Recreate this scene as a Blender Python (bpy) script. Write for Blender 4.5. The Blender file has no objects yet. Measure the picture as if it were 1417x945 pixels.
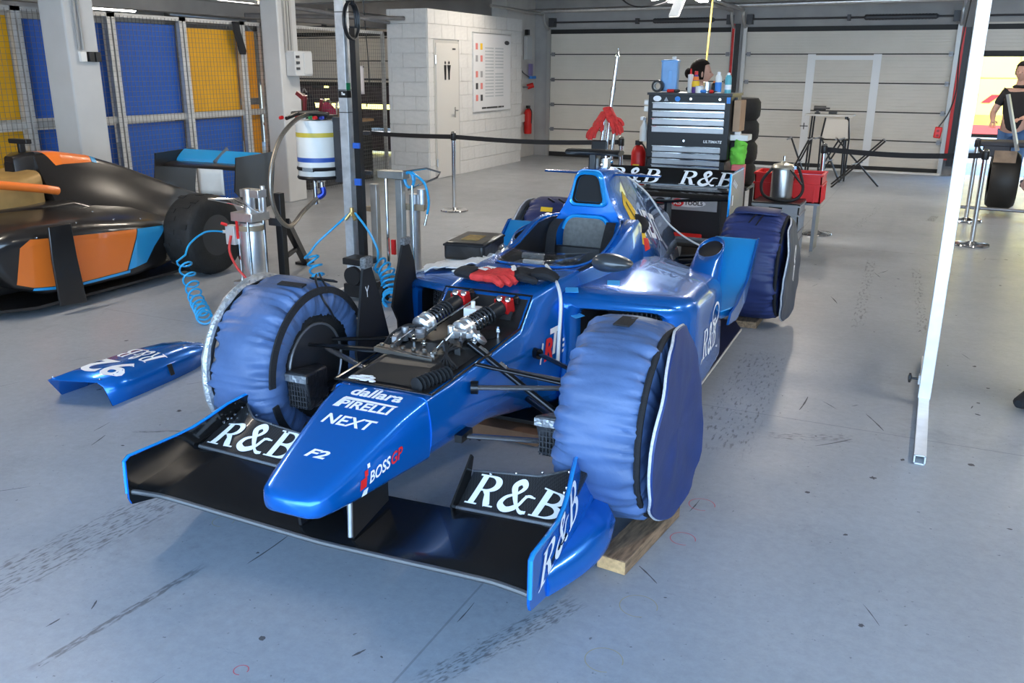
import bpy, bmesh, math, random
from mathutils import Vector, Matrix, noise
from mathutils.bvhtree import BVHTree
random.seed(7)
sc = bpy.context.scene
COL = sc.collection
PI = math.pi
V = Vector

# ---------------------------------------------------------------- camera
PITCH, YAW, ROLL, FPX, CAMH = math.radians(17.2), math.radians(25.0), math.radians(0.335), 1222.1, 1.681
fwd = V((-math.sin(YAW)*math.cos(PITCH), math.cos(YAW)*math.cos(PITCH), -math.sin(PITCH)))
rgt = V((math.cos(YAW), math.sin(YAW), 0)); upv = rgt.cross(fwd)
R_ = rgt*math.cos(ROLL)+upv*math.sin(ROLL); U_ = upv*math.cos(ROLL)-rgt*math.sin(ROLL)
cd = bpy.data.cameras.new('camera'); cam = bpy.data.objects.new('camera', cd); COL.objects.link(cam)
mw = Matrix((R_, U_, -fwd)).transposed().to_4x4(); mw.translation = (0, 0, CAMH)
cam.matrix_world = mw
cd.sensor_width = 36; cd.lens = FPX*36/1417; cd.clip_end = 200; cd.clip_start = 0.05
sc.camera = cam

# ---------------------------------------------------------------- world, sun, exposure
world = bpy.data.worlds.new('world'); sc.world = world; world.use_nodes = True
wn = world.node_tree.nodes; wl = world.node_tree.links
bg = wn['Background']
tc = wn.new('ShaderNodeTexCoord'); sep = wn.new('ShaderNodeSeparateXYZ'); rmp = wn.new('ShaderNodeValToRGB')
wl.new(tc.outputs['Generated'], sep.inputs[0]); wl.new(sep.outputs['Z'], rmp.inputs[0])
rmp.color_ramp.elements[0].position = 0.0; rmp.color_ramp.elements[0].color = (.58, .79, 1.0, 1)
rmp.color_ramp.elements[1].position = 0.7; rmp.color_ramp.elements[1].color = (.22, .50, 1.0, 1)
wl.new(rmp.outputs[0], bg.inputs['Color']); bg.inputs['Strength'].default_value = 6.6
sd = bpy.data.lights.new('sun', 'SUN'); sd.energy = 9.0; sd.angle = math.radians(0.6); sd.color = (1, .95, .87)
so = bpy.data.objects.new('sun', sd); COL.objects.link(so)
so.rotation_euler = (math.radians(38), 0, math.radians(-16))      # high sun from behind the pit building's front
sc.view_settings.view_transform = 'Standard'; sc.view_settings.look = 'None'
sc.view_settings.exposure = 0.55; sc.view_settings.gamma = 1; sc.view_settings.use_curve_mapping = False
LAMP_E = 40
sc.cycles.use_denoising = True
sc.cycles.max_bounces = 8; sc.cycles.diffuse_bounces = 4; sc.cycles.glossy_bounces = 4
sc.cycles.sample_clamp_indirect = 8

# ---------------------------------------------------------------- materials
def lin(c):
    c = c/255.0
    return c/12.92 if c <= .04045 else ((c+.055)/1.055)**2.4
def rgb(r, g, b): return (lin(r), lin(g), lin(b))
MATS = {}
def mat(name, col, rough=.5, metal=0., coat=0., var=0., vscale=8., bump=0., bscale=30., emit=0., alpha=1., trans=0., spec=.5, rvar=0., sheen=0., ior=1.45, stretch=None):
    if name in MATS: return MATS[name]
    m = bpy.data.materials.new(name); m.use_nodes = True; nt = m.node_tree; N = nt.nodes; L = nt.links
    b = N['Principled BSDF']
    b.inputs['Base Color'].default_value = (*col, 1); b.inputs['Roughness'].default_value = rough
    b.inputs['Metallic'].default_value = metal; b.inputs['Coat Weight'].default_value = coat
    b.inputs['Coat Roughness'].default_value = .04; b.inputs['Specular IOR Level'].default_value = spec
    b.inputs['IOR'].default_value = ior
    if sheen: b.inputs['Sheen Weight'].default_value = sheen
    if alpha < 1: b.inputs['Alpha'].default_value = alpha
    if trans: b.inputs['Transmission Weight'].default_value = trans
    if emit:
        b.inputs['Emission Color'].default_value = (*col, 1); b.inputs['Emission Strength'].default_value = emit
    if var or bump or rvar:
        t = N.new('ShaderNodeTexCoord'); mp = N.new('ShaderNodeMapping'); L.new(t.outputs['Object'], mp.inputs[0])
        if stretch: mp.inputs['Scale'].default_value = stretch
        if var or rvar:
            n = N.new('ShaderNodeTexNoise'); n.inputs['Scale'].default_value = vscale; n.inputs['Detail'].default_value = 5
            L.new(mp.outputs[0], n.inputs['Vector'])
            if var:
                r = N.new('ShaderNodeMapRange'); r.inputs[1].default_value = .3; r.inputs[2].default_value = .7
                r.inputs[3].default_value = 1-var; r.inputs[4].default_value = 1+var
                L.new(n.outputs['Fac'], r.inputs[0])
                hs = N.new('ShaderNodeMix'); hs.data_type = 'RGBA'; hs.blend_type = 'MULTIPLY'; hs.inputs[0].default_value = 1
                hs.inputs[6].default_value = (*col, 1); L.new(r.outputs[0], hs.inputs[7]); L.new(hs.outputs[2], b.inputs['Base Color'])
            if rvar:
                r2 = N.new('ShaderNodeMapRange'); r2.inputs[3].default_value = max(0, rough-rvar); r2.inputs[4].default_value = min(1, rough+rvar)
                L.new(n.outputs['Fac'], r2.inputs[0]); L.new(r2.outputs[0], b.inputs['Roughness'])
        if bump:
            n2 = N.new('ShaderNodeTexNoise'); n2.inputs['Scale'].default_value = bscale; n2.inputs['Detail'].default_value = 4
            L.new(mp.outputs[0], n2.inputs['Vector'])
            bp = N.new('ShaderNodeBump'); bp.inputs['Strength'].default_value = bump; bp.inputs['Distance'].default_value = .01
            L.new(n2.outputs['Fac'], bp.inputs['Height']); L.new(bp.outputs[0], b.inputs['Normal'])
    MATS[name] = m
    return m

def carbon(name, base=.006, rough=.16, scale=260., coat=.2):
    if name in MATS: return MATS[name]
    m = mat(name, (base, base, base), rough, 0, coat); nt = m.node_tree; N = nt.nodes; L = nt.links; b = N['Principled BSDF']
    t = N.new('ShaderNodeTexCoord'); ch = N.new('ShaderNodeTexChecker'); ch.inputs['Scale'].default_value = scale
    ch.inputs[1].default_value = (base*.5, base*.5, base*.5, 1); ch.inputs[2].default_value = (base*2.2, base*2.2, base*2.3, 1)
    L.new(t.outputs['Object'], ch.inputs['Vector']); L.new(ch.outputs['Color'], b.inputs['Base Color'])
    return m

BLUE = mat('metallic_blue_paint', (.002, .150, .58), .24, .5, .6, var=.05, vscale=3)
BLUEW = mat('blue_paint_under_crinkled_film', (.005, .12, .42), .2, .5, 1.0, var=.1, vscale=6, bump=.9, bscale=22, stretch=(1, .5, 1))
CYAN_LIT = mat('lit_cyan_blue_paint', (.01, .32, .78), .25, .3, 1.0)  # brighter copy of the car blue, its lit tone put into the colour
CARB = carbon('carbon_fibre')
CARBM = carbon('matt_carbon_fibre', .011, .42, 300, 0)
BLK = mat('black_plastic', (.012, .012, .013), .4, var=.15)
BLKM = mat('black_matt', (.008, .008, .009), .75)
BLKF = mat('black_fabric', (.012, .012, .014), .85, bump=.3, bscale=120)
DARK = mat('dark_interior', (.006, .006, .007), .6)
RUB = mat('tyre_rubber', (.014, .014, .014), .7, var=.25, vscale=20, bump=.3, bscale=90)
STEEL = mat('polished_steel', (.75, .75, .74), .12, 1.0)
ALU = mat('brushed_aluminium', (.72, .73, .74), .32, .9, var=.08, vscale=20, rvar=.08)
ALUW = mat('pale_aluminium_tube', (.80, .81, .82), .38, .35, var=.08, vscale=12)
GREY = mat('grey_metal', (.25, .25, .26), .4, .6, var=.1)
DGREY = mat('dark_grey_metal', (.06, .06, .065), .45, .3)
WHT = mat('white_print', (.86, .87, .88), .45)
WHTP = mat('white_plastic', (.78, .77, .73), .45, var=.05)
RED = mat('red_print', (.75, .02, .02), .4)
REDP = mat('red_plastic', (.62, .015, .012), .4, var=.1)
REDC = mat('red_cloth', (.60, .035, .03), .8, var=.2, vscale=30, bump=.5, bscale=60)
REDA = mat('red_anodised', (.55, .015, .015), .3, .5)
WARM = mat('blue_nylon', (.072, .128, .265), .45, var=.12, vscale=7, bump=.6, bscale=13)
WARM2 = mat('deep_blue_nylon', (.016, .038, .15), .5, var=.12, vscale=7, bump=.4, bscale=9)
NAVY = mat('navy_nylon', (.022, .034, .12), .5, var=.12, vscale=7, bump=.35, bscale=14)
PIPEW = mat('silver_grey_piping', (.55, .56, .58), .5, var=.2, vscale=60)
SKYB = mat('blue_polyurethane_hose', (.02, .37, .74), .3)
ORANGE = mat('orange_paint', (.86, .19, .025), .3, 0, .8)
LBLUE = mat('light_blue_paint', (.03, .36, .72), .3, 0, .8)
BLKG = mat('satin_black_bodywork', (.016, .014, .013), .28, 0, .4, var=.15, vscale=5)
BRONZE = mat('bronze_padding', (.40, .25, .09), .45, .3, var=.15)
WOOD = mat('rough_timber', (.24, .15, .085), .8, var=.45, vscale=14, stretch=(6, 1, 6), bump=.4, bscale=40)
WOODE = mat('sawn_timber_end', (.55, .33, .15), .8, var=.2, vscale=60)
YEL = mat('yellow_print', (.85, .52, .02), .5)
GREEN = mat('green_cloth', (.16, .55, .06), .8, var=.2, vscale=20)
CLEAR = mat('clear_film', (.9, .95, 1), .05, 0, 0, trans=1.0, ior=1.2, alpha=.35)
SKIN = mat('skin', (.56, .32, .24), .5, var=.08)
HAIR = mat('dark_hair', (.014, .009, .007), .8, bump=.4, bscale=60, stretch=(1, 1, 4), spec=.15)
WIRE = mat('galvanised_wire', (.45, .44, .42), .45, .6); MESHW = mat('mesh_wire', (.17, .165, .15), .5, .4)
POST = mat('galvanised_post', (.52, .51, .49), .45, .4, var=.12, vscale=10)
WALLW = mat('white_block_paint', (.70, .69, .67), .6, var=.05, vscale=5)
CONC = mat('grey_concrete_paint', (.36, .35, .34), .75, var=.1, vscale=3)
PILL = mat('pillar_paint', (.55, .55, .54), .65, var=.05, vscale=3)
DOORM = mat('beige_door_section', (.66, .61, .53), .5, var=.04, vscale=2)
SEALB = mat('black_rubber_seal', (.015, .015, .015), .6)

# ---------------------------------------------------------------- mesh builder
class B:
    def __init__(s): s.v = []; s.f = []; s.m = []
    def face(s, idx, mi=0): s.f.append(tuple(idx)); s.m.append(mi)
    def add(s, vs, fs, mi=0):
        o = len(s.v); s.v += [V(p) for p in vs]
        for f in fs: s.face([o+i for i in f], mi)
        return s
    def box(s, c, d, rot=None, mi=0):
        vs = []
        for z in (-.5, .5):
            for y in (-.5, .5):
                for x in (-.5, .5):
                    p = V((x*d[0], y*d[1], z*d[2]))
                    if rot is not None: p = rot @ p
                    vs.append(p+V(c))
        return s.add(vs, [(0, 2, 3, 1), (4, 5, 7, 6), (0, 1, 5, 4), (2, 6, 7, 3), (0, 4, 6, 2), (1, 3, 7, 5)], mi)
    def bar(s, p0, p1, w, h, up=V((0, 0, 1)), mi=0):
        p0 = V(p0); p1 = V(p1); d = (p1-p0); l = d.length; d.normalize()
        x = d.cross(up)
        if x.length < 1e-4: x = V((1, 0, 0))
        x.normalize(); y = x.cross(d)
        return s.box((p0+p1)/2, (w, l, h), Matrix((x, d, y)).transposed(), mi)
    def loft(s, rings, cap0=True, cap1=True, closed=True, mi=0, loop=False):
        n = len(rings[0]); o = len(s.v)
        for r in rings: s.v += [V(p) for p in r]
        k = len(rings)
        for i in range(k if loop else k-1):
            a = o+i*n; b = o+((i+1) % k)*n
            for j in range(n if closed else n-1):
                q = (j+1) % n; s.face((a+j, a+q, b+q, b+j), mi(rings, i, j) if callable(mi) else mi)
        if cap0 and not loop: s.face([o+j for j in range(n)][::-1], mi(rings, 0, 0) if callable(mi) else mi)
        if cap1 and not loop: s.face([o+(k-1)*n+j for j in range(n)], mi(rings, k-1, 0) if callable(mi) else mi)
        return s
    def frame(s, d):
        d = V(d).normalized(); a = V((0, 0, 1)) if abs(d.z) < .9 else V((1, 0, 0))
        x = d.cross(a).normalized(); return x, d.cross(x).normalized()
    def cyl(s, p0, p1, r0, r1=None, n=12, cap=True, mi=0):
        r1 = r0 if r1 is None else r1; p0 = V(p0); p1 = V(p1); x, y = s.frame(p1-p0)
        rg = [[p+x*(r*math.cos(2*PI*i/n))+y*(r*math.sin(2*PI*i/n)) for i in range(n)] for p, r in ((p0, r0), (p1, r1))]
        return s.loft(rg, cap, cap, mi=mi)
    def tube(s, pts, r, n=8, closed=False, mi=0, cap=True):
        pts = [V(p) for p in pts]; k = len(pts); rings = []; px = None
        for i, p in enumerate(pts):
            if closed: d = pts[(i+1) % k]-pts[i-1]
            else: d = pts[min(i+1, k-1)]-pts[max(i-1, 0)]
            d.normalize()
            if px is None: x, _ = s.frame(d)
            else:
                x = px-d*px.dot(d)
                x = x.normalized() if x.length > 1e-5 else s.frame(d)[0]
            px = x; y = d.cross(x); rr = r[i] if isinstance(r, (list, tuple)) else r
            rings.append([p+x*(rr*math.cos(2*PI*j/n))+y*(rr*math.sin(2*PI*j/n)) for j in range(n)])
        return s.loft(rings, cap and not closed, cap and not closed, loop=closed, mi=mi)
    def lathe(s, prof, o=(0, 0, 0), axis=(0, 0, 1), n=24, mi=0, cap=True):
        o = V(o); ax = V(axis).normalized(); x, y = s.frame(ax)
        rg = [[o+ax*h+x*(r*math.cos(2*PI*i/n))+y*(r*math.sin(2*PI*i/n)) for i in range(n)] for r, h in prof]
        return s.loft(rg, cap and prof[0][0] > 1e-4, cap and prof[-1][0] > 1e-4, mi=mi)
    def sphere(s, c, r, n=12, m=8, mi=0, fn=None):
        if not isinstance(r, (tuple, list)): r = (r, r, r)
        rings = []
        for i in range(1, m):
            a = PI*i/m
            rings.append([V((r[0]*math.sin(a)*math.cos(2*PI*j/n), r[1]*math.sin(a)*math.sin(2*PI*j/n), r[2]*math.cos(a))) for j in range(n)])
        o = len(s.v)
        top = V((0, 0, r[2])); bot = V((0, 0, -r[2]))
        allp = [p for rg in rings for p in rg]+[top, bot]
        if fn: allp = [fn(p) for p in allp]
        s.v += [p+V(c) for p in allp]
        for i in range(m-2):
            for j in range(n):
                q = (j+1) % n; s.face((o+i*n+j, o+(i+1)*n+j, o+(i+1)*n+q, o+i*n+q), mi)
        t = o+(m-1)*n; b = t+1
        for j in range(n):
            q = (j+1) % n; s.face((t, o+j, o+q), mi); s.face((b, o+(m-2)*n+q, o+(m-2)*n+j), mi)
        return s
    def prism(s, poly, vec, mi=0):
        return s.loft([[V(p).to_3d() for p in poly], [V(p).to_3d()+V(vec) for p in poly]], mi=mi)
    def grid(s, fn, nu, nv, mi=0, cu=False, cv=False):
        o = len(s.v)
        for i in range(nu):
            for j in range(nv): s.v.append(V(fn(i/(nu if cu else nu-1), j/(nv if cv else nv-1))))
        for i in range(nu if cu else nu-1):
            for j in range(nv if cv else nv-1):
                a = i*nv+j; b = ((i+1) % nu)*nv+j; c = ((i+1) % nu)*nv+(j+1) % nv; d = i*nv+(j+1) % nv
                s.face((o+a, o+b, o+c, o+d), mi(i/nu, j/nv) if callable(mi) else mi)
        return s
    def merge(s, other, mx=None, mi=None):
        o = len(s.v); s.v += [(mx @ p if mx is not None else p.copy()) for p in other.v]
        for f, m in zip(other.f, other.m): s.face([o+i for i in f], m if mi is None else mi)
        return s
    def mesh(s, name, mats, smooth=40, norm=True):
        me = bpy.data.meshes.new(name); me.from_pydata([tuple(p) for p in s.v], [], s.f)
        mats = mats if isinstance(mats, (list, tuple)) else [mats]
        for m in mats: me.materials.append(m)
        if len(mats) > 1: me.polygons.foreach_set('material_index', s.m)
        if norm:
            bm = bmesh.new(); bm.from_mesh(me); bmesh.ops.recalc_face_normals(bm, faces=bm.faces); bm.to_mesh(me); bm.free()
        if smooth:
            me.polygons.foreach_set('use_smooth', [True]*len(me.polygons)); me.set_sharp_from_angle(angle=math.radians(smooth))
        me.update()
        return me
    def bvh(s): return BVHTree.FromPolygons([tuple(p) for p in s.v], s.f)

def obj(name, b, mats, parent=None, smooth=40, bevel=0, seg=2, sub=0, solid=0, label=None, norm=True):
    me = b.mesh(name, mats, smooth, norm) if isinstance(b, B) else b
    o = bpy.data.objects.new(name, me); COL.objects.link(o)
    if parent is not None: o.parent = parent
    if solid:
        md = o.modifiers.new('solid', 'SOLIDIFY'); md.thickness = solid; md.offset = 0
    if bevel:
        md = o.modifiers.new('bevel', 'BEVEL'); md.width = bevel; md.segments = seg; md.limit_method = 'ANGLE'; md.angle_limit = math.radians(35)
    if sub:
        md = o.modifiers.new('sub', 'SUBSURF'); md.levels = sub; md.render_levels = sub
    if label: o['label'] = label
    return o
def pieces(name, b, mats, parent=None, **k):
    """every connected piece of the builder becomes a part of its own"""
    par = list(range(len(b.v)))
    def find(i):
        while par[i] != i: par[i] = par[par[i]]; i = par[i]
        return i
    for f in b.f:
        r = find(f[0])
        for i in f[1:]: par[find(i)] = r
    groups = {}
    for f, m in zip(b.f, b.m): groups.setdefault(find(f[0]), []).append((f, m))
    out = []
    for g in groups.values():
        nb = B(); ix = {}
        for f, m in g:
            for i in f:
                if i not in ix: ix[i] = len(nb.v); nb.v.append(b.v[i])
            nb.face([ix[i] for i in f], m)
        out.append(obj(name, nb, mats, parent, **k))
    return out
def tag(o, label, cat, group=None):
    o['label'] = label; o['category'] = cat
    if group: o['group'] = group
    return o
def thing(name, label, cat, loc=(0, 0, 0), rz=0, group=None):
    o = bpy.data.objects.new(name, None); COL.objects.link(o); o.location = loc; o.rotation_euler = (0, 0, rz)
    o.empty_display_size = .1
    return tag(o, label, cat, group)
def struct(name, b, m, **k):
    o = obj(name, b, m, **k); o['kind'] = 'structure'; return o
def dup(root, loc, rz, label, group=None):
    r = root.copy(); COL.objects.link(r); r.location = loc; r.rotation_euler = (0, 0, rz); r['label'] = label
    if group: r['group'] = group
    for ch in list(root.children):
        c = ch.copy(); COL.objects.link(c); c.parent = r
        for g in list(ch.children):
            d = g.copy(); COL.objects.link(d); d.parent = c
    return r
def rz(a): return Matrix.Rotation(a, 3, 'Z')
def rx(a): return Matrix.Rotation(a, 3, 'X')
def ry(a): return Matrix.Rotation(a, 3, 'Y')
def bez(p, n=16):
    """Catmull-Rom through points"""
    p = [V(q) for q in p]; out = []
    for i in range(len(p)-1):
        a = p[max(i-1, 0)]; b = p[i]; c = p[i+1]; d = p[min(i+2, len(p)-1)]
        for k in range(n):
            t = k/n
            out.append(.5*((2*b)+(c-a)*t+(2*a-5*b+4*c-d)*t*t+(3*b-a-3*c+d)*t**3))
    return out+[p[-1]]
def rpoly(pts, r, k=4):
    """round the corners of a closed 2-D polygon"""
    out = []; n = len(pts)
    for i in range(n):
        p = V(pts[i]); a = V(pts[i-1])-p; b = V(pts[(i+1) % n])-p; rr = r[i] if isinstance(r, (list, tuple)) else r
        t = min(rr, a.length*.49, b.length*.49); A = p+a.normalized()*t; C = p+b.normalized()*t
        for j in range(k+1):
            u = j/k; out.append(A*(1-u)**2+p*2*u*(1-u)+C*u*u)
    return out

# ---------------------------------------------------------------- lettering
def text2d(body, size=1., shear=0., off=0., space=1.):
    cu = bpy.data.curves.new('t', 'FONT'); cu.body = body; cu.size = size; cu.shear = shear; cu.offset = off
    cu.resolution_u = 3; cu.space_character = space
    ob = bpy.data.objects.new('t', cu); COL.objects.link(ob)
    me = ob.to_mesh(); vs = [V((p.co.x, p.co.y)) for p in me.vertices]; fs = [tuple(p.vertices) for p in me.polygons]
    ob.to_mesh_clear(); bpy.data.objects.remove(ob); bpy.data.curves.remove(cu)
    return vs, fs
def ribbon(pts, ws):
    vs = []; fs = []; k = len(pts)
    for i in range(k):
        a = V(pts[max(i-1, 0)]); b = V(pts[min(i+1, k-1)]); d = (b-a).normalized(); nrm = V((-d.y, d.x)); w = ws[i] if isinstance(ws, (list, tuple)) else ws
        vs += [V(pts[i])+nrm*w/2, V(pts[i])-nrm*w/2]
        if i: fs.append((2*i-2, 2*i-1, 2*i+1, 2*i))
    return vs, fs
def join2d(*gs):
    vs = []; fs = []
    for v, f in gs:
        o = len(vs); vs += v; fs += [tuple(o+i for i in q) for q in f]
    return vs, fs
def arc2(cx, cy, ax, ay, a0, a1, n=14): return [(cx+ax*math.cos(a0+(a1-a0)*i/n), cy+ay*math.sin(a0+(a1-a0)*i/n)) for i in range(n+1)]
def shift2(g, dx, dy=0, s=1): return [V((p[0]*s+dx, p[1]*s+dy)) for p in g[0]], g[1]
def bowl(y0, y1, xr):
    c = (y0+y1)/2; h = (y1-y0)/2
    pts = [(.2, y1-.03), (.42, y1-.03)]+arc2(.42, c, xr-.52, h-.03, PI/2, -PI/2)[1:-1]+[(.42, y0+.03), (.2, y0+.03)]
    n = len(pts); ws = [.06+.16*math.sin(PI*max(0, min(1, (i-1)/(n-3))))**1.5 for i in range(n)]
    return ribbon(pts, ws)
def serif_rb(shear=.18):
    stem = lambda: join2d(ribbon([(.2, 0), (.2, 1)], .2), ribbon([(0, .025), (.42, .025)], .05), ribbon([(0, .975), (.3, .975)], .05))
    Rg = join2d(stem(), bowl(.48, 1, .86), ribbon([(.40, .5), (.55, .42), (.66, .2), (.76, .03)], [.08, .16, .2, .2]), ribbon([(.66, .025), (.98, .025)], .05))
    Bg = join2d(stem(), bowl(.5, 1, .82), bowl(0, .53, .90))
    amp = bez([(1.0, .56, 0), (.80, .54, 0), (.66, .20, 0), (.36, .03, 0), (.10, .18, 0), (.16, .42, 0), (.46, .60, 0), (.60, .82, 0), (.44, .97, 0), (.27, .82, 0), (.38, .58, 0), (.62, .24, 0), (.86, .04, 0), (1.04, .05, 0)], 5)
    n = len(amp); A = ribbon([(p.x, p.y) for p in amp], [.07+.13*(abs(math.sin(PI*i/n*2.3)))*(1 if 10 < i < n-3 else .4) for i in range(n)])
    A = join2d(A, ribbon([(.74, .56), (1.08, .56)], .05))
    g = join2d(Rg, shift2(A, 1.06), shift2(Bg, 2.22))
    return [V((p[0]+shear*p[1], p[1])) for p in g[0]], g[1]
def fit(g): x0 = min(p[0] for p in g[0]); x1 = max(p[0] for p in g[0]); y0 = min(p[1] for p in g[0]); y1 = max(p[1] for p in g[0]); return [V(((p[0]-x0)/(x1-x0), (p[1]-y0)/(y1-y0))) for p in g[0]], g[1]
RB = serif_rb()
def decal(name, g, o, u, v, m, parent, target=None, lift=.0025, dirn=None, mi=0, label=None, sub=0):
    """flat print: 2-D lettering laid at origin o with axes u, v; dropped along -normal on the target surface"""
    o = V(o); u = V(u); v = V(v); n = u.cross(v).normalized() if dirn is None else V(dirn).normalized(); vs = []
    g0, fs = g
    if sub:
        bm = bmesh.new(); bv = [bm.verts.new((p[0], p[1], 0)) for p in g0]
        for f in fs:
            try: bm.faces.new([bv[i] for i in f])
            except ValueError: pass
        bmesh.ops.triangulate(bm, faces=bm.faces)
        for _ in range(sub):
            es = [e for e in bm.edges if e.calc_length()*u.length > .03]
            if not es: break
            bmesh.ops.subdivide_edges(bm, edges=es, cuts=1); bmesh.ops.triangulate(bm, faces=bm.faces)
        bm.verts.index_update(); g0 = [p.co.xy for p in bm.verts]; fs = [tuple(q.index for q in f.verts) for f in bm.faces]; bm.free()
    for p in g0:
        q = o+u*p[0]+v*p[1]
        if target is not None:
            h = target.ray_cast(q+n*.35, -n)
            if h[0] is None: h = target.find_nearest(q)
            q = h[0]+n*lift
        else: q = q+n*lift
        vs.append(q)
    b = B(); b.add(vs, fs)
    return obj(name, b, m, parent, smooth=0, label=label)
# ================================================================ SETTING
def floor_material():
    m = mat('worn_grey_blue_floor_coating', (.36, .385, .41), .33); nt = m.node_tree; N = nt.nodes; L = nt.links; b = N['Principled BSDF']
    t = N.new('ShaderNodeTexCoord')
    def mapping(sc_, rot=0., loc=(0, 0, 0)):
        mp = N.new('ShaderNodeMapping'); mp.inputs['Scale'].default_value = sc_; mp.inputs['Rotation'].default_value = (0, 0, rot); mp.inputs['Location'].default_value = loc
        L.new(t.outputs['Object'], mp.inputs[0]); return mp
    def nz(scale, det, mp, rough=.6):
        n = N.new('ShaderNodeTexNoise'); n.inputs['Scale'].default_value = scale; n.inputs['Detail'].default_value = det; n.inputs['Roughness'].default_value = rough
        L.new(mp.outputs[0], n.inputs['Vector']); return n.outputs['Fac']
    def rng(s, a, c, x=0., y=1.):
        r = N.new('ShaderNodeMapRange'); r.inputs[1].default_value = a; r.inputs[2].default_value = c; r.inputs[3].default_value = x; r.inputs[4].default_value = y
        L.new(s, r.inputs[0]); return r.outputs[0]
    def math_(op, a, c):
        r = N.new('ShaderNodeMath'); r.operation = op
        for i, q in enumerate((a, c)):
            if isinstance(q, (int, float)): r.inputs[i].default_value = q
            else: L.new(q, r.inputs[i])
        return r.outputs[0]
    def strip(x, y, ang, half_l, half_w, noise_s, lo):
        """a worn tyre or scrape mark: box mask broken up by stretched noise"""
        mp = N.new('ShaderNodeMapping'); mp.vector_type = 'TEXTURE'; mp.inputs['Location'].default_value = (x, y, 0); mp.inputs['Rotation'].default_value = (0, 0, ang)
        L.new(t.outputs['Object'], mp.inputs[0]); s = N.new('ShaderNodeSeparateXYZ'); L.new(mp.outputs[0], s.inputs[0])
        ax = N.new('ShaderNodeMath'); ax.operation = 'ABSOLUTE'; L.new(s.outputs[0], ax.inputs[0])
        ay = N.new('ShaderNodeMath'); ay.operation = 'ABSOLUTE'; L.new(s.outputs[1], ay.inputs[0])
        mk = math_('MULTIPLY', rng(ax.outputs[0], half_l*.75, half_l, 1, 0), rng(ay.outputs[0], half_w*.7, half_w, 1, 0))
        n = N.new('ShaderNodeTexNoise'); n.inputs['Scale'].default_value = noise_s; n.inputs['Detail'].default_value = 6
        mp2 = N.new('ShaderNodeMapping'); mp2.inputs['Scale'].default_value = (1, 4, 1); L.new(mp.outputs[0], mp2.inputs[0]); L.new(mp2.outputs[0], n.inputs['Vector'])
        return math_('MULTIPLY', mk, rng(n.outputs['Fac'], lo, lo+.12))
    clouds = rng(nz(.7, 5, mapping((1, 1, 1))), .3, .7, .90, 1.06)
    fine = rng(nz(24, 9, mapping((1, 1, 1)), .8), .35, .72, .86, 1.08)
    scr = rng(nz(5, 9, mapping((1, 7, 1), .35), .85), .60, .72, 0, 1)
    scr2 = rng(nz(4, 9, mapping((7, 1, 1), .2), .85), .62, .74, 0, 1)
    spots = rng(nz(48, 3, mapping((1, 1, 1), 0, (3, 1, 0)), .5), .69, .75, 0, 1)
    dirt = rng(nz(1.6, 9, mapping((1, 1, 1), 0, (7, 2, 0)), .8), .56, .76, 0, 1)
    marks = None
    for a in ((-2.66, 2.02, 1.50, .62, .13, 22, .50), (-2.16, 1.70, 1.50, .34, .018, 20, .42), (-1.0, 2.1, 1.15, .34, .05, 30, .48), (-.35, 4.15, .35, .22, .05, 24, .5),
              (-1.14, 5.4, 1.62, 1.5, .12, 14, .53), (-.75, 4.6, 1.62, .9, .16, 16, .55), (-.35, 7.5, 1.60, 1.4, .05, 12, .52), (.05, 7.4, 1.62, 1.2, .04, 12, .52), (-3.1, 2.9, .5, .25, .012, 20, .42), (-.2, 9.2, .05, 1.4, .02, 10, .5), (-.6, 11.4, 1.5, 1.0, .05, 12, .52), (.1, 11.6, 1.45, .25, .05, 18, .4)):
        s = strip(*a); marks = s if marks is None else math_('MAXIMUM', marks, s)
    # saw-cut joints of the slab
    wv = N.new('ShaderNodeTexBrick'); wv.offset = 0; wv.inputs['Scale'].default_value = 1; wv.inputs['Mortar Size'].default_value = .004; wv.inputs['Brick Width'].default_value = 6; wv.inputs['Row Height'].default_value = 5.4
    wv.inputs['Color1'].default_value = (0, 0, 0, 1); wv.inputs['Color2'].default_value = (0, 0, 0, 1); wv.inputs['Mortar'].default_value = (1, 1, 1, 1)
    L.new(mapping((1, 1, 1), 0, (1.2, 1.05, 0)).outputs[0], wv.inputs['Vector'])
    dark = math_('ADD', math_('MULTIPLY', scr, .40), math_('ADD', math_('MULTIPLY', scr2, .34), math_('ADD', math_('MULTIPLY', spots, .55), math_('ADD', math_('MULTIPLY', dirt, .30), math_('ADD', math_('MULTIPLY', marks, .55), math_('MULTIPLY', wv.outputs['Color'], .3))))))
    k = math_('MULTIPLY', math_('MULTIPLY', clouds, fine), math_('SUBTRACT', 1.0, math_('MINIMUM', dark, .75)))
    mx = N.new('ShaderNodeMix'); mx.data_type = 'RGBA'; mx.blend_type = 'MULTIPLY'; mx.inputs[0].default_value = 1
    mx.inputs[6].default_value = (.33, .355, .385, 1); L.new(k, mx.inputs[7]); L.new(mx.outputs[2], b.inputs['Base Color'])
    L.new(rng(nz(3, 6, mapping((1, 1, 1), 0, (5, 5, 0)), .7), .3, .7, .30, .46), b.inputs['Roughness'])
    bp = N.new('ShaderNodeBump'); bp.inputs['Strength'].default_value = .12; bp.inputs['Distance'].default_value = .004
    L.new(nz(40, 4, mapping((1, 1, 1))), bp.inputs['Height']); L.new(bp.outputs[0], b.inputs['Normal'])
    return m

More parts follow.
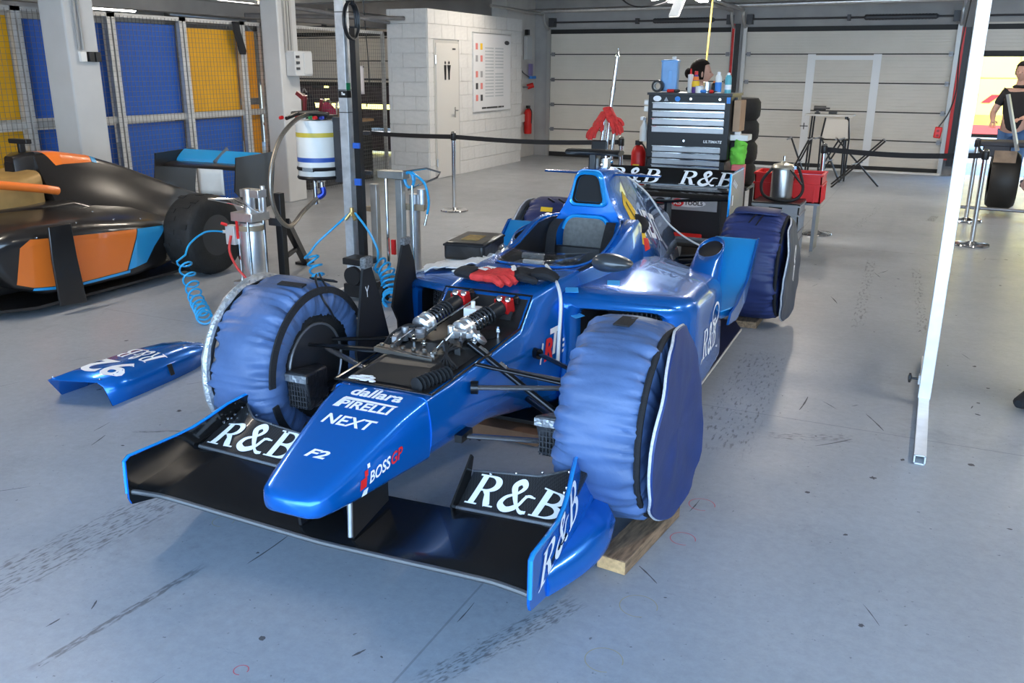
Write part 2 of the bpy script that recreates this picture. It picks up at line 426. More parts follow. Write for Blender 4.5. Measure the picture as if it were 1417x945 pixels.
XL, XR, YF, YB, ZC = -17.0, 8.0, -2.2, 16.75, 3.35
b = B(); b.box(((XL+XR)/2, (YF+YB)/2+.1, -.1), (XR-XL, YB-YF+.2, .2)); fl_o = struct('floor', b, floor_material())
for (x, y, r, cm) in ((-.66, 3.24, .05, 'r'), (-.66, 2.94, .045, 'r'), (-.68, 2.45, .06, 'y'), (-.69, 2.14, .055, 'y'), (-1.63, 1.64, .02, 'r'), (-2.3, 2.3, .04, 'y')):
    b = B(); n = 28 if r > .03 else 20
    b.loft([[V((x+q*math.cos(a), y+q*math.sin(a), .0006)) for a in [5.2*k/n for k in range(n+1)]] for q in (r, r+.003)], False, False, closed=False)
    obj('crayon_ring', b, mat('red_crayon', (.55, .10, .12), .7) if cm == 'r' else mat('ochre_crayon', (.36, .32, .20), .7), fl_o, smooth=0)
rs = random.Random(4); b = B()
for k in range(260):
    x, y = rs.uniform(-4.6, 1.2), 1.2+8.5*rs.random()**1.6; l = rs.choice((.012, .02, .03, .05, .12, .22)); w = rs.uniform(.0015, .005) if l > .04 else l*rs.uniform(.2, .6); a = rs.gauss(1.45, .5) if l > .04 else rs.uniform(0, PI); n = 7
    c_, s_ = math.cos(a), math.sin(a); up = []; lo_ = []
    for i in range(n):
        u = (i/(n-1)-.5)*l; q = w*(.3+.7*math.sin(PI*i/(n-1)))*rs.uniform(.5, 1.2); bend = .06*u*u/l
        up.append(V((x+u*c_-(q+bend)*s_, y+u*s_+(q+bend)*c_, .0005))); lo_.append(V((x+u*c_-(bend-q)*s_, y+u*s_+(bend-q)*c_, .0005)))
    b.add(up+lo_, [(i, i+1, n+i+1, n+i) for i in range(n-1)])
sm = obj('scuff_marks', b, mat('scuff_grey', (.085, .085, .09), .8), fl_o, smooth=0); sm['kind'] = 'stuff'
b = B(); b.box(((XL+XR)/2, (YF+YB)/2, ZC+.1), (XR-XL, YB-YF, .2)); struct('ceiling', b, mat('ceiling_paint', (.27, .26, .25), .8, var=.04))
b = B(); b.box((XR+.1, (YF+YB)/2, ZC/2), (.2, YB-YF, ZC)); struct('wall_right', b, mat('wall_paint', (.60, .58, .55), .7, var=.04))
b = B(); b.box((XL-.1, (YF+YB)/2, ZC/2), (.2, YB-YF, ZC)); struct('wall_left', b, MATS['wall_paint'])
b = B(); b.box(((XL-4.6)/2, YF+.1, ZC/2), (-4.6-XL, .2, ZC)); struct('wall_front_added', b, MATS['wall_paint'])  # unseen wall, added to keep daylight off the orange car and left bay
# back wall with four gate openings
b = B()
gates = [(-14.2, -10.4), (-7.0, -3.5), (-3.25, .12), (.38, 4.0)]
xs = [XL]+[q for g in gates for q in g]+[XR]
for i in range(0, len(xs), 2): b.box(((xs[i]+xs[i+1])/2, YB+.12, ZC/2), (xs[i+1]-xs[i], .24, ZC))
for g in gates: b.box(((g[0]+g[1])/2, YB+.12, (2.34+ZC)/2), (g[1]-g[0], .24, ZC-2.34))
struct('wall_back', b, CONC)
b = B(); b.box((-2, 24, -.12), (60, 14, .2)); struct('ground_outside', b, mat('asphalt', (.30, .28, .26), .9, var=.1, vscale=6))
b = B(); b.box((-2, -9.2, -.12), (60, 14, .2)); struct('pit_lane', b, mat('pit_lane_concrete', (.42, .41, .39), .9, var=.08, vscale=4))

# ---- sectional gates: every section a panel of its own
def section_mesh(w, h):
    b = B(); n = 9
    prof = [(0.012, .002), (0, .004)]
    for k in range(n):
        z0 = h*(k/n); z1 = h*((k+1)/n); prof += [(-.02, z0+.006), (-.02, z1-.006), (-.0175, z1-.003), (-.0175, z1+.003)]
    prof = prof[:-2]+[(-.0, h-.006), (.012, h-.004), (.012, h+.008), (.03, h+.008), (.03, .0), (.012, .0)]
    b.loft([[V((-w/2, p[0], p[1])) for p in prof], [V((w/2, p[0], p[1])) for p in prof]])
    return b.mesh('door_panel', DOORM, 25)
ZS = [.05, .53, 1.0, 1.47, 1.94, 2.36]
def gate(name, x0, x1, lift=0.):
    w = x1-x0; root = B(); root.box(((x0+x1)/2, YB-.005, .045+lift), (w, .06, .09)); r = struct(name, root, SEALB)
    b = B(); b.box(((x0+x1)/2, YB-.01, 2.355), (w+.1, .06, .08)); obj('lintel_seal', b, SEALB, r)
    me = {}
    for i in range(5):
        z = ZS[i]+lift; h = ZS[i+1]-ZS[i]
        if z > 2.36: continue
        k = round(h, 2)
        if k not in me: me[k] = section_mesh(w, h)
        o = bpy.data.objects.new('door_panel', me[k]); COL.objects.link(o); o.parent = r; o.location = ((x0+x1)/2, YB, z)
        if z+h < 2.34:
            jb = B(); jb.box(((x0+x1)/2, YB-.021, z+h), (w, .008, .020)); obj('joint_shade', jb, mat('joint_shade_dark', (.05, .047, .042), .7), r)  # dark strip painted in for the shade of the recessed joint
        for s in (-1, 1):
            if z+h < 2.3:
                hb = B(); hb.box(((x0+x1)/2+s*(w/2-.06), YB-.045, z+h), (.06, .05, .07)); hb.cyl(((x0+x1)/2+s*(w/2-.1), YB-.06, z+h), ((x0+x1)/2+s*(w/2), YB-.06, z+h), .013, n=8)
                obj('hinge', hb, GREY, r)
    for s in (-1, 1):
        xx = (x0+x1)/2+s*(w/2+.025); b = B()
        b.box((xx, YB-.05, 1.2), (.05, .10, 2.4)); b.box((xx-s*.03, YB-.09, 1.2), (.02, .02, 2.4)); obj('guide_rail', b, WIRE, r)
        b = B(); arc = [(xx, YB-.06, 2.38)]+[(xx, YB-.06-.30*math.sin(a*PI/12), 2.40+.26*(1-math.cos(a*PI/12))) for a in range(1, 7)]+[(xx, YB-2.6, 2.68)]
        b.tube(arc, .028, 6); obj('overhead_track', b, WIRE, r)
    b = B(); b.cyl((x0, YB-.12, 2.52), (x1, YB-.12, 2.52), .016, n=8); b.box(((x0+x1)/2, YB-.1, 2.52), (.05, .12, .1)); b.box((x0+.05, YB-.08, 2.52), (.1, .16, .16)); b.box((x1-.05, YB-.08, 2.52), (.1, .16, .16)); obj('torsion_shaft', b, DGREY, r)
    b = B(); b.lathe([(.016, 0)]+[(.042+.006*(i % 2), .02+i*.025) for i in range(44)]+[(.016, 1.14)], (x1-1.45, YB-.12, 2.52), (1, 0, 0), 10); obj('torsion_spring', b, DGREY, r)
    return r
g1 = gate('door_2', *gates[1]); g2 = gate('door_3', *gates[2]); g3 = gate('door_4', *gates[3], lift=1.9); g4 = gate('door_5', *gates[0], lift=1.28)
# white strips that outline a walk-through leaf on the right gate
for (cx, cz, w, h) in ((-2.11, .98, .13, 1.92), (-1.05, .98, .13, 1.92), (-1.58, 1.88, .93, .07)):
    b = B(); b.box((cx, YB-.026, cz), (w, .012, h)); obj('outline_strip', b, mat('white_strip', (.80, .80, .79), .4), g2)
# pipes, beam and red edge strips at the back wall
for i, (x, z) in enumerate(((-3.42, 1.35), (.26, 1.25))):
    b = B(); b.box((x, YB-.04, z), (.09, .09, 2.2)); obj('dark_post', b, BLK, g1 if i == 0 else g2)
    b = B(); b.box((x-.06, YB-.07, z+.05), (.05, .06, 2.1)); obj('safety_strip', b, REDP, g1 if i == 0 else g2)
b = B(); b.cyl((-8, YB-.5, 2.70), (.6, YB-.5, 2.76), .035, n=10); struct('trim_1', b, ALU)
b = B(); b.box((-8, 13.9, 3.05), (18, .35, .55)); struct('trim_2', b, CONC)
b = B(); b.box((-1.6, YB-.12, .012), (3.5, .12, .03)); struct('trim_3', b, mat('white_sill', (.82, .82, .8), .5))

# ---- restroom block of painted blocks
RX, RY0, RY1, RZ = -7.05, 12.06, 15.45, 2.52
b = B(); b.box((RX-.36, (RY0+RY1)/2+.02, RZ/2), (.70, RY1-RY0-.04, RZ)); blk = struct('wall_restroom', b, mat('mortar_paint', (.62, .61, .59), .8))
BH, BL = RZ/12, .42
brick_me = None
bb = B(); bb.box((0, 0, 0), (1, 1, 1)); brick_me = bb.mesh('brick', WALLW, 0)
def brick(c, d):
    o = bpy.data.objects.new('brick', brick_me); COL.objects.link(o); o.parent = blk; o.location = c; o.scale = d
for r in range(12):
    z = BH*(r+.5); y = RY0-(BL/2 if r % 2 else 0)
    while y < RY1:
        a, c = max(y, RY0), min(y+BL, RY1)
        if z < 2.10:                                    # leave the door opening free
            if a >= 12.22 and c <= 13.03: a = c
            elif a < 12.22 < c: c = 12.22
            elif a < 13.03 < c: a = 13.03
        if c-a > .03: brick((RX, (a+c)/2, z), (.026, c-a-.005, BH-.005))
        y += BL
    x = RX-(BL/2 if r % 2 else 0)+.0
    x = RX
    k = 0
    while x > -7.7:
        l = min(BL/2 if (r % 2 and k == 0) else BL, x+7.745)
        if l < .04: break
        brick((x-l/2, RY0, z), (l-.005, .026, BH-.005)); x -= l; k += 1
# restroom door
b = B(); b.box((RX+.0, 12.625, 1.04), (.03, .80, 2.08)); d1 = struct('door_1', b, mat('door_frame_paint', (.52, .51, .48), .5))
b = B(); b.box((RX+.02, 12.625, 1.025), (.02, .71, 2.03)); obj('door_leaf', b, mat('door_paint', (.66, .64, .60), .45), d1, bevel=.004)
b = B(); b.box((RX+.033, 12.84, 1.0), (.008, .04, .16)); b.cyl((RX+.03, 12.84, 1.03), (RX+.08, 12.84, 1.03), .01, n=8); b.cyl((RX+.08, 12.85, 1.03), (RX+.08, 12.74, 1.03), .01, n=8); obj('door_handle', b, STEEL, d1)
for z in (.25, 1.8):
    b = B(); b.cyl((RX+.03, 12.26, z-.06), (RX+.03, 12.26, z+.06), .012, n=8); obj('hinge', b, STEEL, d1)
for yy, w in ((12.54, .0), (12.66, .02)):
    b = B(); b.sphere((RX+.035, yy, 1.755), (.004, .022, .025), 8, 6); b.prism([(RX+.033, yy-.035-w, 1.72), (RX+.033, yy+.035+w, 1.72), (RX+.033, yy+.028, 1.62), (RX+.033, yy+.02, 1.5), (RX+.033, yy-.02, 1.5), (RX+.033, yy-.028, 1.62)], (.003, 0, 0)); obj('restroom_figure', b, BLK, d1)
b = B(); b.box((RX+.033, 12.83, 1.96), (.004, .10, .025)); obj('door_number', b, DGREY, d1)
# niche wall between block and gate
b = B(); b.box((-7.5, 16.1, ZC/2), (.3, 1.3, ZC)); struct('wall_niche', b, MATS['wall_paint'])

# ---- pillars
def pillar(name, x0, x1, y0, y1):
    b = B(); b.box(((x0+x1)/2, (y0+y1)/2, ZC/2), (x1-x0, y1-y0, ZC)); return struct(name, b, PILL, bevel=.015)
p1 = pillar('pillar_near', -7.62, -7.30, 5.99, 6.33); p2 = pillar('pillar_far', -7.72, -7.45, 9.16, 9.52)
b = B()
for dy in (0, .05): b.cyl((-7.285, 6.10+dy, 1.82), (-7.285, 6.10+dy, ZC), .012, n=8)
obj('conduit', b, WIRE, p1)
for dy in (0, .05, .1):
    b = B(); b.box((-7.43, 9.26+dy, 2.6), (.03, .035, 1.5)); obj('conduit', b, WIRE, p2)
t = thing('power_outlet', 'small black and white power outlets on the near pillar', 'outlet', (-7.285, 6.2, 1.76))
b = B(); b.box((0, -.07, 0), (.03, .07, .09)); obj('cover', b, WHTP, t, bevel=.004)
for k in range(2):
    b = B(); b.box((.01, k*.075+.01, 0), (.04, .06, .09)); obj('socket', b, BLK, t, bevel=.004)
t = thing('switch_box', 'pale grey electrical switch box on the far pillar', 'electrical box', (-7.42, 9.4, 1.72))
b = B(); b.box((.05, .02, 0), (.14, .34, .30)); obj('housing', b, mat('pale_grey_plastic', (.56, .57, .57), .5), t, bevel=.008)
b = B(); b.box((.125, .10, 0), (.015, .16, .26)); obj('lid', b, MATS['pale_grey_plastic'], t, bevel=.004)
for k in range(3):
    b = B(); b.box((.125, -.10, .08-k*.07), (.012, .06, .03)); obj('breaker', b, DGREY, t)

# ---- wire-mesh partitions along the left
CX = -7.8
def mesh_part(y0, y1, label, rail=True):
    t = thing('mesh_partition', label, 'mesh fence', (CX, (y0+y1)/2, 0)); w = y1-y0
    for s in (-1, 1):
        b = B(); b.box((0, s*(w/2-.02), 1.1), (.05, .04, 2.2)); obj('post', b, POST, t)
    b = B(); b.box((0, 0, 2.18), (.05, w, .04)); obj('top_rail', b, POST, t)
    if rail:
        b = B(); b.box((-.02, 0, 1.135), (.03, w, .07)); obj('middle_rail', b, POST, t)
    b = B(); q = .0014
    n = int(w/.05)
    for i in range(1, n): b.box((.03, -w/2+i*w/n, 1.1), (q*2, q*2, 2.16))
    for i in range(1, 42): b.box((.034, 0, .03+i*.0515), (q*2, w, q*2))
    o = obj('wire_mesh', b, MESHW, t, smooth=0); o['kind'] = 'stuff'
    return t
mesh_part(4.4, 5.86, 'wire mesh fence panel at the left edge over yellow boards')
mesh_part(5.88, 6.62, 'narrow wire mesh fence panel partly behind the near pillar')
mesh_part(6.64, 6.93, 'very narrow wire mesh panel just right of near pillar')
mesh_part(6.95, 7.91, 'wire mesh fence panel in front of the large blue boards')
mesh_part(7.93, 8.87, 'wire mesh fence panel with yellow board above blue board')
mesh_part(8.89, 9.25, 'narrow wire mesh panel beside the far pillar')
mesh_part(9.55, 11.2, 'wire mesh fence panel in front of the dark workbench corner', False)
mesh_part(11.22, 12.02, 'wire mesh fence panel touching the white block wall', False)
BB = mat('blue_board', rgb(24, 84, 172), .45, var=.06, vscale=4); YB_ = mat('yellow_board', rgb(214, 158, 18), .5, var=.06, vscale=4); YB2 = mat('amber_board', rgb(206, 138, 22), .5, var=.06)
def board(y0, y1, z0, z1, m, label):
    b = B(); b.box((CX-.09, (y0+y1)/2, (z0+z1)/2), (.03, y1-y0, z1-z0)); tag(obj('coloured_board', b, m, bevel=.003), label, 'board', 'coloured boards behind the wire mesh')
board(4.4, 5.84, 1.19, 2.12, YB_, 'yellow board behind mesh at the upper left edge'); board(4.4, 5.84, .1, 1.08, YB_, 'yellow board behind mesh at the left edge, lower row')
board(5.9, 6.6, 1.19, 2.10, BB, 'upper blue board just left of near pillar'); board(5.9, 6.6, .1, 1.08, BB, 'lower blue board just left of near pillar')
board(6.66, 6.91, 1.17, 2.10, BB, 'narrow upper blue board right beside near pillar'); board(6.66, 6.91, .1, 1.08, BB, 'narrow lower blue board right beside near pillar')
board(6.97, 7.89, 1.17, 2.12, BB, 'large upper blue board between near pillar and yellow board'); board(6.97, 7.89, .1, 1.08, BB, 'large lower blue board behind the black car tail')
board(7.95, 8.85, 1.17, 2.10, YB_, 'upper yellow board behind the hanging black sock'); board(7.95, 8.85, .1, 1.08, BB, 'lower blue board under the upper yellow board')
board(8.9, 9.2, 1.30, 2.10, YB2, 'narrow upper amber board beside the far pillar'); board(8.9, 9.2, .1, 1.22, YB2, 'narrow lower amber board beside the far pillar')
# ceiling tubes and beam in the neighbouring bay
for i, y in enumerate((9.4, 11.9)):
    t = thing('tube_lamp', ('fluorescent tube lamp above the blue boards', 'fluorescent tube lamp above the yellow board')[i], 'lamp', (-10.5, y, 2.44+.2*i), 0, 'tube lamps in the next bay')
    b = B(); b.box((0, 0, .06), (.12, .9, .05)); obj('housing', b, WHTP, t)
    b = B(); b.cyl((0, -.4, 0), (0, .4, 0), .035, n=10); obj('tube', b, mat('lamp_glow', (1, .97, .9), .5, emit=14), t)
    for yy in (-.3, .3):
        b = B(); b.cyl((0, yy, .08), (0, yy, ZC-2.44-.2*i), .008, n=6); obj('hanger', b, GREY, t)
b = B(); b.box((-9.4, 9.5, 2.46), (.12, 14, .16)); b.box((-9.4, 9.5, 2.55), (.22, 14, .02)); b.box((-9.4, 9.5, 2.37), (.22, 14, .02)); struct('trim_4', b, CONC)
for y in (3.0, 9.5, 16.0):
    pass
b = B(); b.cyl((-8.6, 9.9, 2.34), (-7.4, 12.0, 2.38), .03, n=8); b.cyl((-7.7, 9.5, 2.42), (-7.7, 12.2, 2.32), .025, n=8); struct('trim_5', b, GREY)
# ================================================================ BLUE RACE CAR (x to the photo's right, y towards the tail)
CARX, CARY, CARA = -1.7017, 2.9884, math.radians(.69)
car = thing('race_car', 'metallic blue open-wheel race car on its stands, nose towards the viewer', 'race car', (CARX, CARY, 0), CARA)
def hring(y, half, r, k=4, skew=None):
    """half profile from top centre to bottom centre (x,z) -> closed ring in the plane y"""
    pts = [V(p) for p in half]; out = [pts[0]]
    for i in range(1, len(pts)-1):
        p = pts[i]; a = pts[i-1]-p; c = pts[i+1]-p; rr = r[i-1] if isinstance(r, (list, tuple)) else r
        t1 = min(rr, a.length*.48); t2 = min(rr, c.length*.48)
        A = p+a.normalized()*t1; C = p+c.normalized()*t2
        for j in range(k+1):
            u = j/k; out.append(A*(1-u)**2+p*2*u*(1-u)+C*u*u)
    out.append(pts[-1])
    full = [V((p.x, y, p.y)) for p in out]+[V((-p.x, y, p.y)) for p in out[-2:0:-1]]
    return full
# ---- nose
ns = [(-1.035, .045, .385, .05, .345), (-1.025, .085, .398, .085, .334), (-1.00, .108, .410, .105, .326), (-.95, .122, .427, .118, .322), (-.85, .140, .461, .140, .322), (-.72, .158, .503, .160, .324), (-.60, .175, .540, .180, .326), (-.475, .192, .566, .198, .326)]
b = B(); b.loft([hring(y, [(0, zt), (wt, zt), (wt*1.06+.004, (zt+zb)/2), (wb, zb), (0, zb)], [.035, .05, .03], 4) for y, wt, zt, wb, zb in ns])
nose_bvh = b.bvh(); nose = obj('nose', b, BLUE, car, smooth=50)
# ---- monocoque up to the cockpit
ms = [(-.475, .192, .566, .215, .45, .198, .326), (-.30, .198, .572, .228, .45, .20, .318), (0, .206, .590, .245, .45, .205, .30), (.29, .213, .612, .262, .46, .22, .235), (.30, .213, .616, .262, .46, .22, .233), (.415, .213, .722, .268, .48, .23, .21), (.43, .214, .730, .27, .48, .23, .205), (.60, .236, .748, .292, .50, .25, .17), (.84, .262, .762, .318, .52, .27, .13)]
b = B(); b.loft([hring(y, [(0, zt), (wt, zt), (wm, zm), (wb, zb), (0, zb)], [.022, .08, .06], 4) for y, wt, zt, wm, zm, wb, zb in ms])
mono_bvh = b.bvh(); mono = obj('monocoque', b, BLUE, car, smooth=40)
# open damper bay: carbon lining inset in the top of the monocoque
def topz(y):
    for (a, c) in zip(ms, ms[1:]):
        if a[0] <= y <= c[0]: return a[2]+(c[2]-a[2])*(y-a[0])/(c[0]-a[0]), a[1]+(c[1]-a[1])*(y-a[0])/(c[0]-a[0])
    return (.566, .192)
b = B(); ys = [-.455, -.30, -.1, .1, .285, .30, .36, .408]; rg = []
for y in ys:
    z, w = topz(y); w -= .016
    rg.append([V((x*w, y, z+.004)) for x in (-1, -.5, 0, .5, 1)])
b.loft(rg, False, False, closed=False); bay = obj('damper_bay', b, CARBM, car)
b = B(); b.tube([(.205, -.46, .576), (.212, 0, .598), (.214, .29, .622), (.212, .42, .735), (-.212, .42, .735), (-.214, .29, .622), (-.212, 0, .598), (-.205, -.46, .576)], .005, 6, closed=True); obj('bay_rim', b, CARB, bay)
b = B(); b.prism(rpoly([(.05, .10), (.155, .13), (.165, .24), (.07, .27)], .03), (0, 0, .001)); b.v = [V((p.x, p.y, p.z+.612)) for p in b.v]; obj('access_hole', b, BLKM, bay)
b = B(); b.box((.14, .31, .665), (.05, .012, .04), rx(-.7)); obj('seam_plate', b, CARBM, bay)
b = B(); b.add([(-.12, -.30, .605), (.10, -.28, .606), (.10, -.03, .62), (-.12, -.05, .62), (-.16, -.42, .577), (.16, -.42, .577), (.17, .02, .598), (-.17, .02, .598)], [(0, 1, 2, 3), (4, 5, 1, 0), (5, 6, 2, 1), (6, 7, 3, 2), (7, 4, 0, 3)]); obj('pedal_box_cover', b, CARBM, bay, smooth=0)
b = B()
for k in range(9): b.lathe([(.022, -.004), (.03, 0), (.022, .004)], (.125+.005*k, -.43+.02*k, .59), (.25, .97, .05), 12)
obj('ribbed_hose', b, BLKM, bay)
b = B()
for k in range(26): b.sphere((-.10+random.uniform(-.05, .05), -.43+random.uniform(-.02, .03), .584), (.014, .010, .003), 6, 4)
obj('worn_white_mark', b, WHT, bay)
# ---- dampers
def damper(parent, p0, p1):
    p0 = V(p0); p1 = V(p1); d = (p1-p0); L_ = d.length; d.normalize()
    t = bpy.data.objects.new('damper', B().lathe([(.009, 0), (.009, L_)], p0, d, 10).mesh('damper_rod', STEEL)); COL.objects.link(t); t.parent = parent
    b = B(); b.lathe([(.014, .0), (.036, .005), (.044, .012), (.044, .028), (.037, .032), (.037, .045), (.044, .05), (.044, .066), (.024, .07)], p0+d*L_*.10, d, 18); obj('spring_seat', b, ALU, t)
    pts = []; x, y = b.frame(d); n = 110
    for i in range(n):
        a = i/n*2*PI*6.5; pts.append(p0+d*(L_*.10+.07+i/n*L_*.34)+x*.035*math.cos(a)+y*.035*math.sin(a))
    b = B(); b.tube(pts, .0055, 6); obj('coil_spring', b, mat('spring_black', (.10, .10, .105), .2, .8), t)
    b = B(); b.lathe([(.026, 0), (.031, .01), (.031, L_*.24), (.024, L_*.25)], p0+d*(L_*.10+.06+L_*.33), d, 16); obj('damper_body', b, BLK, t)
    b = B(); b.box(p0+d*L_*.86, (.075, .065, .05), Matrix((x, y, d)).transposed()); b.cyl(p0+d*L_*.8, p0+d*L_*.92, .036, n=14); obj('reservoir_block', b, REDA, t, bevel=.006)
    b = B()
    for s in (-1, 1): b.lathe([(.013, 0), (.013, .02), (.006, .024)], p0+d*L_*.86+V((s*.02, -.02, .026)), V((.5, -.6, .6)), 10)
    obj('adjuster_knob', b, STEEL, t)
    b = B(); b.cyl(p0+d*L_*.92, p1+d*.03, .013, n=10); b.box(p1, (.06, .02, .02)); obj('top_mount', b, BLK, t)
    return t
damper(bay, (.02, .03, .635), (.135, .385, .715)); damper(bay, (-.135, -.01, .645), (-.075, .37, .725))
b = B(); b.box((.0, .27, .66), (.065, .06, .075)); b.cyl((0, .27, .69), (0, .27, .725), .010, n=8); obj('brake_reservoir', b, WHTP, bay, bevel=.006)
b = B(); b.cyl((.115, .075, .628), (.125, .08, .64), .042, n=24); b.cyl((.125, .08, .64), (.127, .081, .644), .016, n=12); b.box((.07, .06, .64), (.12, .05, .02), rz(.5)); b.box((.05, .03, .65), (.07, .03, .03), rz(-.3)); b.cyl((.02, .03, .62), (.02, .03, .68), .014, n=10); obj('rocker', b, ALU, bay, bevel=.002)
b = B(); b.box((-.13, -.02, .64), (.10, .05, .02), rz(-.5)); b.cyl((-.16, -.03, .61), (-.16, -.03, .67), .016, n=10); b.box((-.17, -.07, .63), (.02, .13, .05), rz(.3)); b.cyl((-.10, -.01, .63), (-.10, -.01, .665), .022, n=14); obj('rocker', b, GREY, bay, bevel=.002)
b = B(); b.bar((-.20, -.17, .620), (.075, -.19, .612), .035, .018); b.bar((-.20, -.20, .618), (.07, -.215, .608), .012, .02)
for k in range(6): b.cyl((-.18+k*.048, -.175, .625), (-.18+k*.048, -.175, .637), .010, n=8)
b.cyl((-.06, -.19, .575), (-.06, -.19, .61), .02, n=12); obj('steering_bracket', b, mat('worn_steel', (.13, .115, .10), .4, .8, var=.2), bay, bevel=.002)
b = B(); b.cyl((.055, -.185, .625), (.03, .02, .655), .006, n=8); b.cyl((.05, -.18, .62), (.045, -.14, .63), .010, n=8); obj('link_rod', b, STEEL, bay)
b = B(); b.cyl((-.14, -.16, .635), (-.13, .02, .665), .006, n=8); b.cyl((-.02, .36, .72), (-.09, .02, .645), .004, n=8); obj('link_rod', b, STEEL, bay)
b = B(); b.cyl((-.05, .34, .70), (-.12, .10, .64), .008, n=8); obj('steering_column', b, mat('blue_anodised', (.03, .06, .4), .3, .6), bay)
for (x, y) in ((-.17, -.10), (-.09, -.08), (.09, -.02), (.14, .0), (.06, -.10), (-.02, -.12), (.16, .18), (-.15, .12)):
    b = B(); b.cyl((x, y, .60), (x, y, .655), .007, n=6); b.cyl((x, y, .632), (x, y, .644), .013, n=6); obj('bolt', b, STEEL if random.random() > .4 else DGREY, bay)
b = B()
for k in range(5):
    b.tube(bez([(.04+.02*k, -.05, .61), (.06+.015*k, -.10, .66-.006*k), (.10, -.16, .63), (.10+.02*k, -.22, .60)], 6), .005, 6)
    b.tube(bez([(-.17+.02*k, .10, .63), (-.16+.01*k, .0, .67), (-.19, -.08+.01*k, .65), (-.20+.01*k, -.14, .61)], 6), .005, 6)
obj('cable_bundle', b, BLKM, bay)
b = B(); b.prism([(.03, -.02, .60), (.10, -.03, .60), (.13, -.10, .595), (.11, -.11, .594)], (0, 0, .04)); obj('bracket', b, BLK, bay)
# ---- cockpit tub
def cp(y, wo, zr, wi, zi, wm, zb):
    o = [V((wi, zr-.004)), V((wo-.02, zr)), V((wo, zr-.03)), V((wm, .52)), V((wm-.05, zb))]
    i = [V((max(wi-.02, .01), zi+.05)), V((wi-.003, zr-.03))]
    half = o+[V((0, zb))]
    ring = [V((p.x, y, p.y)) for p in half]+[V((-p.x, y, p.y)) for p in half[-2::-1]]
    inner = [V((-i[1].x, y, i[1].y)), V((-i[0].x, y, i[0].y)), V((i[0].x, y, i[0].y)), V((i[1].x, y, i[1].y))]
    return ring+inner
cs = [(.84, .270, .762, .10, .62, .318, .13), (.87, .274, .762, .17, .50, .322, .13), (.95, .282, .758, .215, .32, .33, .12), (1.08, .292, .754, .238, .28, .335, .12), (1.25, .300, .766, .245, .27, .335, .12), (1.42, .303, .81, .245, .27, .335, .12), (1.56, .303, .855, .24, .30, .335, .12), (1.70, .300, .872, .215, .40, .335, .12), (1.78, .295, .872, .16, .5, .33, .12)]
b = B(); b.loft([cp(*q) for q in cs], mi=lambda r, i, j: 1 if j in (10, 11, 12, 13, 14) else 0); obj('cockpit_tub', b, [BLUE, CARBM], car, smooth=50)
b = B(); b.tube(bez([(-.165, 1.74, .885), (-.235, 1.56, .868), (-.245, 1.3, .782), (-.235, 1.05, .762), (-.17, .88, .768), (0, .84, .772), (.17, .88, .768), (.235, 1.05, .762), (.245, 1.3, .782), (.235, 1.56, .868), (.165, 1.74, .885)], 6), .007, 6); obj('cockpit_edge', b, BLUE, car)
b = B(); rg = []
for (y, w, h, l) in ((.80, .20, .0, .0), (.84, .235, .02, .0), (.90, .25, .045, 0), (.98, .262, .045, 0)):
    rg.append([V((w*math.sin(a), y-.04*math.cos(a)*0+.22*(1-math.cos(a))*.9, .765+h)) for a in [(-1+2*k/16)*1.25 for k in range(17)]])
b.loft(rg, False, False, closed=False); obj('windscreen', b, CLEAR, car, solid=.003)
# seat, bulkhead pad, belts
b = B(); b.loft([[V((x*w, y, z)) for x in (-1, -.7, 0, .7, 1)]+[V((x*w, y+.03, z)) for x in (1, .7, 0, -.7, -1)] for (w, y, z) in ((.17, 1.30, .40), (.19, 1.45, .45), (.175, 1.58, .60), (.16, 1.62, .72))]); obj('seat', b, CARBM, car, bevel=.01)
pp = rpoly([(-.13, .56), (.13, .56), (.135, .80), (.10, .875), (-.10, .875), (-.135, .80)], [.02, .02, .05, .07, .07, .05], 4)
b = B(); b.loft([[V((p.x, 1.655+(p.y-.56)*.1, p.y)) for p in pp], [V((p.x, 1.685+(p.y-.56)*.1, p.y)) for p in pp]]); obj('headrest_pad', b, mat('grey_carbon_pad', (.12, .12, .115), .65, var=.2, vscale=40), car)
b = B(); b.tube([(p.x*1.06, 1.665+(p.y-.56)*.1, p.y+.006) for p in pp[8:-2]], .012, 8); obj('headrest_trim', b, CYAN_LIT, car)
for s in (-1, 1):
    b = B(); pts = bez([(s*.155, 1.66, .86), (s*.165, 1.58, .80), (s*.15, 1.50, .62), (s*.12, 1.40, .46)], 6)
    rg = [[p+V((-.028, 0, 0)), p+V((.028, 0, 0)), p+V((.028, .006, .004)), p+V((-.028, .006, .004))] for p in pts]; b.loft(rg); obj('seat_belt', b, BLKF, car)
b = B(); b.lathe([(.10, -.01), (.115, 0), (.10, .01)], (-.11, 1.32, .62), (.3, -1, .5), 20); obj('steering_wheel', b, BLK, car)
b = B(); b.tube(bez([(-.19, 1.02, .70), (-.1, 1.06, .735), (.06, 1.08, .73), (.17, 1.06, .69)], 6), .016, 8); obj('dash_hoop', b, BLK, car)
b = B(); b.box((-.03, 1.0, .748), (.11, .02, .03), rx(.3)); obj('dash_plate', b, WHTP, car, bevel=.003)
b = B(); b.box((0, 1.03, .69), (.36, .05, .07)); obj('dash_panel', b, BLK, car, bevel=.01)
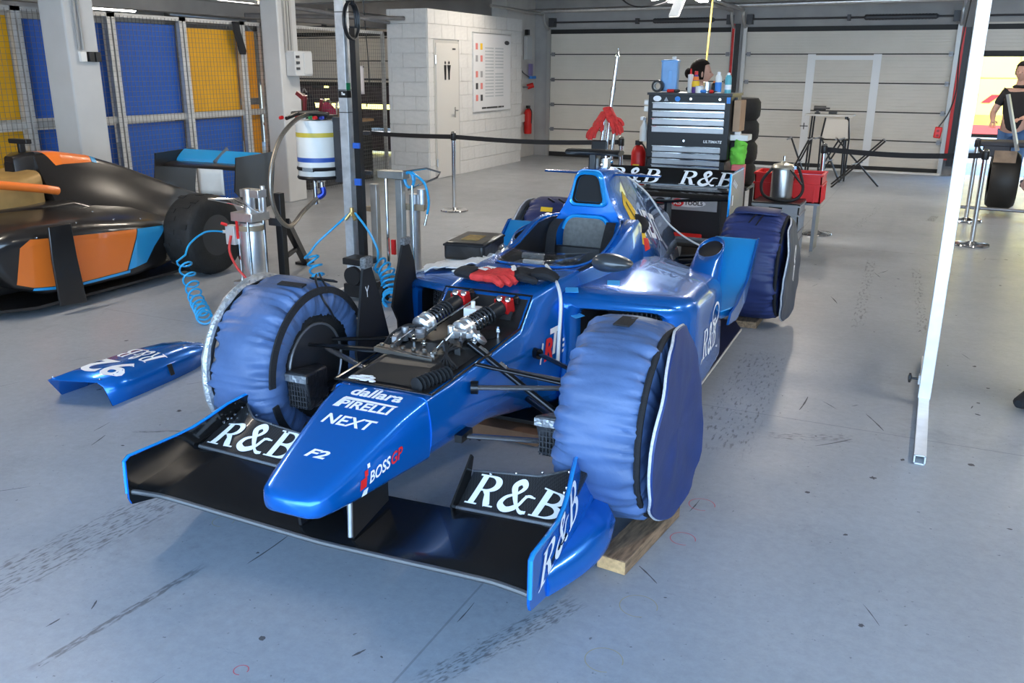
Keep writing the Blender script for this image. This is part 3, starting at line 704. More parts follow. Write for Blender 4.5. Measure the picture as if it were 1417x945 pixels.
# ---- airbox and engine cover
ec = [(1.72, .072, 1.142, .125, .97, .19, .87, .30, .60), (1.80, .074, 1.150, .135, .98, .21, .85, .31, .56), (2.0, .07, 1.135, .135, .93, .24, .78, .34, .52), (2.25, .062, 1.075, .14, .90, .25, .70, .34, .46), (2.55, .052, .955, .13, .80, .23, .62, .32, .40), (2.85, .045, .86, .11, .70, .20, .54, .28, .34), (3.15, .04, .755, .09, .62, .16, .48, .22, .28), (3.40, .03, .67, .06, .57, .11, .45, .15, .28)]
b = B(); b.loft([hring(y, [(0, z0), (x0, z0), (x1, z1), (x2, z2), (x3, z3), (0, z3)], [.05, .06, .07, .05], 4) for y, x0, z0, x1, z1, x2, z2, x3, z3 in ec], mi=lambda r, i, j: 1 if i >= 2 else 0)
eng_bvh = b.bvh(); obj('engine_cover', b, [BLUE, BLUEW], car, smooth=50)
ip = rpoly([(-.068, 1.128), (.068, 1.128), (.104, .965), (.085, .945), (-.085, .945), (-.104, .965)], [.045, .045, .03, .03, .03, .03], 4)
b = B(); cz = V((0, 1.035))
b.loft([[V((p.x, 1.70, p.y)) for p in ip], [V((p.x*.86, 1.69, cz.y+(p.y-cz.y)*.86)) for p in ip], [V((p.x*.8, 1.717, cz.y+(p.y-cz.y)*.8)) for p in ip]], False, True); intake = obj('air_intake', b, BLKM, car)
b = B(); b.loft([[V((p.x*k, y, cz.y+(p.y-cz.y)*k)) for p in ip] for k, y in ((1.10, 1.722), (1.08, 1.695), (1.0, 1.685), (.88, 1.69), (.80, 1.716))], False, False); obj('intake_lip', b, CYAN_LIT, intake, smooth=60)
b = B(); b.box((0, 1.80, 1.18), (.045, .10, .10)); obj('camera_mast', b, BLK, car, bevel=.01)
b = B(); b.loft([[V((x, 1.79+.055*math.cos(a), 1.232+.017*math.sin(a))) for a in [2*PI*k/14 for k in range(14)]] for x in (-.158, -.155, 0, .155, .158)]); obj('camera_pod', b, BLK, car, bevel=.004)
b = B(); b.box((.05, 1.86, 1.15), (.03, .06, .09)); b.cyl((.03, 1.9, 1.1), (.03, 1.9, 1.22), .008, n=8); obj('camera_strut', b, STEEL, car)
for s in (-1, 1):
    b = B(); b.loft([[V((s*x, 1.93+c*math.cos(a), z+.007*math.sin(a))) for a in [2*PI*k/10 for k in range(10)]] for x, c, z in ((.04, .05, 1.10), (.2, .045, 1.10), (.345, .035, 1.10))]); obj('airbox_winglet', b, BLUE, car)
# graphics of the engine cover (right flank)
gl = [('NEXT', .20, (.5, 2.05, .76), WHT)]
decal('next_lettering', fit(text2d('NEXT', .155, .2, .004)), (.5, 2.02, .80), (0, .52, -.12), (0, .0, .19), WHT, car, eng_bvh, dirn=(1, 0, .25), sub=3)
decal('yellow_figure', ([V(p) for p in [(0, 0), (.10, -.05), (.16, .08), (.22, .05), (.20, .20), (.10, .30), (.02, .22)]], [tuple(range(7))]), (.5, 1.86, .80), (0, 1, 0), (0, 0, 1), YEL, car, eng_bvh, dirn=(1, 0, .25), sub=3)
decal('red_figure', ([V(p) for p in [(0, 0), (.09, .0), (.12, .06), (.03, .08)]], [tuple(range(4))]), (.5, 1.93, .72), (0, 1, 0), (0, 0, 1), RED, car, eng_bvh, dirn=(1, 0, .25), lift=.004, sub=3)
decal('dark_stroke', ribbon([(0, 0), (.05, .1), (.03, .2)], .02), (.5, 1.93, .83), (0, 1, 0), (0, 0, 1), BLK, car, eng_bvh, dirn=(1, 0, .25), lift=.005, sub=2)
b = B(); b.tube(bez([(.06, 2.12, 1.09), (.13, 2.45, .93), (.20, 2.75, .70), (.34, 2.9, .56), (.50, 2.95, .50)], 10), .006, 6); obj('white_cable', b, WHTP, car)
b = B(); b.sphere((.19, 1.98, .80), (.09, .13, .05), 12, 8, fn=lambda p: V((p.x, p.y, p.z*(1+.4*math.sin(p.y*40))))); obj('folded_cover', b, BLKF, car)
# ---- sidepods with inlets
def pod(s):
    def ring(y0, xi, zi, xo, zo, zb, skew, k=1.0, r=.085):
        poly = rpoly([(xi, zb), (xi, zi), (xo, zo), (xo+.012, zb)], [.02, .03, r, .05], 5)
        c = V(((xi+xo)/2, (zi+zb)/2)); out = []
        for p in poly:
            p = c+(p-c)*k; out.append(V((s*p.x, y0+(p.x-xi)*skew, p.y)))
        return out
    b = B(); R0 = [ring(.635, .262, .692, .768, .592, .15, .80), ring(.66, .25, .708, .785, .615, .125, .80), ring(.95, .25, .70, .785, .606, .12, .50), ring(1.35, .25, .69, .785, .596, .12, .2), ring(1.75, .25, .67, .77, .572, .12, .06), ring(2.1, .25, .62, .70, .52, .12, 0), ring(2.45, .22, .55, .56, .44, .12, 0), ring(2.8, .16, .46, .42, .36, .12, 0), ring(3.1, .1, .4, .28, .30, .12, 0)]
    b.loft(R0, False, True, mi=0)
    bv = b.bvh()
    o = obj('sidepod', b, BLUE, car, smooth=50)
    # inlet: lip, throat and radiator
    b = B(); C = lambda y, k, xo=.74, zo=.56, xi=.33, zi=.61, zb=.24: ring(y, xi, zi, xo, zo, zb, .80, k, .06)
    b.loft([R0[0], [p+V((0, -.035, 0)) for p in ring(.65, .285, .674, .742, .595, .18, .80)], [p+V((0, -.025, 0)) for p in ring(.65, .31, .648, .70, .583, .21, .80)], ring(.665, .33, .634, .665, .577, .24, .80, 1, .05), ring(.72, .335, .627, .66, .572, .245, .80, 1, .05)], False, False); obj('inlet_lip', b, BLUE, o, smooth=60)
    b = B(); b.loft([ring(.71, .335, .627, .66, .572, .245, .80, 1, .05), ring(1.10, .34, .60, .655, .543, .25, .6, 1, .05)], False, True); obj('inlet_throat', b, DARK, o)
    b = B()
    for k in range(16): b.box((s*(.36+k*.02), .88+k*.015, .40), (.004, .02, .30))
    for k in range(13): b.box((s*.51, .99, .26+k*.022), (.40, .01, .004), rz(s*.64))
    obj('radiator', b, DGREY, o)
    return o, bv
podR, podR_bvh = pod(1); podL, podL_bvh = pod(-1)
decal('side_lettering', RB, (1.1, 1.26, .27), (0, .105, 0), (0, 0, .15), WHT, car, podR_bvh, dirn=(1, 0, 0))
decal('logo_ring', ribbon(arc2(0, 0, .10, .055, 0, 2*PI, 24), .016), (1.1, 1.58, .50), (0, 1, 0), (0, 0, 1), WHT, car, podR_bvh, dirn=(1, 0, .2))
decal('pale_side_panel', ([V((0, 0)), V((.5, 0)), V((.46, .10)), V((.02, .14))], [(0, 1, 2, 3)]), (1.1, 1.22, .14), (0, 1, 0), (0, 0, 1), mat('pale_grey_print', (.55, .55, .57), .5), car, podR_bvh, dirn=(1, 0, 0), lift=.0015)
# blue masking tape
for (x, y, z, a) in ((.29, .70, .705, .4), (.33, .66, .60, 1.2), (.40, .98, .69, .3)):
    b = B(); b.box((x, y, z+.004), (.06, .05, .003), rz(a) @ rx(.2)); obj('masking_tape', b, mat('tape_blue', (.05, .35, .70), .6), car)
# ---- mirror
b = B(); b.sphere((.425, .86, .815), (.10, .05, .042), 18, 10, fn=lambda p: V((p.x, p.y+(.02 if p.y > 0 else 0), p.z*(1-.25*p.x/.1)))); mir = obj('mirror', b, mat('mirror_shell', (.05, .055, .06), .3, .2, .5), car)
b = B(); b.bar((.33, .87, .80), (.25, .90, .755), .04, .012); obj('mirror_stalk', b, BLK, mir)
# ---- chimneys and ramps ahead of the rear wheels
for s in (-1, 1):
    b = B(); ry_ = [(1.72, .40), (1.90, .405), (2.05, .43), (2.2, .49), (2.34, .58), (2.46, .685), (2.49, .69)]
    top = [[V((s*x, y, z)) for x in (.585, .60, .80, .835)] for y, z in ry_]
    rg = []
    for (y, z) in ry_:
        rg.append([V((s*.57, y, z)), V((s*(.83 if y > 1.8 else .76), y, z)), V((s*(.83 if y > 1.8 else .76), y+.03, z-.05)), V((s*.57, y+.03, z-.05))])
    b.loft(rg); obj('rear_ramp', b, CYAN_LIT, car, bevel=.006)
    b = B(); b.prism([(s*.83, 1.66, .36), (s*.83, 1.72, .41), (s*.83, 1.9, .42), (s*.83, 2.2, .50), (s*.83, 2.46, .695), (s*.83, 2.50, .695), (s*.83, 2.36, .54), (s*.83, 2.15, .38), (s*.83, 1.9, .33)], (s*.012, 0, 0)); obj('ramp_fence', b, BLUE, car)
    b = B(); rgs = []
    for (y, z, rx_, ry2) in ((2.02, .46, .10, .24), (2.12, .56, .085, .20), (2.20, .63, .075, .165), (2.24, .665, .07, .15)):
        rgs.append([V((s*.60+rx_*math.cos(a_), y+ry2*math.sin(a_), z+.035*math.sin(a_))) for a_ in [2*PI*k/24 for k in range(24)]])
    b.loft(rgs, True, False); ch = obj('chimney', b, BLUE, car, solid=.010, smooth=60)
    b = B(); b.add([V((s*.60, 2.23, .645))]+[V((s*.60+.068*math.cos(a_), 2.23+.145*math.sin(a_), .648+.033*math.sin(a_))) for a_ in [2*PI*k/24 for k in range(24)]], [(0, 1+k, 1+(k+1) % 24) for k in range(24)]); obj('chimney_inside', b, BLKM, ch)
# ---- floor and diffuser
b = B(); b.prism([(-.34, .55, .075), (.34, .55, .075), (.765, 1.15, .075), (.765, 2.55, .075), (.70, 2.72, .075), (.52, 2.76, .075), (.50, 3.3, .075), (-.50, 3.3, .075), (-.52, 2.76, .075), (-.70, 2.72, .075), (-.765, 2.55, .075), (-.765, 1.15, .075)], (0, 0, .018)); obj('floor_pan', b, BLKG, car)
b = B()
for s in (-1, 1): b.bar((s*.767, 1.15, .088), (s*.767, 2.55, .088), .006, .012)
pieces('floor_edge', b, mat('floor_edge_pale', (.5, .47, .42), .5), car)  # thin pale line along both floor edges
b = B(); b.loft([[V((x, y, z)) for x in (-.5, .5)]+[V((x, y, z+.01)) for x in (.5, -.5)] for y, z in ((3.1, .08), (3.4, .14), (3.7, .26))]); obj('diffuser', b, CARB, car)
b = B(); b.loft([hring(y, [(0, zt), (w, zt), (w, zb), (0, zb)], .03, 3) for y, w, zt, zb in ((2.9, .16, .46, .14), (3.3, .12, .42, .18), (3.55, .08, .40, .24), (3.75, .06, .38, .28))]); obj('gearbox', b, GREY, car)
# ---- rear wing
b = B()
def foil(x0, x1, y, z, ch, th, ang, n=8):
    rg = []
    for x in (x0, x1):
        r = []
        for k in range(n+1): u = k/n; r.append((u*ch, th*math.sqrt(max(0, u))*(1-u)*1.6+0))
        for k in range(n-1, 0, -1): u = k/n; r.append((u*ch, -th*.5*math.sqrt(u)*(1-u)))
        rg.append([V((x, y+c*math.cos(ang)-t_*math.sin(ang), z+c*math.sin(ang)+t_*math.cos(ang))) for c, t_ in r])
    return rg
b.loft(foil(-.49, .49, 3.50, .855, .15, .02, .95)); rw = obj('rear_wing_flap', b, CARB, car)
wing_v = V((0, math.cos(.95), math.sin(.95))); 
for x in (-.475, .075): decal('wing_lettering', RB, V((x, 3.475, .868)), (.124, 0, 0), wing_v*.115, WHT, rw, lift=.006, dirn=(0, -math.sin(.95), math.cos(.95)))
b = B(); b.loft(foil(-.49, .49, 3.33, .79, .22, .03, .22)); obj('rear_wing_plane', b, CARB, car)
b = B(); b.tube(bez([(-.48, 3.32, .80), (-.2, 3.32, .78), (0, 3.32, .76), (.2, 3.32, .78), (.48, 3.32, .80)], 8), .012, 6); obj('rear_wing_edge', b, CARB, car)
b = B(); b.loft(foil(-.47, .47, 3.42, .42, .20, .02, .2)); obj('beam_wing', b, CARB, car)
for s in (-1, 1):
    b = B(); b.prism([(s*.495, 3.22, .985), (s*.495, 3.66, .99), (s*.495, 3.74, .86), (s*.495, 3.74, .34), (s*.495, 3.45, .30), (s*.495, 3.32, .50), (s*.495, 3.22, .66)], (s*.012, 0, 0)); ep = obj('rear_endplate', b, CARB if s < 0 else mat('dark_blue_endplate', (.02, .03, .09), .3, 0, .5), car)
    b = B(); b.tube([(s*.502, 3.22, .66), (s*.502, 3.22, .985), (s*.502, 3.66, .99)], .009, 6); obj('endplate_edge', b, CYAN_LIT, ep)
    if s > 0:
        b = B()
        for k in range(5): b.box((s*.51, 3.30+.03*k, .93-.012*k), (.003, .05, .006), rx(.5))
        b.box((s*.51, 3.30, .80), (.003, .02, .07)); b.box((s*.51, 3.29, .62), (.003, .05, .10)); obj('endplate_print', b, WHT, ep)
b = B(); b.box((0, 3.5, .58), (.02, .14, .36)); obj('wing_pylon', b, CARB, car)
# ---- front wing
def fw_le(x):
    a = abs(x)/.79; return -.925+.055*math.cos(min(1, a)*PI/2)**.8 if a < 1 else -.925
def fw_z(x): a = abs(x)/.79; return .150+.045*min(1, (a*1.2))**1.5
b = B(); rg = []
for i in range(41):
    x = -.79+1.58*i/40; y0 = fw_le(x); z = fw_z(x); ch = .30; r = []
    for k in range(13): u = k/12; r.append(V((x, y0+u*ch, z+.018*math.sqrt(u)*(1-u)*1.8+.055*u**1.6+.012*(1-u))))
    for k in range(11, 0, -1): u = k/12; r.append(V((x, y0+u*ch, z-.012*math.sqrt(u)*(1-u)+.055*u**1.6-.012*(1-u)**6)))
    rg.append(r)
b.loft(rg); fw = obj('front_wing_plane', b, CARB, car, smooth=60)
b = B(); b.tube([(x_, fw_le(x_)-.002, fw_z(x_)+.006) for x_ in [-.79+1.58*i/40 for i in range(41)]], .010, 8); obj('leading_edge', b, carbon('weave_edge', .05, .35, 320, .3), fw)
for s in (-1, 1):
    b = B(); rg = []
    for i in range(15):
        u = i/14; x = s*(.358+.402*u); yf = -.575-.035*u; zf = .225+.035*u
        yr = -.565+.235*max(0, (u-.18)/.82)**1.3 if u > .18 else -.575+.01; yr = max(yr, yf+.135+.02*u); zr = .305+.055*u
        top = [V((x, yf+(yr-yf)*k/8, zf+(zr-zf)*(k/8)**1.15)) for k in range(9)]
        rg.append(top+[p-V((0, -.002, .012)) for p in top[::-1]])
    b.loft(rg); fl = obj('front_wing_flap', b, carbon('flap_carbon', .016, .35, 220, .3), car, smooth=50); fb = b.bvh()
    b2 = B(); b2.tube([r[0] for r in rg], .008, 6); b2.tube([r[8] for r in rg], .0045, 6); obj('flap_edge', b2, MATS['weave_edge'], fl)
    b2 = B(); xi = s*.352; b2.prism([(xi, -.60, .20), (xi, -.61, .245), (xi, -.50, .335), (xi, -.455, .375), (xi, -.44, .36), (xi, -.47, .27), (xi, -.52, .205)], (s*.007, 0, 0)); obj('flap_bracket', b2, CARB, fl)
    b2 = B()
    for k in range(4): b2.sphere((s*(.44+.09*k), -.47+.02*k, .322+.012*k), .005, 6, 4)
    obj('rivet', b2, STEEL, fl)
    x0 = .37 if s > 0 else -.752
    decal('flap_lettering', RB, (x0+.008, -.568 if s > 0 else -.592, .30), (.1135, -.010*s, .0), (0.0, .118, .0), WHT, fl, fb, dirn=(0, -.2, 1), lift=.004, sub=3)
# endplates
def ep_x(y, z):
    u = (y+.93)/.60
    return .795-.02*u-.085*max(0, u-.35)*max(0, (z-.22)/.16)+(.075*max(0, u-.25)*max(0, (.22-z)/.09))
for s in (-1, 1):
    up_ = [(-.94, .325), (-.92, .337), (-.80, .334), (-.70, .333), (-.62, .340), (-.55, .356), (-.46, .385), (-.38, .398), (-.335, .395)]
    lo_ = [(-.945, .180), (-.935, .155), (-.80, .125), (-.70, .115), (-.62, .11), (-.55, .11), (-.46, .115), (-.36, .135), (-.30, .16)]
    b = B(); g = []
    for (a, c) in zip(up_, lo_):
        g.append([V((s*ep_x(a[0]+(c[0]-a[0])*k/7, a[1]+(c[1]-a[1])*k/7), a[0]+(c[0]-a[0])*k/7, a[1]+(c[1]-a[1])*k/7)) for k in range(8)])
    rg = [r+[p-V((s*.010, 0, 0)) for p in r[::-1]] for r in g]
    b.loft(rg, mi=lambda r_, i, j: 1 if 7 < j < 15 else 0); ep = obj('front_endplate', b, [BLUE, CARB], car, smooth=35); eb = b.bvh()
    b2 = B(); b2.tube([g[0][6], g[0][3]]+[r[0] for r in g], .007, 6); obj('endplate_edge', b2, CYAN_LIT, ep)
    b2 = B(); rr = []
    for i, u in enumerate([k/10 for k in range(11)]):
        y = -.80+.48*u; w = .012+.075*math.sin(PI*u*.75)
        rr.append([V((s*(.775), y, .20+.03*u)), V((s*(.785+w*.6), y, .19+.03*u)), V((s*(.79+w), y, .155+.01*u)), V((s*(.785+w), y, .125)), V((s*.775, y, .12))])
    b2.loft(rr); obj('endplate_bulge', b2, BLUE, ep, smooth=60)
    b2 = B()
    for k in range(7): b2.sphere((s*.728, -.50+.022*k, .325+.008*(k % 2)), .006, 6, 4)
    obj('fastener', b2, STEEL, ep)
    if s > 0: decal('endplate_lettering', RB, (1.1, -.885, .185), (0, .128, .025), (0, .02, .105), WHT, ep, eb, dirn=(1, 0, 0), lift=.004, sub=3)
# nose pylons
for s in (-1, 1):
    b = B(); b.prism([(s*.10, -.86, .325), (s*.10, -.62, .325), (s*.10, -.62, .22), (s*.10, -.84, .18)], (s*.012, 0, 0)); obj('wing_pylon', b, BLK, car)
b = B(); b.cyl((.115, -.862, .20), (.115, -.855, .325), .009, n=10); obj('tie_rod', b, ALU, car)
# ---- print on the nose
nt = (0, -.0, 1)
def nose_print(name, g, o, w, h, m, skew=0, lift=.0025): return decal(name, g, o, (w, 0, 0), (skew, h*.95, h*.32), m, nose, nose_bvh, dirn=(0, -.32, .95), lift=lift, sub=1)
nose_print('dallara_lettering', fit(text2d('dallara', 1, .15, .03)), (-.095, -.535, .56), .21, .055, WHT)
pg = fit(text2d('PIRELLI', 1, .1, .03)); pg = join2d(pg, ([V((-.02, 1.05)), V((1.0, 1.05)), V((1.04, 1.25)), V((.0, 1.42))], [(0, 1, 2, 3)]), ([V((-.07, -.02)), V((.02, -.02)), V((.06, 1.2)), V((-.02, 1.3))], [(0, 1, 2, 3)]))
nose_print('pirelli_lettering', pg, (-.098, -.612, .54), .215, .046, WHT)
nose_print('next_lettering', fit(text2d('NEXT', 1, .15, .02)), (-.102, -.70, .51), .205, .052, WHT)
nose_print('f_two_lettering', fit(text2d('F2', 1, .3, .03)), (-.055, -.865, .47), .085, .04, WHT)
sd_ = dict(parent=nose, target=nose_bvh, dirn=(1, 0, .0))
decal('boss_lettering', fit(text2d('BOSS', 1, .2, .02)), (.4, -.80, .372), (0, .105, .022), (0, .0, .042), WHT, lift=.003, sub=1, **sd_)
decal('gp_lettering', fit(text2d('GP', 1, .2, .02)), (.4, -.692, .395), (0, .06, .012), (0, .0, .042), RED, lift=.003, sub=1, **sd_)
for (y, z, w, h, m) in ((-.845, .365, .03, .035, RED), (-.83, .335, .022, .025, WHT), (-.822, .405, .016, .02, RED), (-.805, .43, .012, .014, WHT)):
    decal('flag_square', ([V((0, 0)), V((1, .15)), V((1.1, 1.15)), V((.1, 1))], [(0, 1, 2, 3)]), (.4, y, z), (0, w, 0), (0, 0, h), m, lift=.003, **sd_)
ms_ = dict(parent=mono, target=mono_bvh, dirn=(1, 0, .15))
decal('team_letter_t', fit(text2d('T', 1, .3, .03)), (.6, .50, .50), (0, .10, 0), (0, 0, .12), WHT, lift=.003, **ms_)
decal('team_letter_r', fit(text2d('R', 1, .3, .04)), (.6, .435, .485), (0, .075, 0), (0, 0, .10), RED, lift=.004, **ms_)
decal('team_bar', ribbon([(0, 0), (.03, .09)], .014), (.6, .40, .485), (0, 1, 0), (0, 0, 1), WHT, lift=.004, **ms_)
for k in range(3): decal('team_small_print', ribbon([(0, 0), (.05, .006)], .014), (.6, .60, .49+k*.026), (0, 1, 0), (0, 0, 1), WHT, lift=.004, **ms_)
# ---- suspension
def arm(name, p0, p1, w, h, m=CARBM, parent=car):
    b = B(); p0 = V(p0); p1 = V(p1); d = (p1-p0).normalized(); x = d.cross(V((0, 0, 1))).normalized(); y = x.cross(d); rg = []
    for p in (p0, p1): rg.append([p+x*w*math.cos(a)+y*h*math.sin(a) for a in [2*PI*k/12 for k in range(12)]])
    b.loft(rg); return obj(name, b, m, parent)
DKS = mat('black_steel', (.03, .03, .032), .22, .8)
GS = mat('satin_steel_arm', (.35, .35, .36), .25, .9)
for s in (-1, 1):
    arm('wishbone_front_leg', (s*.24, -.19, .52), (s*.60, .03, .50), .016, .009, GS); arm('wishbone_rear_leg', (s*.26, .02, .53), (s*.60, .05, .505), .018, .010, GS)
    arm('wishbone_upper_link', (s*.265, .36, .50), (s*.60, .07, .53), .013, .009, DKS)
    arm('wishbone_lower_front', (s*.21, -.26, .345), (s*.62, -.02, .29), .018, .009, GS); arm('wishbone_lower_rear', (s*.225, .33, .30), (s*.62, .02, .285), .018, .009, DKS)
    arm('pushrod', (s*.125, -.02, .635), (s*.60, 0, .33), .013, .013, DKS); arm('track_rod', (s*.22, -.14, .595), (s*.60, -.09, .55), .010, .008, DKS)
    b = B(); b.cyl((s*.225, -.195, .52), (s*.25, -.185, .52), .026, n=14); b.cyl((s*.25, .36, .50), (s*.28, .35, .50), .024, n=14); b.box((s*.225, -.26, .35), (.03, .09, .03)); pieces('mounting', b, DKS, car)
    b = B(); b.cyl((s*.16, -.005, .61), (s*.21, -.003, .58), .019, n=12); b.cyl((s*.25, 0, .555), (s*.28, 0, .535), .017, n=12); obj('pushrod_collar', b, STEEL, car)
    # brake duct scoop
    b = B(); c0 = [V((s*.505, -.25, .475)), V((s*.625, -.235, .475)), V((s*.62, -.21, .30)), V((s*.52, -.21, .30))]; c1 = [V((s*.58, .0, .43)), V((s*.645, .02, .43)), V((s*.645, .02, .29)), V((s*.58, .0, .29))]
    b.loft([c0, c1]); bd = obj('brake_duct', b, mat('taped_carbon', (.03, .03, .032), .35, .1, .3, bump=.6, bscale=35), car, bevel=.012)
    b = B(); b.box((s*.565, -.242, .45), (.112, .012, .03)); obj('duct_tape_band', b, mat('dull_foil', (.35, .36, .37), .35, .7, bump=.8, bscale=50), bd)
    b = B()
    for k in range(7): b.box((s*(.525+.014*k), -.228, .37), (.003, .012, .11))
    for k in range(5): b.box((s*.567, -.228, .325+.022*k), (.095, .012, .003))
    obj('duct_grille', b, DGREY, bd)
# ---- wheels (inside the tyre warmers)
FR, FZ, RR_, RZ_ = .345, .425, .335, .40
def wheel(s, y, z, R, xi, xo, nm):
    t = bpy.data.objects.new('wheel', None); COL.objects.link(t); t.parent = car; t.location = (0, y, z)
    w = xo-xi
    b = B(); b.lathe([(.175, 0), (.20, -.01), (R-.04, -.008), (R-.012, .012), (R, .05), (R, w-.05), (R-.012, w-.012), (R-.04, w+.008), (.20, w+.01), (.175, w)], (s*xi, 0, 0), (s, 0, 0), 40, cap=False); obj('tyre', b, RUB, t)
    b = B(); b.lathe([(.188, -.012), (.192, -.004), (.176, .004), (.172, .02), (.160, .035), (.158, w*.75), (.06, w*.85), (.0, w*.86)], (s*xi, 0, 0), (s, 0, 0), 40); obj('rim', b, mat('dark_rim', (.09, .09, .095), .3, .7), t)
    b = B(); b.lathe([(.0, .05), (.05, .05), (.06, .07), (.065, .14), (.05, .17)], (s*xi, 0, 0), (s, 0, 0), 20); b.box((s*(xi+.06), 0, 0), (.05, .07, .22)); obj('upright', b, DKS, t)
    b = B(); b.tube([V((s*(xi-.016), .186*math.cos(a), .186*math.sin(a))) for a in [2*PI*k/40 for k in range(40)]], .006, 6, closed=True); b.tube([V((s*(xi+.02), .160*math.cos(a), .160*math.sin(a))) for a in [2*PI*k/40 for k in range(40)]], .004, 6, closed=True); pieces('rim_lip', b, GREY, t)
    b = B(); b.lathe([(.06, .11), (.115, .11), (.115, .13), (.06, .13)], (s*xi, 0, 0), (s, 0, 0), 28); obj('brake_disc', b, GREY, t)
    return t
for s in (-1, 1):
    wheel(s, 0, FZ, FR, .655, .895, 'front'); wheel(s, 3.12, RZ_, RR_, .565, .885, 'rear')
    arm('rear_wishbone', (s*.16, 2.85, .36), (s*.60, 3.10, .45), .016, .009, DKS); arm('rear_wishbone', (s*.14, 3.3, .36), (s*.60, 3.14, .45), .016, .009, DKS); arm('driveshaft', (s*.12, 3.12, .36), (s*.62, 3.12, .40), .02, .02, DKS)
# ---- bargeboards on the photo's left
for s in (-1,):
    b = B(); b.prism([(s*.50, .16, .12), (s*.50, .55, .12), (s*.52, .42, .45), (s*.53, .35, .70), (s*.54, .315, .82), (s*.54, .25, .82), (s*.53, .20, .66), (s*.52, .14, .45)], (s*.012, 0, 0)); bb_ = obj('bargeboard', b, BLKM, car)
    if s < 0:
        b = B(); b.box((s*.545, .285, .84), (.03, .075, .055)); obj('board_pad', b, mat('speckled_foam', (.12, .12, .12), .9, var=.6, vscale=120), bb_, bevel=.01)
        b = B(); b.add(*(lambda g: ([V((s*.523+.0105*0, .235+p[0]*.03, .69+p[1]*.05)) for p in g[0]], g[1]))(ribbon([(0, 1), (.4, .5), (.45, 0)], .16))); b.add(*(lambda g: ([V((s*.523, .235+p[0]*.03, .69+p[1]*.05)) for p in g[0]], g[1]))(ribbon([(.85, 1), (.4, .5)], .16))); obj('board_mark', b, WHT, bb_, smooth=0)
    b = B(); b.prism([(s*.68, .78, .12), (s*.68, .98, .12), (s*.70, 1.0, .5), (s*.715, .99, .70), (s*.72, .95, .80), (s*.72, .885, .80), (s*.715, .80, .62), (s*.71, .755, .5), (s*.70, .79, .42)], (s*.012, 0, 0)); b2_ = obj('bargeboard', b, BLKM, car)
    if s < 0:
        b = B(); b.box((s*.725, .92, .815), (.03, .07, .04)); obj('board_pad', b, MATS['speckled_foam'], b2_, bevel=.008)
# cable looping from the cockpit to the front axle
b = B(); b.tube(bez([(.12, .80, .79), (.20, .70, .765), (.29, .56, .70), (.34, .42, .55), (.36, .36, .46)], 10), .008, 6); obj('white_cable', b, WHTP, car)
b = B()
for p0, p1, p2 in (((-.24, 1.15, .78), (-.34, 1.05, .69), (-.45, .92, .68)), ((-.25, 1.0, .77), (-.36, 1.2, .70), (-.5, 1.35, .68))): b.tube(bez([p0, p1, p2], 8), .006, 6)
obj('white_cable', b, WHTP, car)
# ================================================================ THINGS ON AND AROUND THE CAR
def C2W(p):
    c, s = math.cos(CARA), math.sin(CARA); return V((CARX+p[0]*c-p[1]*s, CARY+p[0]*s+p[1]*c, p[2]))
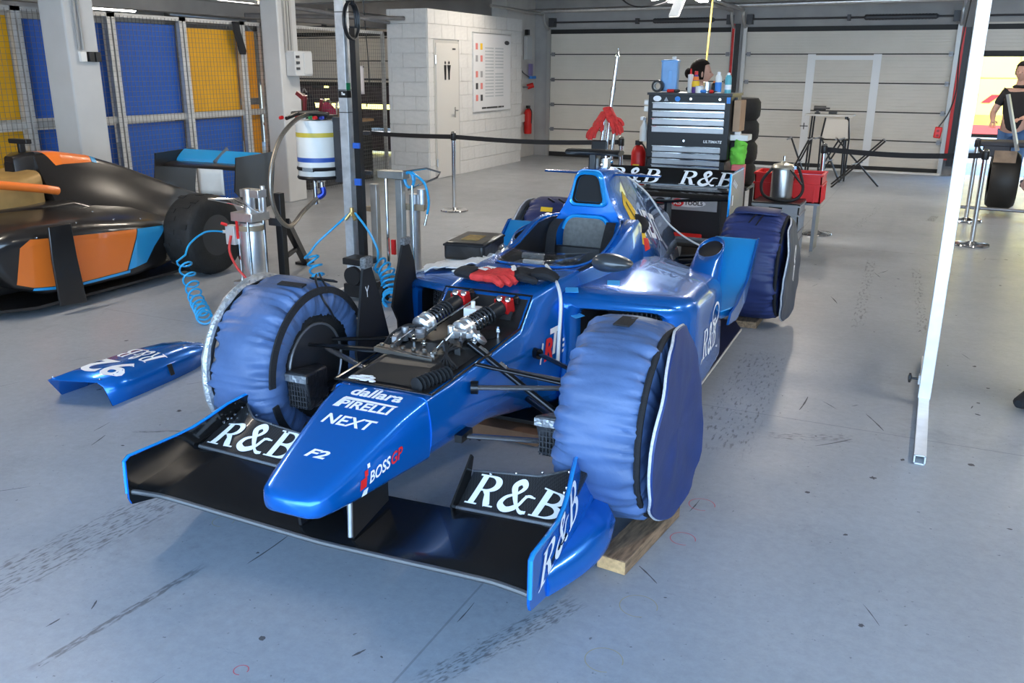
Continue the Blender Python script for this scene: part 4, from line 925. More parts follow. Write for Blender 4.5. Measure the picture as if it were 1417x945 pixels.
# ---- tyre warmers
def warmer(label, s, y, z, R, xi, xo, seed, m, flap=True, flapm=None, hole=.232, zmin=.05, band=True, gather=1.0):
    P = C2W((0, y, z)); t = thing('tyre_warmer', label, 'tyre warmer', P, CARA, 'quilted tyre warmers on the blue car'); w = xo-xi
    prof = [(hole, -.020), (hole+.02, -.032), (.30, -.034), (R-.035, -.022), (R-.012, .004), (R-.002, .03)]
    for k in range(11): prof.append((R+.006*math.sin(PI*k/10), .05+(w-.10)*k/10))
    prof += [(R-.002, w-.03), (R-.012, w-.004), (R-.035, w+.018), (.29, w+.026), (.22, w+.028), (.1, w+.03), (.02, w+.03)]
    n = 220; rg = []
    for r, h in prof:
        e = min(1, abs((h-w/2)/(w/2))); edge = e**3*(1 if r > .27 else .25); row = []
        for j in range(n):
            a = 2*PI*j/n
            q = V((math.cos(a)*2.2, math.sin(a)*2.2, seed))
            ph = 2.2*noise.noise(q*1.4)
            wr = .6*noise.noise(V((math.cos(a)*7.5, math.sin(a)*7.5, seed+h*3.0+ph*.2)))+.6*noise.noise(V((math.cos(a)*15, math.sin(a)*15, seed*4+h*4)))
            fold = (1-abs(noise.noise(V((math.cos(a)*11, math.sin(a)*11, seed*2+h*2)))))**6
            puff = noise.noise(V((math.cos(a)*2.3, math.sin(a)*2.3, seed*3+h*4)))
            rr = r+gather*(edge*.030*wr-.018*fold*(.25+edge))+.012*puff
            hh = h+edge*.016*gather*wr*(1 if h > w/2 else -1)+.010*puff*(e)
            p = V((s*(xi+hh), rr*math.cos(a), rr*math.sin(a)))
            if p.z+z < zmin: p.z = zmin-z+.1*(p.z+z-zmin)*0
            row.append(p)
        rg.append(row)
    b = B(); b.loft(rg, False, True); obj('quilted_wrap', b, m, t, smooth=70)
    if band:
        b = B()
        for a0 in [k*PI*2/26 for k in range(26)]:
            if noise.noise(V((a0*3, seed, 0))) < -.22: continue
            pts = [V((s*(xi-.040), (R-.052)*math.cos(a0+d), (R-.052)*math.sin(a0+d))) for d in (0, .08, .16, .24)]
            b.loft([[p+V((-s*.002, 0, 0)), p*1.0+V((s*.004, p.y*.09, p.z*.09)), p+V((s*.012, p.y*.09, p.z*.09)), p+V((s*.008, 0, 0))] for p in pts])
        pieces('black_strap', b, BLKF, t, smooth=50)
    b = B(); b.tube([(s*(xo+.012), (R-.028)*math.cos(a)*(1+.02*noise.noise(V((a*3, seed, 1)))), (R-.028)*math.sin(a)*(1+.02*noise.noise(V((a*3, seed, 1))))) for a in [2*PI*k/60 for k in range(60)] if (R-.028)*math.sin(a)+z > zmin+.01], .012, 6); obj('elastic_edge', b, BLKF, t)
    if flap:
        FRr = R-.012; pts = []; cen = V((s*(xo+.055), 0, -.005))
        def fp(u, a):
            r = FRr*u*(1+.035*math.cos(3*a+seed)+.02*noise.noise(V((math.cos(a)*3, math.sin(a)*3, seed))))
            wv = .014*noise.noise(V((math.cos(a)*r*9, math.sin(a)*r*9, seed*2)))+.02*u**3*math.cos(a*2+1)
            return cen+V((s*(wv+.035*(-(r*math.sin(a)))*1.0*u-.06*u**4*(1 if math.cos(a) > 0 else .1)*0), r*math.cos(a), max(r*math.sin(a), zmin-z+.0)))
        b = B(); rows = [[fp(u, 2*PI*k/60) for k in range(60)] for u in (.02, .3, .6, .85, 1)]
        rows2 = [[p+V((s*.014, 0, 0)) for p in r] for r in rows[::-1]]
        b.loft(rows+rows2); fo = obj('side_flap', b, flapm or m, t, smooth=70)
        b = B(); b.tube([p+V((s*.002, 0, 0)) for p in rows[-1]], .0055, 6, closed=True); obj('piping', b, PIPEW, fo)
    return t
wRF = warmer('bright blue tyre warmer with loose side flap on the front wheel standing on timber', 1, 0, .427, .372, .645, .915, 3.1, WARM, True, WARM2, band=False, zmin=.055)
b = B(); b.box((.70, -.02, .372), (.06, .12, .006)); b.v = [V((p.x+.07, p.y, p.z+.004)) for p in b.v]; obj('black_patch', b, BLKF, wRF)
wLF = warmer('bright blue tyre warmer with open side showing the front wheel hub', -1, 0, .427, .372, .645, .915, 8.7, WARM, False, zmin=.055)
b = B(); b.tube([V((-.935, .36*math.cos(a), .36*math.sin(a))) for a in [2*PI*k/50 for k in range(51)]], [.016+.006*random.random() for k in range(51)], 7); obj('foil_edge', b, mat('crumpled_foil', (.55, .55, .54), .35, .6, var=.3, vscale=30, bump=1, bscale=60), wLF)
for a in (1.15, 1.75):
    b = B(); c_, s_ = math.cos(a), math.sin(a); b.box((-.69, .378*c_, .378*s_), (.13, .035, .008), rx(a-PI/2)); obj('velcro_strap', b, BLKF, wLF, bevel=.002)
b = B(); b.tube(bez([(-.70, .12, .375), (-.66, .06, .36), (-.60, .02, .30), (-.585, .05, .24), (-.60, .1, .18)], 8), .005, 6); b.tube(bez([(-.70, .14, .375), (-.65, .10, .35), (-.61, .12, .28)], 8), .005, 6); obj('draw_cord', b, BLK, wLF)
b = B(); b.box((-.645, -.10, -.245), (.012, .055, .03)); obj('yellow_tag', b, YEL, wLF)
wRR = warmer('navy tyre warmer with white script on its flap, rear wheel by the crates', 1, 3.12, .40, .36, .555, .905, 5.3, NAVY, True, mat('slate_nylon', (.05, .06, .085), .5, var=.1), zmin=.045, band=False, gather=.8)
b = B(); rg = []
for k in range(9):
    a = 1.35+.55*k/8; rg.append([V((x, .385*math.cos(a)*1.0, .385*math.sin(a)+.006*math.sin(x*20))) for x in (.57, .68, .79, .88)])
b.loft(rg, False, False, closed=False); obj('top_flap', b, NAVY, wRR, solid=.012, sub=1)
b = B(); b.tube(bez([(.74, -.06, .37), (.72, -.16, .35), (.70, -.22, .32)], 6), .005, 5); b.tube(bez([(.78, -.06, .37), (.77, -.16, .35), (.75, -.24, .31)], 6), .005, 5); obj('draw_cord', b, BLK, wRR)
for gph, yy, zz in ((ribbon(arc2(.5, .55, .32, .42, -.9, 4.6, 18)+[(.9, -.1)], .26), -.18, .06), (ribbon([(.0, .2), (.35, .95), (.75, .9), (.55, .0)], [.18, .3, .34, .3]), -.16, -.07)):
    decal('flap_print', gph, (.985, yy, zz), (0, .075, .01), (0, -.015, .11), WHT, wRR, None, dirn=(1, 0, 0), lift=.02)
wLR = warmer('navy tyre warmer with small yellow patch on the far rear wheel', -1, 3.12, .40, .36, .555, .905, 6.4, NAVY, True, mat('foil_nylon', (.30, .30, .31), .4, .3, var=.2, bump=.5, bscale=20), zmin=.045, band=True, gather=.8)
b = B(); b.box((-.74, -.21, .305), (.09, .006, .035), rx(-.55)); obj('yellow_patch', b, YEL, wLR)
b = B(); b.box((-.60, -.14, .335), (.07, .006, .03), rx(-.9)); obj('white_patch', b, WHT, wLR)
for x in (-.64, -.72):
    b = B(); b.box((x, -.13, .352), (.012, .20, .008), rx(-.35)); obj('seam_strap', b, BLKF, wLR)

# ---- timber under wheel and floor
t = thing('timber_beam', 'short worn timber beam under the front wheel', 'timber', (-.80, 2.86, 0), math.radians(-7))
b = B(); b.box((0, 0, .026), (.11, .50, .052)); obj('beam', b, WOOD, t, bevel=.004)
b = B(); b.box((0, -.2512, .026), (.106, .003, .048)); obj('sawn_end', b, WOODE, t)
for (x, y, l, w, lab) in ((-1.72, 3.62, .85, .30, 'brown wooden board lying under the front of the race car'), (-1.70, 4.9, .9, .3, 'brown wooden board under the middle of the race car floor')):
    b = B(); b.box((x, y, .03), (l, w, .06)); tag(obj('wooden_board', b, mat('brown_board', (.17, .085, .045), .8, var=.2), bevel=.004), lab, 'board')
for (x, y) in ((-2.1, 3.2), (-.95, 6.15), (-2.45, 6.15), (-2.45, 2.95)): pass
for i, (x, y) in enumerate(((-2.48, 2.99), (-1.0, 6.12), (-2.5, 6.12))):
    b = B(); b.box((x, y, .022), (.14, .42, .044)); tag(obj('wheel_block', b, WOOD, bevel=.004), ('timber block beneath the front wheel by the loose bodywork panel', 'timber block beneath the rear wheel by the crates', 'timber block beneath the far rear wheel')[i], 'timber')

# ---- gloves, box and towel resting on the car
def glove(name, lab, o, rot, m1, m2, sc_=1.0, mirror=1):
    t = thing(name, lab, 'glove', o, rot)
    b = B(); b.sphere((0, 0, .02), (.055, .06, .022), 14, 8, fn=lambda p: V((p.x*(1+.15*math.sin(p.y*60)), p.y, p.z*(1+.3*math.sin(p.x*90))))); obj('palm', b, m1, t)
    for k, (dx, l) in enumerate(((-.040, .065), (-.014, .078), (.014, .074), (.038, .058))):
        b = B(); b.tube(bez([(dx*.8, -.035, .02), (dx*1.1, -.06-l*.4, .026), (dx*1.25, -.06-l, .010)], 5), [.016]*3+[.015]*4+[.014]*2+[.010]*2, 8); obj('finger', b, m1, t)
    b = B(); b.tube(bez([(.04*mirror, .01, .02), (.075*mirror, -.015, .022), (.09*mirror, -.055, .012)], 5), [.017]*5+[.015]*4+[.010]*2, 8); obj('thumb', b, m1, t)
    b = B(); b.loft([[V((r*math.cos(a), y, .02+h*math.sin(a))) for a in [2*PI*k/14 for k in range(14)]] for y, r, h in ((.03, .052, .022), (.07, .046, .024), (.11, .05, .02), (.115, .046, .016))]); obj('cuff', b, m2, t)
    t.scale = (sc_, sc_, sc_)
    return t
p = C2W((-.07, .53, .752)); g1_ = glove('work_glove', 'red work glove lying flat on the race car cowl', p, math.radians(75), REDC, BLKF, 1.25)
p = C2W((.085, .60, .757)); g2_ = glove('work_glove', 'black and red work glove with white print beside the cockpit', p, math.radians(115), BLKF, REDC, 1.2, -1)
decal('glove_print', ribbon([(0, .3), (.3, .45), (.6, .4), (1, .55)], [.5, .7, .6, .5]), (-.045, .02, .043), (.09, 0, 0), (0, .03, 0), WHT, g2_, None, lift=.003)
b = B()
for i in range(5): b.add(*[[V((-.02+.012*i, -.02+.01*(i % 2), .044)), V((.0+.012*i, -.015, .0445)), V((.0+.012*i, .03, .0445)), V((-.012+.012*i, .025, .044))], [(0, 1, 2, 3)]])
obj('glove_print', b, WHT, g1_, smooth=0)
def cloth(name, lab, cat, cx, cy, w, l, zf, m, seed, rot=0, amp=.008, edge=.01, par=None):
    def fn(u, v):
        x = (u-.5)*w; y = (v-.5)*l; e = noise.noise(V((u*9, v*9, seed)))*edge*3*(max(abs(u-.5), abs(v-.5))*2)**8
        x, y = x+e, y+e*.8; X = cx+x*math.cos(rot)-y*math.sin(rot); Y = cy+x*math.sin(rot)+y*math.cos(rot)
        return V((X, Y, zf(X, Y)+.006+amp*(noise.noise(V((X*14, Y*14, seed)))+.5)))
    b = B(); b.grid(fn, 26, 26); return tag(obj(name, b, m, solid=.004, smooth=70), lab, cat)
TOW = mat('white_towelling', (.86, .85, .83), .95, bump=.8, bscale=90)
def podz(X, Y):
    q = V((X-CARX, Y-CARY, 0)); h = podL_bvh.ray_cast(V((q.x, q.y, 2)), V((0, 0, -1))); return h[0].z if h[0] is not None else .62
tow = cloth('white_towel', 'white towel spread on the race car sidepod under a black box', 'towel', CARX-.56, CARY+1.27, .40, .56, lambda X, Y: podz(X, Y)+.008, TOW, 3, .2, .022, .02)
t = thing('battery_box', 'black padded box standing on the white towel', 'box', C2W((-.60, 1.48, podz(CARX-.6, CARY+1.48)+.026)), math.radians(8))
b = B(); b.box((0, 0, .05), (.24, .38, .10)); obj('case', b, mat('black_vinyl', (.015, .015, .016), .3, 0, .3, bump=.3, bscale=18), t, bevel=.018, seg=3)
b = B(); b.box((0, 0, .085), (.246, .386, .012)); obj('seam', b, BLKF, t, bevel=.004)
b = B(); b.box((.0, -.02, .102), (.10, .15, .003)); obj('ochre_label', b, mat('ochre_print', (.28, .18, .04), .6, var=.4, vscale=40), t)
b = B(); b.tube(bez([(.11, -.17, .04), (.17, -.25, .03), (.24, -.32, .05)], 8), .006, 6); obj('lead', b, BLK, t)

# ---- bodywork panel lying on the floor at the left
t = thing('bodywork_panel', 'blue metallic bodywork panel with white number lying on the floor', 'car panel', (-3.86, 3.41, 0), math.radians(0))
def bp(y, w, zt, wt, zb): return [V((-w, y, zb)), V((-wt, y, zt-.012)), V((-wt+.03, y, zt)), V((wt-.04, y, zt)), V((wt, y, zt-.02)), V((w, y, zb))]
secs = [(-.42, .19, .125, .16, .0), (-.25, .185, .135, .152, .0), (0, .17, .138, .135, .0), (.2, .145, .128, .11, .0), (.33, .12, .108, .085, .01), (.40, .095, .085, .065, .025), (.43, .07, .07, .048, .03)]
b = B(); rg = []
for q in secs:
    r = bp(*q)
    if q[0] < -.4: r = [V((p.x, p.y-.0-(.08 if p.x < 0 else 0)*(p.z/.13)-.02*(p.z/.13), p.z)) for p in r]
    rg.append(r)
b.loft(rg, False, False, closed=False); bpv = b.bvh(); obj('shell', b, BLUE, t, solid=.008, smooth=50)
b = B(); b.prism([(.166, .0, .03), (.164, .03, .03), (.146, .03, .09), (.148, .0, .09)], (.010, 0, 0)); obj('slot', b, BLKM, t, bevel=.003)
decal('panel_number', fit(text2d('92', 1, 0, .025)), (.145, -.17, .13), (-.29, 0, 0), (0, -.19, 0), WHT, t, bpv, dirn=(0, 0, 1), lift=.006, sub=2)
decal('panel_lettering', RB, (.13, .03, .13), (-.074, .0, 0), (0.0, -.15, 0), WHT, t, bpv, dirn=(0, 0, 1), lift=.006, sub=2)
decal('red_stripe', ribbon([(0, 0), (.0, .22)], .03), (-.125, -.06, .13), (1, 0, 0), (0, .8, 0), RED, t, bpv, dirn=(0, 0, 1), lift=.006)
decal('white_line', ribbon([(0, 0), (-.03, .18)], .006), (.06, .22, .13), (1, 0, 0), (0, 1, 0), WHT, t, bpv, dirn=(0, 0, 1), lift=.006)
decal('small_lettering', fit(text2d('NEXT', 1, .1, .02)), (.04, .35, .11), (-.09, .0, 0), (0, -.04, 0), WHT, t, bpv, dirn=(0, 0, 1), lift=.006)
for (x, y) in ((-.13, -.5), (.12, -.42), (.11, -.2), (.08, .2)):
    b = B(); b.sphere((x, y, .128 if abs(x) > .165 else .134), .006, 6, 4); obj('fastener', b, STEEL, t)

# ---- gantry: two pale aluminium uprights with feet
def upright(lab, x, y, w, h, knob, parts, m=ALUW):
    t = thing('aluminium_stand', lab, 'stand', (x, y, 0), 0, 'uprights of the aluminium gantry')
    b = B(); b.box((0, 0, h/2+.04), (w, w, h)); obj('pole', b, m, t, bevel=.003)
    b = B(); f0, f1 = parts
    for dx, dz, a, c in ((0, .042, .05, .006), (0, .003, .05, .006), (-.022, .022, .006, .045), (.022, .022, .006, .045)): b.box((dx, (f0+f1)/2, dz), (a, f1-f0, c))
    obj('foot_tube', b, ALUW, t)
    if knob:
        b = B(); b.cyl((-w/2-.05, .02, .13), (-w/2, .02, .13), .006, n=8); b.lathe([(.008, 0), (.026, .004), (.026, .014), (.010, .02)], (-w/2-.06, .02, .13), (1, 0, 0), 7); obj('knob', b, BLK, t)
        b = B(); b.box((-w/2-.004, .02, .13), (.01, .04, .05)); obj('plate', b, WHTP, t)
    return t
st_r = upright('white square aluminium upright at the right with knob and open foot tube', .125, 4.86, .06, 3.2, True, (-.82, .75))
st_l = upright('dull aluminium upright beside the white fuel churn, blue hoses tied on', -4.0, 5.63, .075, 3.2, False, (-.3, .15), mat('oxidised_aluminium', (.52, .53, .54), .42, .45, var=.2, vscale=14))
b = B()
for z in (2.06, 1.52, 1.36): b.box((0, 0, z), (.079, .079, .006))
obj('seam_line', b, DGREY, st_l)
b = B(); b.box((.038, -.012, 1.545), (.004, .05, .05)); obj('green_sticker', b, mat('green_print', (.01, .22, .09), .5), st_l)
b = B(); b.box((.005, -.038, 1.49), (.075, .004, .05)); b.box((.04, -.01, 1.49), (.004, .05, .05)); obj('black_sticker', b, BLK, st_l)
b = B(); b.box((.010, -.041, 1.49), (.03, .002, .012)); b.box((.0, -.041, 1.495), (.012, .002, .022)); obj('sticker_mark', b, WHT, st_l)
b = B(); b.box((.085, .02, 1.0), (.05, .05, 1.9)); obj('black_rail', b, BLK, st_l)
b = B(); b.box((.085, -.01, .85), (.055, .02, .05)); b.box((.085, -.01, 1.12), (.055, .02, .04)); obj('rail_clamp', b, mat('blue_clamp', (.03, .12, .5), .4), st_l)
t = thing('cable_coil', 'coil of black cable hung on the dull aluminium upright', 'cable', (-3.945, 5.6, 2.0)); b = B()
for k in range(6): b.tube([V((.03+.006*k, (.075+.006*(k % 3))*math.cos(a), (.12+.008*(k % 2))*math.sin(a))) for a in [2*PI*i/28 for i in range(28)]], .006, 6, closed=True)
obj('cable_loops', b, BLK, t)
b = B(); b.box((.045, 0, .12), (.06, .02, .03)); obj('tie', b, BLKF, t)

# ---- fuel churn with braided hose
t = thing('fuel_churn', 'white plastic fuel churn with yellow and blue tape and braided hose', 'fuel churn', (-4.42, 5.82, 0))
b = B(); b.lathe([(.0, .84), (.15, .84), (.165, .86), (.165, 1.27), (.155, 1.285), (0, 1.285)], n=28); obj('tank', b, WHTP, t, smooth=50)
for z, m in ((1.175, mat('yellow_tape', (.62, .47, .06), .5)), (.985, mat('blue_tape', (.03, .09, .38), .4))):
    b = B(); b.lathe([(.1665, z-.017), (.1665, z+.017)], n=28, cap=False); obj('tape_band', b, m, t)
for z in (.915, .845):
    b = B(); b.lathe([(.17, z-.014), (.176, z), (.17, z+.014)], n=28, cap=False); obj('clamp_band', b, BLK, t)
b = B(); b.box((.03, -.18, .915), (.10, .02, .03)); obj('clamp_buckle', b, STEEL, t)
b = B(); b.lathe([(.04, .80), (.05, .82), (.05, .84)], n=16); b.cyl((.02, 0, .74), (.02, 0, .82), .022, n=10); b.cyl((-.05, 0, .62), (-.05, 0, .84), .02, n=10); obj('outlet', b, STEEL, t)
b = B(); b.tube(bez([(.02, 0, .76), (.025, 0, .71), (-.01, -.02, .68)], 5), .024, 10); obj('blue_fitting', b, MATS['blue_anodised'], t)
b = B(); b.tube(bez([(-.01, -.02, .68), (-.06, -.16, .58), (-.02, -.38, .50), (.0, -.54, .60), (.0, -.60, .78), (0, -.57, .98), (0, -.44, 1.18), (0, -.24, 1.30), (0, -.08, 1.33)], 10), .017, 10); obj('braided_hose', b, mat('steel_braid', (.33, .29, .24), .35, .8, var=.2, vscale=150), t)
b = B(); b.tube(bez([(-.14, -.12, 1.33), (0, -.10, 1.34), (.16, -.06, 1.33)], 6), .02, 8); b.tube([(-.02, -.34, 1.31), (-.02, -.2, 1.34)], .015, 8); b.box((.05, 0, 1.31), (.2, .16, .03)); obj('valve_bar', b, BLK, t)
for k, (x, y, m) in enumerate(((-.10, -.1, RED), (-.03, -.12, WHT), (.04, -.12, mat('green_fitting', (.05, .3, .1), .4)), (.08, -.12, RED), (.13, -.1, MATS['blue_anodised']), (-.16, -.22, RED))):
    b = B(); b.cyl((x, y-.02, 1.305), (x+.03, y-.03, 1.31), .014, n=8); obj('fitting', b, m, t)
b = B(); b.cyl((-.09, -.03, 1.33), (-.05, -.06, 1.47), .016, n=8); b.cyl((.02, .02, 1.33), (.06, 0, 1.44), .014, n=8); b.box((-.1, -.04, 1.46), (.10, .03, .03), ry(.6)); obj('lever', b, mat('maroon_paint', (.16, .02, .02), .4), t)
b = B(); b.box((.21, 0, 1.06), (.10, .03, .5)); b.box((.36, -.02, 1.2), (.3, .03, .03)); b.box((.36, -.02, .9), (.3, .03, .03)); obj('hanging_bracket', b, DGREY, t)

# ---- pneumatic air jacks and black stand
def airjack1():
    t = thing('air_jack', 'silver pneumatic air jack with red hose beside the orange car tyre', 'air jack', (-4.76, 5.36, 0))
    b = B(); b.lathe([(.09, .06), (.095, .08), (.095, .50), (.085, .52), (.0, .53)], n=24); obj('cylinder', b, ALU, t)
    b = B()
    for a in range(4): b.cyl((.10*math.cos(a*PI/2+.5), .10*math.sin(a*PI/2+.5), .04), (.10*math.cos(a*PI/2+.5), .10*math.sin(a*PI/2+.5), .60), .011, n=8)
    obj('tie_rod', b, STEEL, t)
    b = B(); b.box((0, 0, .57), (.21, .21, .07)); b.box((0, 0, .03), (.24, .24, .06)); pieces('end_block', b, ALU, t, bevel=.006)
    b = B(); b.cyl((0, 0, .59), (0, 0, .78), .045, n=16); b.box((.03, .02, .745), (.18, .10, .06)); b.cyl((.09, .06, .60), (.09, .06, .80), .02, n=10); b.cyl((.05, .06, .60), (.05, .06, .74), .012, n=8); obj('ram', b, ALU, t, bevel=.003)
    b = B(); b.box((-.135, -.06, .42), (.09, .07, .15)); b.cyl((-.22, -.08, .44), (-.17, -.07, .44), .014, n=8); obj('valve_block', b, mat('pale_valve', (.62, .62, .60), .4, .3), t, bevel=.004)
    b = B(); b.cyl((-.15, -.1, .50), (-.19, -.12, .515), .012, n=8); b.box((-.05, -.10, .47), (.015, .015, .14)); obj('red_lever', b, RED, t)
    b = B(); b.lathe([(.098, .46), (.103, .46), (.103, .50), (.098, .50)], n=24, cap=False); obj('strap_band', b, mat('tan_strap', (.32, .25, .17), .5, .2), t)
    b = B(); b.tube([(-.28, -.14, .70), (-.10, -.05, .70), (.05, -.08, .66), (.10, -.02, .60)], .008, 6); b.tube([(-.28, -.14, .70), (-.18, -.02, .66), (-.06, .02, .63)], .008, 6); obj('wire_handle', b, STEEL, t)
    b = B(); b.tube(bez([(-.12, -.10, .42), (-.12, -.13, .30), (-.05, -.14, .18), (.02, -.13, .10), (.02, -.12, .05)], 8), .010, 8); obj('red_hose', b, mat('red_hose', (.65, .04, .03), .4), t)
    b = B(); b.tube(bez([(-.15, .02, .38), (-.20, .05, .25), (-.14, .05, .12)], 8), .010, 6); obj('black_hose', b, BLK, t)
    return t
airjack1()
t = thing('trestle_stand', 'black steel stand leg with slanted brace behind the air jack', 'stand', (-4.68, 5.62, 0))
b = B(); b.box((0, 0, .36), (.06, .06, .72)); obj('post', b, BLK, t, bevel=.003)
b = B(); b.bar((.02, .04, .48), (-.25, .60, .02), .05, .07); obj('brace', b, BLK, t)
b = B(); b.bar((-.01, .06, .20), (-.15, .38, .20), .03, .03); b.box((-.28, .62, .012), (.10, .14, .024)); b.box((0, 0, .012), (.1, .1, .024)); pieces('crossbar', b, BLK, t)
b = B(); b.box((-.03, -.035, .49), (.12, .012, .06)); obj('perforated_plate', b, DGREY, t)
def coil(pts, r, turns, tr):
    P_ = bez(pts, 24); n = len(P_); out = []; bb = B(); total = turns*2*PI
    up_ = V((.3, .2, 1)).normalized()
    N_ = turns*14
    for i in range(N_+1):
        u = i/N_*(n-1); k = min(int(u), n-2); p = P_[k].lerp(P_[k+1], u-k); d = (P_[k+1]-P_[k]).normalized()
        x, y = bb.frame(d); a = i/N_*total; out.append(p+x*r*math.cos(a)+y*r*math.sin(a))
    return out
b = B(); c_ = coil([(-4.93, 4.80, .30), (-4.80, 4.72, .17), (-4.64, 4.60, .08), (-4.45, 4.45, .06), (-4.28, 4.30, .06)], .05, 9, .008)
b.tube(bez([(-4.97, 5.28, .44), (-5.0, 5.12, .46), (-5.0, 4.95, .40), (-4.97, 4.86, .33)], 8)+c_, .0075, 6); tag(obj('coiled_hose', b, SKYB), 'coiled blue air hose running from the air jack to the floor panel', 'air hose', 'coiled blue air hoses')
b = B(); b.tube(bez([(-3.97, 5.58, .62), (-4.05, 5.48, .52), (-4.16, 5.40, .40), (-4.2, 5.36, .33)], 8)+coil([(-4.2, 5.36, .31), (-4.16, 5.36, .22), (-4.10, 5.30, .12), (-4.05, 5.2, .06)], .05, 5, .01), .009, 6); tag(obj('coiled_hose', b, SKYB), 'short coiled blue air hose left of the dull aluminium upright', 'air hose', 'coiled blue air hoses')
b = B(); b.tube(bez([(-3.93, 5.58, .62), (-3.82, 5.58, .50), (-3.74, 5.58, .36), (-3.72, 5.55, .28)], 8)+coil([(-3.72, 5.55, .26), (-3.62, 5.52, .20), (-3.56, 5.46, .12), (-3.50, 5.38, .05), (-3.45, 5.3, .05)], .06, 10, .01), .009, 6); tag(obj('coiled_hose', b, SKYB), 'coiled blue air hose right of the dull aluminium upright, behind the bargeboards', 'air hose', 'coiled blue air hoses')
b = B(); b.tube([(-3.95, 5.57, .66), (-3.95, 5.57, .60)], .016, 8); b.tube([(-3.95, 5.57, .63), (-3.99, 5.54, .57)], .012, 8); b.tube([(-3.95, 5.57, .63), (-3.91, 5.55, .57)], .012, 8); tag(obj('hose_splitter', b, mat('brass', (.60, .42, .16), .35, .8)), 'small brass Y hose splitter tied to the dull aluminium upright', 'hose fitting')
t = thing('air_jack', 'slim grey pneumatic air jack with blue hose coil on top', 'air jack', (-3.86, 5.98, 0))
b = B(); b.box((-.11, -.06, .40), (.06, .05, .80)); b.box((.09, .0, .42), (.06, .06, .84)); obj('rail', b, mat('dull_aluminium', (.42, .42, .40), .4, .7, var=.15), t, bevel=.004)
b = B(); b.cyl((.17, .08, .03), (.17, .08, .72), .045, n=16); b.cyl((.23, .10, .60), (.23, .10, .76), .04, n=14); obj('cylinder', b, ALU, t)
b = B(); b.cyl((-.02, -.03, .02), (-.02, -.03, .86), .013, n=8); b.cyl((.20, .0, .1), (.20, 0, .80), .009, n=8); obj('rod', b, STEEL, t)
b = B(); b.box((.03, 0, .875), (.24, .10, .06)); obj('head_block', b, MATS['dull_aluminium'], t, bevel=.006)
b = B(); b.box((.15, .05, .62), (.26, .02, .05)); b.box((-.17, -.06, .60), (.05, .03, .04)); pieces('bracket', b, MATS['tan_strap'], t)
b = B(); b.tube([(.12, 0, .90), (.30, .06, .93), (.40, .10, .90), (.38, .08, .86), (.16, 0, .76)], .009, 6); obj('wire_handle', b, STEEL, t)
b = B(); b.tube([V((.17+.04*math.cos(a), .0+.01*a/6, .84+.06*math.sin(a))) for a in [2*PI*k/14 for k in range(36)]], .010, 6); b.tube(bez([(.20, .0, .90), (.30, .02, .82), (.33, .03, .68), (.32, .02, .58)], 8), .010, 6); obj('blue_hose', b, SKYB, t)
b = B(); b.cyl((.32, .02, .58), (.30, .01, .49), .010, n=8); obj('chrome_nozzle', b, STEEL, t)
b = B(); b.box((.03, -.03, .3), (.035, .02, .12)); obj('red_mark', b, RED, t)
b = B(); b.box((0, 0, .015), (.4, .3, .03)); obj('base_plate', b, DGREY, t)
t = thing('tool_trolley', 'low black hose reel trolley at the foot of the dull aluminium upright', 'trolley', (-3.78, 5.40, 0))
b = B(); b.box((0, 0, .22), (.16, .12, .12)); obj('box', b, ALUW, t, bevel=.01)
b = B(); b.box((0, 0, .30), (.20, .16, .05)); b.box((.0, .02, .08), (.2, .2, .10)); pieces('lid', b, BLK, t, bevel=.006)
b = B(); b.cyl((.0, -.075, .20), (0, -.11, .20), .07, n=20); b.cyl((.18, .0, .06), (.22, 0, .06), .06, n=16); pieces('castor', b, BLKM, t)
# ================================================================ ORANGE AND BLACK RACE CAR at the left
oc = thing('race_car', 'black and orange race car parked by the wire mesh, tail towards the pillars', 'race car', (-6.25, 4.5, 0), 0)
es = [(.12, .085, 1.05, .17, .84, .27, .70, .36, .52), (.32, .10, 1.045, .19, .86, .30, .70, .40, .50), (.62, .085, .99, .19, .80, .32, .62, .42, .44), (.95, .07, .88, .18, .70, .33, .54, .42, .36), (1.3, .05, .74, .15, .58, .30, .44, .38, .28), (1.65, .04, .60, .11, .47, .20, .36, .26, .22), (1.95, .03, .50, .07, .42, .12, .34, .15, .22)]
b = B(); b.loft([hring(y, [(0, z0), (x0, z0), (x1, z1), (x2, z2), (x3, z3), (0, z3)], [.05, .08, .10, .05], 4) for y, x0, z0, x1, z1, x2, z2, x3, z3 in es]); oe = b.bvh(); obj('engine_cover', b, BLKG, oc, smooth=60)
OR = lambda pts: ([V(p) for p in pts], [tuple(range(len(pts)))])
decal('orange_top_panel', OR([(0, .10), (.09, -.04), (.44, -.03), (.48, .10), (.22, .10)]), (.11, .17, .985), (0, 1, 0), (-.9, 0, 1), ORANGE, oc, oe, dirn=(1, 0, .8), lift=.003, sub=4)
decal('light_blue_band', OR([(0, -.03), (.05, -.035), (.09, .10), (.04, .10)]), (.11, .615, .985), (0, 1, 0), (-.9, 0, 1), LBLUE, oc, oe, dirn=(1, 0, .8), lift=.003, sub=4)
b = B(); b.loft([hring(y, [(0, z0), (w, z0), (w*1.15, zb), (0, zb)], .03, 3) for y, w, z0, zb in ((-.02, .05, 1.03, .72), (.05, .085, 1.05, .70), (.14, .09, 1.055, .70))]); obj('roll_hoop', b, BLKG, oc)
b = B(); b.loft([[V((p.x, -.03, p.y)) for p in rpoly([(-.045, .99), (.045, .99), (.05, .83), (-.05, .83)], .02)], [V((p.x, -.022, p.y)) for p in rpoly([(-.045, .99), (.045, .99), (.05, .83), (-.05, .83)], .02)]]); obj('intake', b, DARK, oc)
